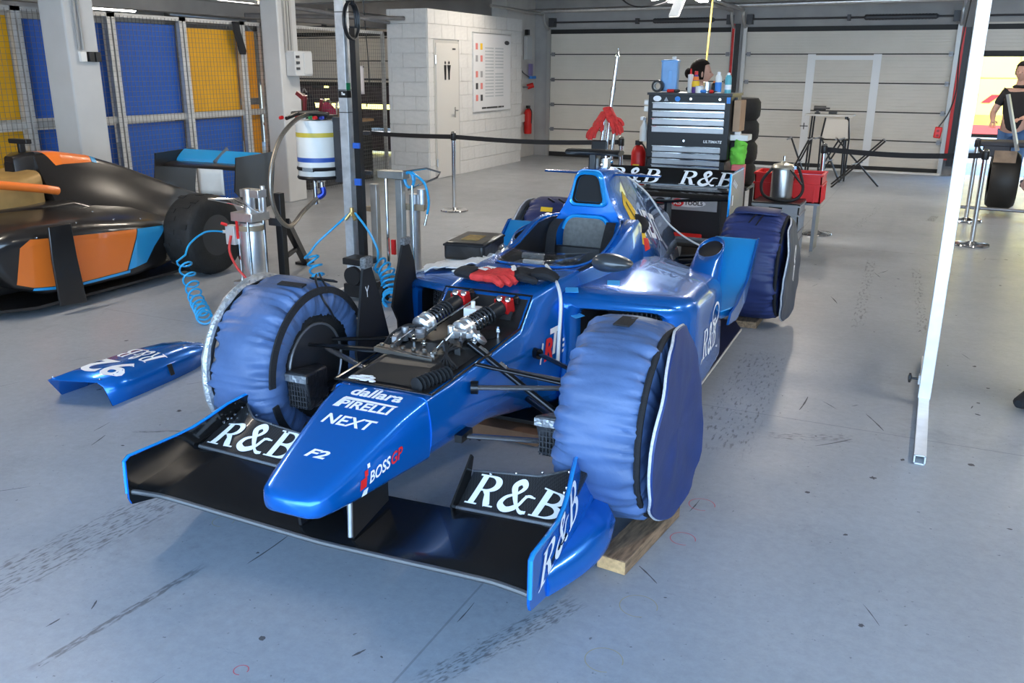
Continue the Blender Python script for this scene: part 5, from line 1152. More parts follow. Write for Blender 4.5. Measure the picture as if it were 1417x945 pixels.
b = B(); b.box((.0, .10, 1.09), (.03, .05, .08)); b.box((.02, .08, 1.135), (.20, .05, .035)); obj('camera_pod', b, BLK, oc, bevel=.006)
b = B(); b.loft([hring(y, [(0, zt), (w, zt), (w+.03, zb), (0, zb)], .06, 4) for y, w, zt, zb in ((-2.2, .16, .55, .30), (-1.4, .25, .66, .16), (-.8, .34, .70, .1), (.2, .38, .70, .1), (.9, .40, .45, .1))]); obj('monocoque', b, BLKG, oc, smooth=50)
b = B(); b.loft([hring(y, [(0, zt), (w, zt), (w, zb), (0, zb)], .08, 4) for y, w, zt, zb in ((-.75, .26, .78, .6), (-.5, .30, .86, .6), (-.15, .30, .90, .6), (.05, .24, .93, .6))]); obj('cockpit_padding', b, BRONZE, oc, smooth=60)
b = B(); b.tube(bez([(.0, -1.35, .98), (.22, -1.22, .985), (.36, -.9, .965), (.40, -.5, .90), (.40, -.1, .825), (.39, .05, .79)], 8), .032, 10); b.tube(bez([(.0, -1.35, .98), (-.22, -1.22, .985), (-.36, -.9, .965), (-.40, -.5, .90), (-.40, -.1, .825), (-.39, .05, .79)], 8), .032, 10); obj('halo', b, ORANGE, oc)
for s in (-1, 1):
    def R5(y, xi, zi, xo, zo, zb, r=.1): return [V((s*p.x, y, p.y)) for p in rpoly([(xi, zb), (xi, zi), (xo, zo), (xo-.05, zb)], [.02, .03, r, .05], 5)]
    rg = [R5(-.72, .36, .60, .72, .56, .34, .1), R5(-.62, .33, .66, .76, .60, .22), R5(-.40, .33, .69, .77, .60, .13), R5(0, .33, .68, .77, .57, .11), R5(.4, .33, .64, .76, .52, .10), R5(.75, .30, .58, .68, .46, .10), R5(1.05, .25, .50, .54, .38, .10), R5(1.35, .2, .42, .40, .30, .10)]
    b = B(); b.loft(rg); pv = b.bvh(); po = obj('sidepod', b, BLKG, oc, smooth=60)
    b = B(); b.loft([R5(-.735, .40, .575, .70, .545, .37, .07), R5(-.73, .40, .575, .70, .545, .37, .07)]); obj('inlet', b, DARK, po)
    if s > 0:
        D = dict(dirn=(1, 0, 0), lift=.004, sub=4)
        decal('orange_panel', OR([(-.62, .25), (-.58, .5), (-.5, .545), (-.2, .52), (.42, .475), (.30, .17), (-.2, .165), (-.5, .205)]), (1.2, 0, 0), (0, 1, 0), (0, 0, 1), ORANGE, po, pv, **D)
        decal('light_blue_panel', OR([(.43, .475), (.80, .44), (.62, .30), (.52, .19), (.31, .17)]), (1.2, 0, 0), (0, 1, 0), (0, 0, 1), LBLUE, po, pv, **D)
        decal('light_blue_line', OR([(-.5, .20), (-.2, .16), (.33, .165), (.33, .145), (-.2, .14), (-.5, .18)]), (1.2, 0, 0), (0, 1, 0), (0, 0, 1), LBLUE, po, pv, **D)
        b = B()
        for (y, z) in ((-.1, .60), (.2, .58), (.45, .55), (.05, .66), (-.45, .55)): b.sphere((.76 if z < .6 else .73, y, z), .008, 6, 4)
        obj('fastener', b, STEEL, po)
    b = B(); b.prism([(s*.84, -.42, .07), (s*.84, -.20, .05), (s*.85, -.24, .40), (s*.85, -.25, .63), (s*.85, -.43, .63), (s*.84, -.43, .40)], (s*.02, 0, 0)); obj('bargeboard', b, BLKG, oc, bevel=.006)
    b = B(); b.lathe([(.17, 0), (.20, -.01), (.29, -.008), (.318, .012), (.33, .05), (.33, .25), (.318, .288), (.29, .308), (.20, .31), (.17, .30)], (s*.63, 1.08, .335), (s, 0, 0), 44, cap=False); wt = obj('rear_tyre', b, RUB, oc)
    b = B(); b.lathe([(.172, .30), (.165, .28), (.15, .18), (.06, .16), (.0, .16)], (s*.63, 1.08, .335), (s, 0, 0), 32); obj('rim', b, MATS['dark_rim'], wt)
    b = B()
    for k in range(34):
        a = 2*PI*k/34+random.uniform(-.05, .05); b.box((s*(.66+random.random()*.22), 1.08+.331*math.cos(a), .335+.331*math.sin(a)), (.06, .04, .006), rx(a-PI/2))
    obj('rubber_pickup', b, RUB, wt)['kind'] = 'stuff'
    arm('rear_wishbone', (s*.25, .85, .36), (s*.66, 1.06, .42), .016, .009, DKS, oc); arm('rear_wishbone', (s*.25, .80, .22), (s*.66, 1.06, .24), .012, .009, DKS, oc); arm('rear_wishbone', (s*.22, 1.4, .36), (s*.66, 1.1, .42), .016, .009, DKS, oc)
    b = B(); b.prism([(s*.49, 1.80, .58), (s*.49, 1.85, .885), (s*.49, 2.35, .90), (s*.49, 2.38, .80), (s*.49, 2.30, .40), (s*.49, 2.05, .36)], (s*.012, 0, 0)); obj('rear_endplate', b, BLKG, oc)
b = B(); b.prism([(-.50, -.85, .05), (.50, -.85, .05), (.72, -.5, .05), (.72, .9, .05), (.45, 1.0, .05), (.42, 1.9, .05), (-.42, 1.9, .05), (-.45, 1.0, .05), (-.72, .9, .05), (-.72, -.5, .05)], (0, 0, .02)); obj('floor_pan', b, BLKG, oc)
b = B(); b.loft(foil(-.485, .485, 2.10, .79, .16, .02, .75)); obj('rear_wing_flap', b, LBLUE, oc)
b = B(); b.loft(foil(-.485, .485, 1.92, .755, .20, .03, .2)); obj('rear_wing_plane', b, BLKG, oc)
b = B(); b.bar((.02, 2.08, .80), (.05, 2.24, .92), .02, .03); b.box((0, 2.05, .6), (.02, .12, .3)); obj('wing_pylon', b, GREY, oc)
b = B(); b.loft([hring(y, [(0, zt), (w, zt), (w, zb), (0, zb)], .03, 3) for y, w, zt, zb in ((1.8, .12, .45, .2), (2.2, .08, .42, .28))]); obj('gearbox', b, BLKG, oc)
b = B(); b.grid(lambda u, v: V((-.02+.30*u, 1.90-.01*math.sin(u*6), .76-.24*v)), 8, 6); tag(obj('paper_sheet', b, WHTP, None, solid=.002), 'white paper sheet hung under the orange car rear wing', 'paper').location = (-6.25, 4.5, 0)

# ================================================================ BARRIER
def stanchion(lab, x, y, to=None, tall=.95):
    t = thing('barrier_post', lab, 'barrier post', (x, y, 0), 0, 'chrome barrier posts')
    b = B(); b.lathe([(.165, 0), (.17, .008), (.165, .02), (.06, .03), (.03, .045)], n=32); obj('base', b, STEEL, t)
    b = B(); b.cyl((0, 0, .03), (0, 0, tall-.07), .024, n=16); obj('pole', b, STEEL, t)
    b = B(); b.lathe([(.031, tall-.10), (.034, tall-.09), (.034, tall-.03), (.031, tall-.02)], n=16); obj('belt_head', b, BLK, t)
    b = B(); b.lathe([(.026, tall-.02), (.03, tall-.01), (.02, tall), (0, tall+.002)], n=16); obj('cap', b, STEEL, t)
    if to:
        d = V((to[0]-x, to[1]-y, 0)); n = 10; b = B()
        b.loft([[V((d.x*k/n, d.y*k/n, tall-.06-.03*math.sin(PI*k/n)+h)) for h in (-.026, .026)]+[V((d.x*k/n+.002, d.y*k/n+.002, tall-.06-.03*math.sin(PI*k/n)+h)) for h in (.026, -.026)] for k in range(n+1)]); obj('belt', b, BLKF, t)
    return t
stanchion('chrome barrier post standing before the white restroom block', -5.23, 9.52, (-7.72, 10.2))
stanchion('chrome barrier post behind the race car airbox', -3.2, 9.75, (-5.23, 9.52))
stanchion('chrome barrier post right of the red crate', -1.03, 9.88, (.47, 9.92))
stanchion('chrome barrier post behind the white upright, nearer of the pair', .47, 9.92)
stanchion('chrome barrier post behind the white upright, farther of the pair', .45, 11.57, (.47, 9.92))

# ================================================================ TOOL CABINET and what stands on it
tb = thing('tool_cabinet', 'tall black tool cabinet with grey drawers and red badge', 'tool cabinet', (-1.955, 7.75, 0))
CABD = mat('cabinet_black', (.009, .009, .010), .45, .0); DRW = mat('drawer_grey', (.42, .42, .43), .38, .5, var=.05)
b = B(); b.box((0, .23, 1.20), (.72, .44, .54)); obj('top_chest', b, CABD, tb, bevel=.008)
b = B(); b.box((0, .23, .52), (.69, .46, .80)); lowc = obj('lower_cabinet', b, CABD, tb, bevel=.008)
b = B(); b.box((0, .23, 1.475), (.74, .46, .02)); obj('top_lid', b, BLK, tb)
for i, z in enumerate((1.375, 1.305, 1.24, 1.175)+(1.01, .955, .90, .845, .77, .68)):
    h = .046 if i < 4 else (.042 if i < 8 else .06); b = B(); w = .63 if i < 4 else .60
    b.box((0, .004, z), (w, .014, h)); dr = obj('drawer', b, DRW, tb, bevel=.003)
    b = B(); b.box((0, -.010, z+h/2+.004), (w, .026, .008)); obj('drawer_pull', b, STEEL, dr)
b = B(); b.box((0, .004, .55), (.62, .014, .13)); dr = obj('drawer', b, DRW, tb, bevel=.003)
b = B(); b.add([V((.06+.15*math.cos(a)*1.0, -.005, .55+.036*math.sin(a))) for a in [2*PI*k/24 for k in range(24)]], [tuple(range(24))]); obj('badge_white', b, WHT, dr, smooth=0)
b = B(); b.add([V((-.04+.055*math.cos(a), -.007, .55+.036*math.sin(a))) for a in [2*PI*k/24 for k in range(24)]], [tuple(range(24))]); obj('badge_red', b, RED, dr, smooth=0)
decal('badge_lettering', fit(text2d('KS', 1, .2, .04)), (-.078, -.008, .53), (.075, 0, 0), (0, 0, .04), WHT, dr, lift=.002, dirn=(0, -1, 0))
decal('badge_lettering', fit(text2d('TOOLS', 1, 0, .03)), (.02, -.006, .532), (.165, 0, 0), (0, 0, .036), BLK, dr, lift=.002, dirn=(0, -1, 0))
b = B(); b.add([V((-.20+.055*math.cos(a), -.005, .55+.036*math.sin(a))) for a in [2*PI*k/24 for k in range(24)]], [tuple(range(24))]); obj('sticker_black', b, BLK, dr, smooth=0)
b = B(); b.box((-.20, -.007, .545), (.06, .002, .02)); obj('sticker_red', b, RED, dr)
decal('maker_lettering', fit(text2d('ULTIMATE', 1, .2, .02)), (.15, .0, 1.072), (.16, 0, 0), (0, 0, .024), WHT, lowc, lift=.003, dirn=(0, -1, 0))
b = B(); b.add([V((-.28+.036*math.cos(a), .008, 1.435+.024*math.sin(a))) for a in [2*PI*k/24 for k in range(24)]], [tuple(range(24))]); obj('white_sticker', b, WHT, tb, smooth=0)
b = B(); b.add([V(p) for p in ((-.22, .008, 1.415), (-.18, .008, 1.415), (-.20, .008, 1.45))], [(0, 1, 2)]); obj('triangle_sticker', b, GREY, tb, smooth=0)
b = B(); b.add([V((-.10+.024*math.cos(a), .008, 1.435+.022*math.sin(a))) for a in [2*PI*k/16 for k in range(16)]], [tuple(range(16))]); obj('blue_sticker', b, mat('blue_print', (.05, .25, .7), .5), tb, smooth=0)
b = B(); b.box((.34, .006, 1.43), (.03, .012, .05)); obj('blue_tape_tab', b, MATS['blue_print'], tb)
b = B()
for x, z in ((.02, 1.437), (.27, 1.437), (-.02, 1.085)): b.cyl((x, .008, z), (x, -.012, z), .010, n=10)
obj('lock', b, STEEL, tb)
for x in (-.28, .28):
    for y in (.06, .40):
        b = B(); b.cyl((x-.02, y, .06), (x+.02, y, .06), .06, n=16); b.box((x, y, .11), (.06, .06, .02)); obj('castor', b, BLKM, tb)
TZ = 1.485; TX = -1.955
def can(name, lab, cat, x, y, prof, m, caps=(), n=16):
    t = thing(name, lab, cat, (x, y, TZ)); b = B(); b.lathe(prof, n=n); obj('body', b, m, t)
    for nm, pr, mm in caps:
        b = B(); b.lathe(pr, n=n); obj(nm, b, mm, t)
    return t
t = thing('jerry_can', 'tall light blue plastic canister standing on the tool cabinet', 'canister', (-2.19, 7.97, TZ), .1)
BLUP = mat('light_blue_plastic', (.16, .34, .62), .4, 0, 0, var=.08, trans=.0)
b = B(); b.box((0, 0, .14), (.145, .12, .27)); obj('body', b, BLUP, t, bevel=.018, seg=3)
b = B(); b.box((0, 0, .262), (.15, .125, .012)); b.box((.01, -.061, .13), (.03, .004, .11)); obj('rib', b, mat('mid_blue_plastic', (.15, .35, .66), .4), t, bevel=.004)
b = B(); b.cyl((.03, 0, .27), (.03, 0, .30), .018, n=12); obj('cap', b, WHTP, t)
t = thing('tape_roll', 'roll of grey tape standing upright on the cabinet corner', 'tape roll', (-2.265, 7.86, TZ))
b = B(); b.lathe([(.032, -.02), (.052, -.02), (.052, .02), (.032, .02)], (0, 0, .052), (.1, 1, 0), 24, cap=False); obj('tape', b, mat('dark_tape', (.03, .03, .03), .4), t)
b = B(); b.lathe([(.027, -.02), (.033, -.021), (.033, .021), (.027, .02)], (0, 0, .052), (.1, 1, 0), 24, cap=False); obj('core', b, mat('grey_card', (.4, .39, .36), .7), t)
can('sealant_tube', 'white sealant cartridge with red nozzle on the cabinet', 'tube', -1.995, 7.93, [(.024, 0), (.024, .15), (.008, .155)], WHTP, [('nozzle', [(.009, .155), (.006, .19), (.003, .20)], RED)])
can('cleaner_bottle', 'purple and yellow cleaner bottle with red cap on the cabinet', 'bottle', -1.93, 7.86, [(.03, 0), (.032, .01), (.032, .06), (.022, .13), (.014, .15)], mat('purple_plastic', (.10, .04, .22), .4), [('cap', [(.015, .15), (.015, .175), (.008, .18)], RED), ('label', [(.0335, .05), (.0335, .085), (.030, .10)], YEL), ('orange_label', [(.028, .105), (.022, .135)], ORANGE)])
can('spray_can', 'white spray can with blue lower half on the cabinet', 'spray can', -1.735, 7.86, [(.028, 0), (.028, .13), (.018, .15)], WHTP, [('cap', [(.014, .15), (.014, .17), (.006, .175)], WHT), ('label', [(.0288, .01), (.0288, .09)], MATS['blue_print'])])
can('spray_can', 'teal and white spray can at the cabinet right corner', 'spray can', -1.66, 7.90, [(.028, 0), (.028, .13), (.018, .15)], mat('teal_print', (.12, .45, .52), .35), [('cap', [(.014, .15), (.014, .165), (.006, .17)], WHT), ('label', [(.0288, .03), (.0288, .07)], WHT)])
can('steel_mug', 'small brushed steel mug on the cabinet', 'mug', -1.835, 7.88, [(.035, 0), (.035, .09), (.031, .092), (.031, .01)], ALU, [])
can('paint_tin', 'low white round tin standing on the cabinet', 'tin', -1.885, 7.82, [(.033, 0), (.034, .03), (.034, .055), (.0, .06)], WHTP, [('rim', [(.035, .052), (.035, .058)], PIPEW)])
can('black_bottle', 'small black bottle with orange cap on the cabinet', 'bottle', -1.785, 7.93, [(.024, 0), (.024, .07), (.012, .085)], BLK, [('cap', [(.012, .085), (.010, .10)], ORANGE)])
for i, (x, y, l, m, a) in enumerate(((-2.10, 7.83, .14, REDP, .1), (-2.05, 7.80, .10, BLK, .4), (-1.82, 7.79, .10, MATS['blue_print'], -.2), (-1.76, 7.80, .07, REDP, .6))):
    t = thing('screwdriver', ('red screwdriver lying by the blue canister', 'black screwdriver lying on the cabinet edge', 'blue screwdriver lying by the steel mug', 'small red screwdriver by the spray cans')[i], 'screwdriver', (x, y, TZ+.015), a)
    b = B(); b.lathe([(.010, -l*.5), (.014, -l*.45), (.014, -.01), (.008, 0)], (0, 0, 0), (1, 0, 0), 10); obj('grip', b, m, t)
    b = B(); b.cyl((0, 0, 0), (l*.5, 0, 0), .004, n=6); obj('shaft', b, STEEL, t)
t = thing('tool_tray', 'dark lumpy tool pouch in the middle of the cabinet top', 'pouch', (-1.96, 7.99, TZ)); b = B(); b.sphere((0, 0, .03), (.09, .06, .035), 14, 8); obj('pouch', b, BLKF, t)
b = B(); b.box((.0, -.05, .03), (.10, .01, .03)); obj('flap', b, BLKM, t)
# at the cabinet's sides
t = thing('fire_extinguisher', 'red fire extinguisher standing left of the tool cabinet', 'fire extinguisher', (-2.44, 7.95, 0))
b = B(); b.lathe([(.06, .55), (.066, .57), (.066, .95), (.045, 1.0), (.02, 1.02)], n=18); obj('cylinder', b, REDP, t)
b = B(); b.box((0, .0, 1.04), (.04, .10, .04)); b.tube(bez([(.03, 0, 1.03), (.08, -.02, .95), (.075, -.02, .75)], 6), .008, 6); obj('valve', b, BLK, t)
b = B(); b.box((0, -.066, .80), (.06, .004, .10)); obj('label', b, YEL, t)
b = B(); b.box((0, 0, .275), (.16, .16, .55)); obj('stand', b, DGREY, t, bevel=.005)
t = thing('spray_bottle', 'clear white spray bottle hung on the cabinet left side', 'bottle', (-2.37, 7.86, 1.06)); b = B(); b.lathe([(.038, 0), (.04, .02), (.038, .12), (.016, .16), (.016, .18)], n=16); obj('body', b, WHTP, t)
b = B(); b.box((-.01, -.02, .20), (.03, .07, .03)); b.box((0, .0, .185), (.025, .025, .04)); obj('trigger', b, WHT, t, bevel=.004)
b = B(); b.box((.042, .0, .14), (.012, .03, .10)); obj('hook', b, DGREY, t)
for i, z in enumerate((1.40, 1.345)):
    b = B(); b.box((-2.335, 7.78, z), (.04, .04, .046)); tag(obj('paper_roll', b, WHTP, bevel=.008), ('upper small white roll clipped on the cabinet left edge', 'lower small white roll clipped on the cabinet left edge')[i], 'roll')
t = thing('glove_dispenser', 'brown cardboard dispenser hung on the cabinet right side', 'box', (-1.545, 7.95, 1.18)); b = B(); b.box((-.01, 0, .12), (.06, .22, .26)); obj('box', b, mat('cardboard', (.42, .27, .17), .8, var=.1), t, bevel=.004)
b = B(); b.box((.02, -.02, -.06), (.16, .18, .05)); b.box((.0, -.05, -.03), (.05, .05, .04)); obj('tray', b, WHTP, t, bevel=.006)
b = B(); b.box((.0, -.05, -.14), (.12, .12, .10)); obj('pouch', b, BLKF, t, bevel=.02)
b = B(); b.box((-.06, 0, .12), (.06, .04, .3)); obj('hanger', b, DGREY, t)
b = B(); b.sphere((-1.515, 7.86, .98), (.075, .06, .12), 18, 14, fn=lambda p: p*(1+.35*noise.noise(p*22))); tag(obj('green_cloth', b, GREEN), 'bright green crumpled cloth hung at the cabinet right side', 'cloth')
t = thing('waste_box', 'open red and white box with rolls at the cabinet right side', 'box', (-1.50, 7.82, .0)); b = B(); b.box((0, 0, .78), (.10, .12, .24)); obj('box', b, mat('pink_red_print', (.70, .16, .16), .5), t, bevel=.005)
b = B(); b.box((-.06, -.02, .72), (.06, .08, .05)); b.box((-.03, -.07, .64), (.08, .01, .10)); obj('sleeve', b, WHTP, t)
b = B(); b.box((0, .02, .33), (.08, .10, .66)); obj('support', b, BLK, t)
# stack of black tyres behind
for k in range(4):
    b = B(); R = .30; b.lathe([(.17, -.10), (.27, -.11), (R, -.07), (R+.005, 0), (R, .07), (.27, .11), (.17, .10), (.15, 0)], (0, 0, 0), (0, 0, 1), 30, cap=False); b.loft([b.v and [p for p in b.v[:30]], [p*1 for p in b.v[:30]]]) if False else None
    o = obj('spare_tyre', b, RUB); o.location = (-1.97, 9.6, .63+.22*k); o.rotation_euler = (0, 0, k*.3); tag(o, ('lowest', 'second lowest', 'second highest', 'topmost')[k]+' black tyre of the stack behind the tool cabinet', 'tyre', 'stacked spare tyres')
t = thing('tyre_rack', 'low dark tyre rack under the stacked spare tyres', 'rack', (-1.97, 9.6, 0))
for sx in (-1, 1):
    for sy in (-1, 1):
        b = B(); b.box((sx*.24, sy*.24, .24), (.04, .04, .48)); obj('leg', b, DGREY, t)
b = B(); b.box((0, 0, .50), (.56, .56, .03)); obj('shelf', b, DGREY, t)
# ---- trolley jack with long handle and red gloves
t = thing('trolley_jack', 'red low trolley jack with tall upright steel handles behind the car', 'jack', (-2.52, 7.28, 0))
b = B(); b.box((.50, .28, .20), (.56, .20, .20)); b.box((.12, .12, .18), (.5, .16, .12)); obj('frame', b, REDP, t, bevel=.01)
b = B()
for x in (-.05, .0, .05): b.cyl((x-.06, 0, .2), (x+.02, 0, 1.27), .016, n=10)
obj('handle_tube', b, STEEL, t)
b = B(); b.cyl((-.10, .02, .2), (.06, .02, 1.78), .017, n=10); b.cyl((.03, .02, 1.49), (.035, .02, 1.53), .022, n=10); b.lathe([(.017, 0), (.006, .03), (.004, .06)], (.06, .02, 1.78), (.1, 0, 1), 10); obj('long_bar', b, STEEL, t)
b = B(); b.box((-.06, 0, 1.02), (.14, .05, .16)); obj('handle_block', b, BLK, t, bevel=.01)
for x in (.3, .8):
    b = B(); b.cyl((x, .19, .06), (x, .22, .06), .06, n=16); obj('wheel', b, BLKM, t)
gl1 = glove('work_glove', 'red work glove draped over the top of the jack handle', (-2.47, 7.24, 1.26), math.radians(70), REDC, REDC, 1.15)
gl1.rotation_euler = (.9, 0, math.radians(60)); gl1.scale = (1.05, 1.05, 1.05); gl2 = glove('work_glove', 'red work glove drooping left over the jack handle', (-2.57, 7.22, 1.22), math.radians(-60), REDC, REDC, 1.05); gl2.rotation_euler = (.95, 0, math.radians(-35))
# black round tub behind the tail
t = thing('round_tub', 'black round ribbed tub on the floor behind the race car tail', 'tub', (-1.84, 7.06, 0)); b = B(); b.lathe([(.27, 0), (.31, .02), (.33, .14), (.31, .16), (.335, .20), (.33, .27), (.30, .28), (.285, .24), (.26, .10), (0, .09)], n=40); obj('shell', b, BLKG, t)
b = B(); b.lathe([(.255, .105), (.0, .11)], n=32); obj('grey_liquid', b, mat('grey_water', (.28, .27, .25), .25), t)
b = B(); b.tube([V((.36*math.cos(a), .36*math.sin(a), .03)) for a in [PI*1.1+PI*.9*k/20 for k in range(21)]], .015, 6); tag(obj('yellow_hose', b, mat('olive_hose', (.42, .38, .06), .4)), 'olive yellow hose curled round the black tub', 'hose').location = (-1.84, 7.06, 0)

# ================================================================ CRATES with steel pot
def crate(name, lab, x, y, z, w, d, h, m, rot=0):
    t = thing(name, lab, 'crate', (x, y, z), rot); b = B(); tk = .012
    b.box((0, 0, tk/2), (w, d, tk)); b.box((0, -d/2+tk/2, h/2), (w, tk, h)); b.box((0, d/2-tk/2, h/2), (w, tk, h)); b.box((-w/2+tk/2, 0, h/2), (tk, d, h)); b.box((w/2-tk/2, 0, h/2), (tk, d, h)); obj('shell', b, m, t)
    b = B()
    for zz in (h-.01, h*.62): b.box((0, -d/2-.004, zz), (w+.012, .012, .018)); b.box((w/2+.004, 0, zz), (.012, d+.012, .018)); b.box((-w/2-.004, 0, zz), (.012, d+.012, .018)); b.box((0, d/2+.004, zz), (w+.012, .012, .018))
    for k in range(-2, 3): b.box((k*w/5, -d/2-.004, h*.3), (.012, .012, h*.6)); b.box((w/2+.004, k*d/5, h*.3), (.012, .012, h*.6))
    obj('rib', b, m, t)
    b = B(); b.box((0, -d/2-.003, h*.82), (.12, .008, .035)); obj('hand_slot', b, BLKM, t)
    return t
GCR = mat('grey_crate_plastic', (.32, .33, .35), .5, var=.05)
crate('storage_crate', 'lower grey plastic crate under the steel pot', -1.25, 8.62, 0, .42, .40, .245, GCR); crate('storage_crate', 'upper grey plastic crate carrying the steel pot', -1.25, 8.62, .25, .42, .40, .245, GCR)
b = B(); b.box((-1.25, 8.62, .503), (.43, .41, .012)); tag(obj('crate_lid', b, BLK, bevel=.003), 'black lid on the upper grey crate', 'lid')
t = thing('side_table', 'low grey trestle under the red crate', 'table', (-1.22, 9.02, 0)); b = B(); b.box((0, 0, .455), (.62, .36, .02)); obj('top', b, GREY, t)
for sx in (-1, 1):
    b = B(); b.box((sx*.27, 0, .22), (.03, .30, .45)); obj('leg', b, GREY, t)
crate('storage_crate', 'open bright red plastic crate with tools behind the steel pot', -1.22, 9.02, .467, .62, .38, .27, mat('bright_red_crate', (.70, .02, .02), .42, var=.05))
b = B(); b.box((-1.05, 9.0, .68), (.24, .26, .04), rx(.1)); tag(obj('blue_pad', b, mat('violet_blue', (.12, .10, .38), .6), bevel=.01), 'violet blue pad lying in the red crate', 'pad')
b = B(); b.box((-1.38, 9.0, .68), (.18, .2, .05), rx(.2)); tag(obj('orange_pouch', b, mat('orange_red_print', (.70, .14, .03), .5), bevel=.012), 'orange pouch lying in the red crate left end', 'pouch')
t = thing('steel_pot', 'brushed steel pressure pot with lid and black hose', 'pressure pot', (-1.235, 8.58, .51)); b = B(); b.lathe([(.085, 0), (.098, .02), (.10, .05), (.10, .28), (.095, .30)], n=28); obj('body', b, mat('pot_steel', (.40, .39, .37), .28, .9, var=.1), t)
b = B(); b.lathe([(.106, .295), (.108, .31), (.09, .335), (.03, .35), (.02, .365), (.0, .37)], n=28); obj('lid', b, mat('pot_lid', (.60, .56, .46), .3, .8), t)
b = B(); b.cyl((0, 0, .36), (0, 0, .41), .01, n=8); b.box((.09, -.02, .31), (.06, .03, .03)); b.bar((.07, -.06, .30), (.19, -.11, .17), .02, .012); obj('lever', b, STEEL, t)
b = B(); b.tube(bez([(-.09, -.05, .30), (-.17, -.08, .18), (-.14, -.12, .06), (0, -.15, .02), (.14, -.13, .03), (.20, -.08, .12), (.15, -.02, .28), (.10, .02, .33)], 10), .014, 8); obj('hose', b, BLK, t)

# ================================================================ FOLDING FURNITURE by the right gate
def trestle(lab, x, y, w, h, rot, group='folding trestles by the gate'):
    t = thing('folding_trestle', lab, 'trestle', (x, y, 0), rot, group)
    for s in (-1, 1):
        b = B(); b.cyl((s*w*.42, -.2*s, h), (-s*w*.42, .2*s*0-.18*s, 0), .013, n=8); obj('leg', b, BLK, t)
        b = B(); b.cyl((s*w*.42, .2, h), (-s*w*.42, .22, 0), .013, n=8); obj('leg', b, BLK, t)
    b = B(); b.cyl((-w*.42, -.2, h), (-w*.42, .2, h), .012, n=8); b.cyl((w*.42, -.2, h), (w*.42, .2, h), .012, n=8); b.cyl((-w*.1, -.19, h*.5), (w*.1, .2, h*.5), .008, n=6); pieces('top_rail', b, GREY, t)
    return t
trestle('folding black trestle left of the high table', -1.82, 14.0, .36, .70, 0); trestle('folding black trestle with white ends right of the high table', -1.0, 14.3, .80, .70, .1); trestle('folding black trestle in front of the high table', -1.46, 14.62, .42, .68, -.1)
t = thing('high_table', 'high narrow folding table against the right gate', 'table', (-1.55, 15.2, 0)); b = B(); b.box((0, 0, 1.0), (.72, .42, .025)); obj('top', b, mat('pale_top', (.5, .49, .47), .5), t)
for sx in (-1, 1):
    for sy in (-1, 1):
        b = B(); b.cyl((sx*.28, sy*.17, 0), (sx*.25, sy*.15, .99), .014, n=8); obj('leg', b, BLK, t)
b = B(); b.cyl((-.30, -.2, .83), (-.42, -.2, .83), .008, n=6); b.cyl((-.36, -.2, .78), (-.36, -.2, .88), .008, n=6); obj('clamp', b, DGREY, t)
t = thing('folded_chair', 'folded chair with pale seat leaning on the high table', 'chair', (-1.42, 14.95, 0)); b = B(); b.prism([V((p.x, .0, p.y)) for p in rpoly([(-.19, .65), (.19, .65), (.17, .95), (-.15, .95)], .05)], (0, .02, 0)); obj('seat', b, mat('pale_seat', (.54, .51, .46), .6), t)
b = B()
for s in (-1, 1): b.tube([(s*.20, .02, .0), (s*.21, .02, .66), (s*.17, .02, .97)], .014, 8)
b.tube([(-.20, .02, .64), (.20, .02, .64)], .014, 8); obj('frame', b, BLK, t)
t = thing('hand_tools', 'dark power drill lying on the high table', 'drill', (-1.68, 15.15, 1.013)); b = B(); b.cyl((-.12, 0, .09), (.06, 0, .09), .035, n=12); b.box((-.06, 0, .04), (.04, .04, .10)); b.cyl((.06, 0, .09), (.12, 0, .09), .014, n=8); obj('body', b, DGREY, t)
b = B(); b.box((.17, .02, .02), (.12, .08, .04)); b.box((-.06, 0, .01), (.08, .07, .03)); obj('battery', b, BLK, t)
# red pendant control on a cable
t = thing('pendant_control', 'red push button pendant hanging on a black cable', 'control pendant', (.02, 11.0, 0)); b = B(); b.box((0, 0, 1.03), (.075, .06, .12), ry(.1)); obj('housing', b, REDP, t, bevel=.012)
b = B()
for k in range(2): b.cyl((-.0, -.03, 1.0+.05*k), (0, -.045, 1.0+.05*k), .014, n=10)
obj('button', b, mat('dark_red', (.25, .0, .0), .4), t)
b = B(); b.tube(bez([(0, 0, 1.09), (.08, 0, 1.25), (.12, 0, 1.5), (.10, 0, 1.9), (.14, 0, 2.5), (.16, 0, ZC)], 8), .008, 6); obj('cable', b, BLK, t)
b = B(); b.tube(bez([(0, 0, ZC), (.01, .02, 2.6), (-.02, .0, 1.60)], 8), .009, 6); tag(obj('yellow_air_line', b, mat('amber_hose', (.50, .34, .08), .4)), 'amber air line hanging down behind the tool cabinet', 'hose').location = (-2.2, 9.4, 0)
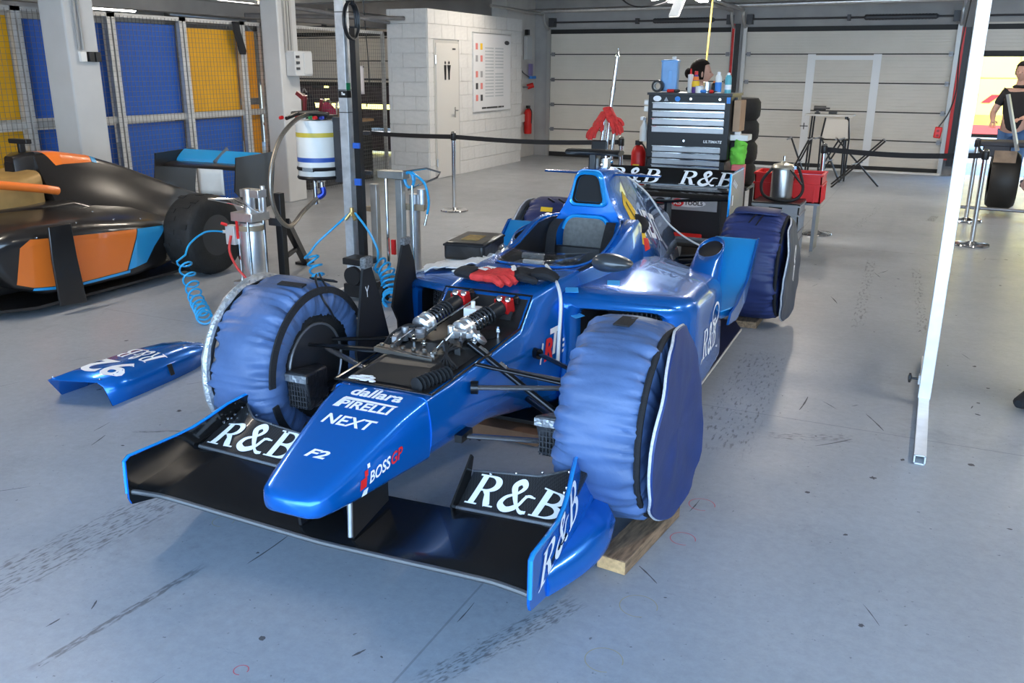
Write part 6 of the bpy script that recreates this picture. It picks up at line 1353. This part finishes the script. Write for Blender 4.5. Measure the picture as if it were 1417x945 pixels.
# ================================================================ LAMPS
GLOW = mat('led_glow', (1, .985, .96), .5, emit=14)
t = thing('ceiling_lamp', 'bright white multi-panel LED lamp above the tool cabinet', 'lamp', (-2.36, 9.0, 2.30))
b = B(); b.cyl((0, 0, .04), (0, 0, .14), .06, n=16); b.cyl((0, 0, .14), (0, 0, ZC-2.30), .02, n=8); obj('hub', b, WHTP, t)
for k in range(6):
    a = k*PI/3+.2; c_, s_ = math.cos(a), math.sin(a); Rm = rz(a) @ ry(.22 if k != 4 else 1.0)
    b = B(); cpos = V((c_*.20, s_*.20, .06)) if k != 4 else V((c_*.12, s_*.12, -.02))
    b.box(cpos, (.28, .11, .022), Rm); o = obj('lamp_arm', b, WHTP, t, bevel=.006)
    b = B(); b.box(cpos+Rm @ V((0, 0, -.013)), (.26, .095, .006), Rm); obj('led_panel', b, GLOW, o)
    if k < 5:
        b = B(); b.tube([cpos, V((c_*.03, s_*.03, .08))], .012, 6); obj('hinge', b, DGREY, o)
ld = bpy.data.lights.new('lamp_light', 'POINT'); ld.energy = 45; ld.shadow_soft_size = .25; ld.color = (1, .96, .9); lo = bpy.data.objects.new('lamp_light', ld); COL.objects.link(lo); lo.parent = t; lo.location = (0, 0, -.16)
b = B(); b.tube(bez([(-3.3, 9.2, 2.62), (-3.0, 9.1, 2.32), (-2.7, 9.0, 2.27), (-2.4, 9.0, 2.36)], 8), .008, 6); tag(obj('lamp_cable', b, BLK), 'dark cable sagging to the bright ceiling lamp', 'cable')
def added_strip_lamp(x, y, lab, e=70):  # unseen ceiling lamps, added to light the garage from above
    t = thing('added_strip_lamp', lab, 'lamp', (x, y, ZC-.12), 0, 'added ceiling strip lamps out of view')
    b = B(); b.box((0, 0, .06), (.16, 1.5, .08)); obj('housing', b, WHTP, t)
    b = B()
    for dx in (-.04, .04): b.cyl((dx, -.72, 0), (dx, .72, 0), .018, n=8)
    obj('tube', b, MATS['lamp_glow'], t)
    l = bpy.data.lights.new('added_strip_light', 'AREA'); l.shape = 'RECTANGLE'; l.size = .14; l.size_y = 1.4; l.energy = e; l.color = (1, .87, .72)
    lo = bpy.data.objects.new('added_strip_light', l); COL.objects.link(lo); lo.parent = t; lo.location = (0, 0, -.03)
for i, (x, y, lab) in enumerate(((-5.6, 8.2, 'added strip lamp over the barrier by the fence'), (-5.6, 13.2, 'added strip lamp before the white block wall'), (-1.6, 12.8, 'added strip lamp before the right gate'), (1.6, 4.6, 'added strip lamp right of the white upright'), (-5.6, 3.2, 'added strip lamp over the orange car'), (2.6, 8.2, 'added strip lamp over the right bay'), (2.6, 13.2, 'added strip lamp before the open gate'), (-11.5, 9.0, 'added strip lamp in the next bay'), (-11.5, 14.0, 'added strip lamp at the back of the next bay'))):
    added_strip_lamp(x, y, lab, LAMP_E)

# ================================================================ WALL FITTINGS
t = thing('notice_board', 'large white notice board with safety pictograms on the block wall', 'notice board', (-7.035, 14.2, 0))
b = B(); b.box((.012, 0, 1.60), (.02, 1.42, 1.25)); obj('board', b, mat('board_white', (.74, .74, .75), .35), t, bevel=.004)
b = B(); b.box((.0, 0, 1.60), (.03, 1.45, 1.28)); obj('frame', b, ALU, t)
for r in range(5):
    for c_ in range(2):
        b = B(); y, z = -.60+.17*c_, 2.02-.19*r-(.06 if r > 1 else 0); b.box((.024, y, z), (.003, .075, .10)); obj('pictogram', b, (RED, DGREY, mat('grey_print', (.35, .35, .36), .5), YEL, BLK)[(r*2+c_*3) % 5] if (r+c_) % 2 else mat('soft_red', (.70, .22, .2), .5), t)
for k in range(16):
    for c_ in range(2):
        if k == 7 and c_: continue
        b = B(); b.box((.024, -.13+.38*c_, 2.00-.052*k), (.003, .32, .022)); obj('text_line', b, mat('pale_print', (.50, .53, .55), .5), t)
b = B(); b.add([V((.026, .55+.10*math.cos(a), 2.10+.035*math.sin(a))) for a in [2*PI*k/20 for k in range(20)]], [tuple(range(20))]); obj('logo', b, DGREY, t, smooth=0)
b = B()
for y0_, l_ in ((-.42, .16), (-.24, .42), (.21, .14), (.37, .06)): b.box((.024, y0_+l_/2, 1.03), (.003, l_, .028))
pieces('footer_print', b, DGREY, t)
NX = -7.34
t = thing('fire_extinguisher', 'red fire extinguisher on the niche wall left of the gate', 'fire extinguisher', (NX+.08, 16.25, .45)); b = B(); b.lathe([(.07, 0), (.075, .02), (.075, .40), (.05, .46), (.02, .48)], n=18); obj('cylinder', b, REDP, t)
b = B(); b.box((0, 0, .51), (.04, .12, .05)); b.tube(bez([(.02, 0, .50), (.09, -.03, .42), (.08, -.02, .2)], 6), .009, 6); obj('valve', b, BLK, t)
b = B(); b.box((-.06, -.2, .30), (.04, .3, .14)); obj('wall_bracket', b, WHTP, t)
t = thing('wall_box', 'tall pale wall box with black connector in the niche', 'electrical box', (NX, 16.3, 1.95)); b = B(); b.box((.04, 0, .1), (.08, .22, .42)); obj('housing', b, MATS['pale_grey_plastic'], t, bevel=.006)
b = B(); b.box((.07, -.1, .38), (.07, .08, .10)); obj('connector', b, BLK, t)
b = B(); b.box((.05, .12, -.3), (.05, .10, .22)); obj('purple_handle', b, mat('mauve_plastic', (.25, .2, .4), .5), t)
b = B(); b.box((.07, .16, -.44), (.07, .2, .05)); obj('blue_valve', b, MATS['blue_print'], t)
b = B(); b.tube(bez([(.03, -.45, .0), (.04, -.3, -.3), (.05, .0, -.42), (.06, .1, -.44)], 8), .010, 6); obj('cable', b, DGREY, t)
t = thing('red_socket', 'red industrial socket on the niche wall', 'socket', (NX, 16.38, 1.33)); b = B(); b.cyl((0, 0, 0), (.11, .05, .04), .05, n=14); obj('socket', b, REDP, t)
b = B(); b.box((.02, -.12, 0), (.04, .2, .03)); obj('conduit', b, GREY, t)
t = thing('alarm_sign', 'small orange and red alarm sign on the niche wall', 'sign', (NX, 15.75, 1.28)); b = B(); b.box((.01, 0, 0), (.015, .14, .26)); obj('plate', b, mat('orange_print', (.72, .28, .06), .5), t)
b = B(); b.box((.02, 0, .04), (.004, .09, .08)); obj('symbol', b, RED, t)
b = B(); b.tube(bez([(NX+.04, 15.65, .9), (NX+.08, 15.7, .8), (NX+.05, 15.72, .6), (NX+.06, 15.66, .45)], 6), .03, 8); tag(obj('black_hose', b, BLKM), 'black hose bundle hung on the niche wall', 'hose')
# sock on the fence, paper and cable in the corner
t = thing('black_sock', 'black sock-like windbreak cover hung at the top of the fence', 'cover', (-7.74, 8.77, 2.18)); b = B(); b.loft([[V((r*.4*math.cos(a), y+r*math.sin(a), z)) for a in [2*PI*k/12 for k in range(12)]] for y, z, r in ((-.03, 0, .055), (-.02, -.10, .06), (.02, -.22, .06), (.05, -.32, .065), (.05, -.36, .05))]); obj('sock', b, BLKF, t)
b = B(); b.tube([V((.03*math.cos(a), -.03+.05*math.sin(a), .005)) for a in [2*PI*k/12 for k in range(12)]], .008, 6, closed=True); obj('hem', b, BLKM, t)
t = thing('notice_sheet', 'pinned white notice sheets on the fence post in the corner', 'notice', (-7.745, 11.25, 1.5)); b = B(); b.grid(lambda u, v: V((.01*math.sin(u*5), -.15+.3*u, .2-.4*v)), 6, 6); obj('sheet', b, mat('lilac_paper', (.66, .63, .66), .6), t, solid=.003)
b = B()
for y in (-.12, .12): b.sphere((.012, y, .185), .010, 6, 4)
obj('pin', b, DGREY, t)
b = B(); b.tube(bez([(-8.0, 11.75, ZC), (-8.0, 11.9, 1.7), (-8.0, 11.85, 1.3), (-8.0, 11.8, 1.1)], 8), .008, 6); tag(obj('hanging_cable', b, BLK), 'thin dark cable hanging behind the fence by the block wall', 'cable')
# workbench behind the fence
wb = thing('workbench', 'dark workbench with wooden top behind the wire mesh', 'workbench', (-8.35, 11.1, 0)); b = B(); b.box((0, 0, .90), (.75, 1.7, .04)); obj('top', b, mat('bench_wood', (.42, .24, .11), .6, var=.2, vscale=10), wb, bevel=.004)
b = B(); b.box((0, 0, .435), (.70, 1.62, .87)); obj('carcass', b, DGREY, wb)
for k in range(12):
    b = B(); b.box((.36, 0, .12+k*.062), (.012, 1.58, .04)); obj('drawer_slat', b, BLK, wb)
for i, (y, x, col, sz, lab) in enumerate(((10.4, -8.3, 'maroon_bag', (.25, .22, .34), 'maroon bag standing on the workbench'), (10.75, -8.35, 'black_bag', (.3, .34, .40), 'large black bag on the workbench'), (11.1, -8.2, 'pink_bag', (.22, .20, .26), 'magenta bag on the workbench'), (11.62, -8.2, 'violet_bag', (.22, .16, .28), 'violet pouch at the workbench end'), (11.45, -8.25, 'tan_box', (.2, .2, .16), 'tan cardboard box on the workbench'))):
    c_ = {'maroon_bag': (.12, .02, .03), 'black_bag': (.02, .018, .025), 'pink_bag': (.42, .03, .10), 'violet_bag': (.08, .05, .14), 'tan_box': (.34, .2, .09)}[col]
    t = thing(col, lab, 'bag' if 'bag' in col else 'box', (x, y, .92), .2*i); b = B()
    if 'bag' in col: b.sphere((0, 0, sz[2]/2), (sz[0]/2, sz[1]/2, sz[2]/2), 14, 10, fn=lambda p: p*(1+.25*noise.noise(p*9+V((i*3., 0, 0)))))
    else: b.box((0, 0, sz[2]/2), sz)
    obj('body', b, mat(col, c_, .8, var=.2), t, bevel=0 if 'bag' in col else .004)
    b = B()
    if 'bag' in col: b.tube(bez([(-.05, 0, sz[2]*.9), (0, 0, sz[2]*1.15), (.05, 0, sz[2]*.9)], 6), .010, 6)
    else: b.box((0, 0, sz[2]+.002), (sz[0]*.3, sz[1], .003))
    obj('strap', b, GREY, t)
t = thing('metal_frame', 'bent silver bracket leaning on the workbench stuff', 'bracket', (-8.12, 11.25, .92)); b = B(); b.tube([(0, -.12, 0), (0, -.04, .25), (0, .0, .26)], .018, 8); b.tube(bez([(0, .2, .05), (0, .28, .2), (0, .42, .2), (0, .46, .02)], 6), .014, 8); obj('tube', b, ALU, t)
b = B(); b.box((0, .02, .01), (.06, .1, .02)); obj('foot', b, GREY, t)
t = thing('red_lamp_unit', 'dark cluster of fittings on the workbench behind the churn', 'equipment', (-8.1, 10.15, .92)); b = B()
for k in range(9): b.cyl((random.uniform(-.1, .1), random.uniform(-.25, .25), .05), (random.uniform(-.1, .1), random.uniform(-.25, .25), random.uniform(.15, .42)), .03, n=8)
obj('pipes', b, mat('bronze_metal', (.25, .2, .16), .35, .7), t)
b = B(); b.box((0, 0, .03), (.3, .6, .06)); obj('tray', b, BLK, t)
# dark shelving at the back of that corner
t = thing('storage_shelf', 'dark loaded storage shelf far behind the wire mesh', 'shelf', (-11.0, 15.4, 0))
for k in range(4):
    b = B(); b.box((0, 0, .1+.45*k), (3.6, .5, .03)); obj('shelf_board', b, DGREY, t)
for sx in (-1, 1):
    b = B(); b.box((sx*1.8, 0, .75), (.04, .5, 1.5)); obj('side_frame', b, DGREY, t)
for k in range(3):
    b = B()
    for q in range(9): b.box((-1.6+.4*q, 0, .27+.45*k), (.39, .4, .30 if q != 3 else .2))
    pieces('carton', b, mat('dark_carton', (.05, .04, .05), .7, var=.3), t)

# ================================================================ PEOPLE
def skin_mesh(name, joints, edges, m, root=0, sub=2):
    me = bpy.data.meshes.new(name); me.from_pydata([j[0] for j in joints], edges, [])
    o = bpy.data.objects.new(name, me); COL.objects.link(o); md = o.modifiers.new('skin', 'SKIN'); md.use_smooth_shade = True
    if not me.skin_vertices: me.attributes
    for i, j in enumerate(joints):
        r = j[1]; me.skin_vertices[0].data[i].radius = r if isinstance(r, tuple) else (r, r)
    me.skin_vertices[0].data[root].use_root = True
    s = o.modifiers.new('sub', 'SUBSURF'); s.levels = sub; s.render_levels = sub
    dg = bpy.context.evaluated_depsgraph_get(); out = bpy.data.meshes.new_from_object(o.evaluated_get(dg)); out.materials.clear(); out.materials.append(m)
    bpy.data.objects.remove(o); bpy.data.meshes.remove(me)
    for p_ in out.polygons: p_.use_smooth = True
    return out
def head(b, c, face, s=1.0):
    """head mesh: skull, jaw, nose, ears, eyes, mouth; face = yaw of the looking direction"""
    F = V((math.cos(face), math.sin(face), 0)); S = V((-math.sin(face), math.cos(face), 0)); Z = V((0, 0, 1))
    def fn(p):
        x, y, z = p.x, p.y, p.z
        if z < 0: k = 1-.38*(-z/.115)**1.5; y *= k; x = x*(1-.10*(-z/.115)) if x > 0 else x*(1-.45*(-z/.115))
        if x > 0:
            x += .028*math.exp(-((y/.012)**2))*math.exp(-(((z+.018)/.022)**2))            # nose
            x -= .010*math.exp(-(((abs(y)-.032)/.016)**2))*math.exp(-(((z-.010)/.014)**2)) # eye sockets
            x += .008*math.exp(-((y/.022)**2))*math.exp(-(((z+.058)/.010)**2))             # lips
            x += .010*math.exp(-((y/.03)**2))*math.exp(-(((z+.098)/.016)**2))              # chin
        return (F*x+S*y+Z*z)*s
    b.sphere(c, (.092, .074, .115), 28, 24, fn=fn)
    for q in (-1, 1):
        b.sphere(V(c)+(F*.0+S*q*.076-Z*.008)*s, (.012*s, .012*s, .030*s), 8, 8); b.sphere(V(c)+(F*.082+S*q*.031+Z*.010)*s, .011*s, 8, 6)
def hairmesh(c, face, s=1.0, ln=.0, bun=False):
    F = V((math.cos(face), math.sin(face), 0)); S = V((-math.sin(face), math.cos(face), 0)); Z = V((0, 0, 1)); b = B()
    def fn(p):
        x, y, z = p.x, p.y, p.z
        if x > .035 and z < .06: x = .035-.1*(.06-z)
        if z < -.02-ln: z = -.02-ln
        return (F*x+S*y+Z*z)*s
    b.sphere(V(c)+(Z*.012-F*.008)*s, (.105, .084, .120), 24, 20, fn=fn)
    if bun: b.sphere(V(c)+(-F*.11+Z*.0)*s, (.045*s, .04*s, .05*s), 12, 8)
    return b
def person(lab, loc, face, h, pose, shirt, trousers, hair, hairb=0, cap=None, shoes=BLKF, bare_arm=True):
    """pose: dict with wrists/elbows in body space (x forward, y left, z up) for h = 1.75"""
    t = thing('person', lab, 'person', loc, face); k = h/1.75
    def P_(x, y, z): return (x*k, y*k, z*k)
    J = [(P_(0, 0, .96), (.13*k, .16*k)), (P_(0, 0, 1.14), (.105*k, .135*k)), (P_(.0, 0, 1.34), (.115*k, .155*k)), (P_(0, 0, 1.46), (.07*k, .09*k)), (P_(.01, 0, 1.54), .05*k), (P_(.02, 0, 1.60), .055*k)]
    E = [(0, 1), (1, 2), (2, 3), (3, 4), (4, 5)]
    for s in (1, -1):
        el, wr = pose['L' if s > 0 else 'R']; n = len(J)
        J += [(P_(0, s*.17, 1.41), .058*k), (P_(*el), .042*k), (tuple((V(P_(*el))+V(P_(*wr)))/2), .040*k), (P_(*wr), .028*k), (tuple(V(P_(*wr))+(V(P_(*wr))-V(P_(*el))).normalized()*.06*k), (.016*k, .036*k))]
        E += [(2, n), (n, n+1), (n+1, n+2), (n+2, n+3), (n+3, n+4)]
        n = len(J); J += [(P_(0, s*.09, .90), .095*k), (P_(.015, s*.10, .50), .062*k), (P_(-.01, s*.105, .30), .055*k), (P_(-.02, s*.11, .08), .040*k)]; E += [(0, n), (n, n+1), (n+1, n+2), (n+2, n+3)]
        hb = V(J[n-1][0]); d = (V(P_(*wr))-V(P_(*el))).normalized(); sd2 = d.cross(V((0, 0, 1))).normalized() if abs(d.z) < .95 else V((1, 0, 0)); nn = d.cross(sd2)
    me = skin_mesh('body', J, E, SKIN)
    b = B(); bv = [v.co.copy() for v in me.vertices]; b.add(bv, [tuple(p.vertices) for p in me.polygons])
    head(b, V(P_(.035, 0, 1.655)), 0, k)
    for s in (1, -1):
        el, wr = pose['L' if s > 0 else 'R']; w0 = V(P_(*wr)); d = (w0-V(P_(*el))).normalized(); sd2 = d.cross(V((0, 0, 1)))
        sd2 = sd2.normalized() if sd2.length > .2 else V((1, 0, 0)); nn = sd2.cross(d)
        for q, (o_, l) in enumerate(((-.028, .062), (-.010, .074), (.010, .070), (.027, .055))): b.tube([w0+d*.075*k+sd2*o_*k, w0+d*(.085+l*.55)*k+sd2*o_*1.1*k-nn*.008*k, w0+d*(.080+l)*k+sd2*o_*1.1*k-nn*.028*k], [.0095*k, .009*k, .007*k], 7)
        b.tube([w0+d*.02*k-sd2*.025*k, w0+d*.05*k-sd2*.05*k, w0+d*.085*k-sd2*.052*k], [.012*k, .011*k, .008*k], 7)
    obj('body', b, SKIN, t, smooth=80)
    SJ = [(P_(0, 0, .86), (.155*k, .185*k)), (J[1][0], (.12*k, .15*k)), (J[2][0], (.135*k, .175*k)), (P_(0, 0, 1.44), (.10*k, .135*k)), (P_(.005, 0, 1.52), (.062*k, .07*k))]; SE = [(0, 1), (1, 2), (2, 3), (3, 4)]
    for s in (1, -1):
        el, wr = pose['L' if s > 0 else 'R']; n = len(SJ); sh = V(P_(0, s*.17, 1.41)); SJ += [(tuple(sh), .072*k), (tuple(sh.lerp(V(P_(*el)), .7 if bare_arm else 1)), .062*k)]; SE += [(2, n), (n, n+1)]
        if not bare_arm: SJ.append((tuple(V(P_(*wr))), .042*k)); SE.append((n+1, n+2))
    obj('shirt', skin_mesh('shirt', SJ, SE, shirt), None, t)
    TJ = [(P_(0, 0, 1.02), (.14*k, .165*k))]; TE = []
    for s in (1, -1):
        n = len(TJ); TJ += [(P_(0, s*.09, .88), .105*k), (P_(.015, s*.10, .50), .076*k), (P_(-.015, s*.11, .10), .06*k)]; TE += [(0, n), (n, n+1), (n+1, n+2)]
    obj('trousers', skin_mesh('trousers', TJ, TE, trousers), None, t)
    for s in (1, -1):
        b = B(); b.loft([[V(P_(x, s*.11+w*math.cos(a), .045+max(-.045, hh*math.sin(a)))) for a in [2*PI*i/14 for i in range(14)]] for x, w, hh in ((-.085, .022, .04), (-.07, .038, .065), (0, .042, .075), (.09, .046, .045), (.155, .040, .03), (.185, .02, .02))]); obj('shoe', b, shoes, t)
    hb_ = hairmesh(V(P_(.035, 0, 1.655)), 0, k, *hair); obj('hair', hb_, HAIR, t)
    if cap: obj('cap', hairmesh(V(P_(.035, 0, 1.665)), 0, k*1.03, -.07, False), cap, t)
    return t
rest = ((-.03, .25, 1.12), (.06, .27, .88)); restR = ((-.03, -.25, 1.12), (.06, -.27, .88))
DT = mat('dark_tshirt', (.018, .016, .018), .8); JEAN = mat('blue_jeans', (.08, .17, .36), .8, var=.15); 
person('dark-haired woman in profile standing behind the tool cabinet', (-2.09, 8.55, 0), math.radians(20), 1.74, {'L': rest, 'R': restR}, DT, mat('grey_trousers', (.1, .1, .11), .8), (.05, True))
person('person in dark cap and dark t-shirt with jeans beyond the barrier', (.93, 13.7, 0), math.radians(-110), 1.76, {'L': ((.05, .26, 1.14), (.22, .16, 1.10)), 'R': ((.05, -.27, 1.14), (.24, -.20, 1.05))}, DT, JEAN, (.02, False), cap=DT)
pn = person('person at the right edge with tattooed bent arm and dark shoe', (.75, 5.06, 0), math.radians(-118), 1.76, {'L': rest, 'R': ((-.02, -.34, 1.10), (.22, -.16, 1.22))}, DT, mat('dark_shorts', (.02, .02, .025), .8), (.0, False))
# tattoo bands on that arm
b = B(); sh = V((0, -.171, 1.418)); el = V((-.02, -.342, 1.106)); d = (el-sh).normalized()
for u, hgt in ((.52, .008), (.58, .006)): b.cyl(sh+(el-sh)*u, sh+(el-sh)*(u)+d*hgt, .0475, n=18, cap=False)
for k in range(10): b.sphere(sh.lerp(el, .68+.03*k)+V((.03*math.sin(k*2.1), -.034, .0)), (.010, .010, .012), 6, 4)
obj('tattoo', b, mat('tattoo_ink', (.06, .05, .06), .6), pn)

# ================================================================ RIGHT BACKGROUND: cart and yellow van outside
t = thing('wheel_cart', 'black wheeled cart with steel axle bar beyond the barrier', 'cart', (.84, 12.5, 0))
b = B(); b.lathe([(.20, -.15), (.31, -.155), (.345, -.11), (.35, 0), (.345, .11), (.31, .155), (.20, .15)], (-.02, 0, .40), (1, 0, .0), 34, cap=False); w_ = obj('tyre', b, mat('dark_brown_rubber', (.022, .019, .016), .5), t)
b = B(); b.lathe([(.20, -.13), (.05, -.08), (0, -.08)], (-.02, 0, .40), (1, 0, 0), 24); b.lathe([(.20, .13), (.05, .08), (0, .08)], (-.02, 0, .40), (1, 0, 0), 24); obj('rim', b, DGREY, w_)
b = B(); b.cyl((-.45, -.45, .10), (1.2, -.45, .08), .02, n=10); obj('axle_bar', b, GREY, t)
b = B(); b.box((.1, .0, .84), (.9, .5, .06)); b.box((-.15, -.22, .76), (.3, .05, .14)); obj('deck', b, mat('charcoal_cover', (.05, .05, .06), .6), t, bevel=.02)
b = B(); b.box((-.05, -.26, .70), (.24, .02, .14)); obj('bronze_panel', b, mat('brown_panel', (.30, .19, .11), .5, var=.3), t)
b = B(); b.bar((-.13, -.3, 1.42), (.06, -.35, .78), .09, .03); obj('grey_arm', b, mat('warm_grey_metal', (.30, .29, .27), .4, .4), t)
b = B(); b.box((.85, 0, .42), (.16, .4, .8)); obj('support', b, BLK, t)
van = thing('yellow_van', 'sunlit yellow van with red diagonal marks parked outside the open gate', 'van', (1.6, 21.0, 0))
YV = mat('van_yellow', (.84, .60, .05), .4, 0, .4); 
b = B(); b.box((0, 1.0, 1.65), (7.5, 2.0, 2.4)); obj('box_body', b, mat('van_pale_yellow', (.88, .66, .12), .5), van, bevel=.04)
b = B(); b.box((0, -.012, .72), (7.5, .03, .20)); obj('yellow_skirt', b, YV, van)
b = B(); b.box((0, -.012, .53), (7.5, .03, .18)); obj('red_skirt', b, mat('van_red', (.62, .06, .05), .5), van)
for x in (-2.4, -.9, .6, 2.1):
    b = B()
    for (cx, cz, w, hh) in ((0, 2.5, 1.3, .015), (0, 1.55, 1.3, .015), (-.65, 2.02, .015, .95), (.65, 2.02, .015, .95)): b.box((x+cx, -.006, cz), (w, .012, hh))
    obj('hatch_outline', b, YV, van)
for k, x in enumerate((-1.25, -.85, -.45, -.05)):
    b = B(); b.prism([(x, -.008, 1.06), (x+.16, -.008, 1.06), (x+.34, -.008, 1.22), (x+.18, -.008, 1.22)], (0, -.006, 0)); obj('red_diagonal', b, RED, van)
for x in (-2.6, 2.6):
    b = B(); b.cyl((x, .1, .42), (x, .4, .42), .42, n=28); obj('wheel', b, RUB, van)
b = B(); b.box((0, 1, .40), (6.4, 1.2, .12)); obj('chassis', b, BLKM, van)
v2 = thing('pale_truck', 'sunlit pale truck glimpsed through the next bay gate', 'truck', (-12.8, 21.0, 0)); b = B(); b.box((0, 1, 1.7), (6.5, 2, 2.6)); obj('box_body', b, MATS['van_pale_yellow'], v2, bevel=.04)
b = B(); b.box((0, 1, .38), (5.6, 1.4, .2)); obj('chassis', b, BLKM, v2)
for x in (-2.2, 2.2):
    b = B(); b.cyl((x, .1, .42), (x, .4, .42), .42, n=24); obj('wheel', b, RUB, v2)
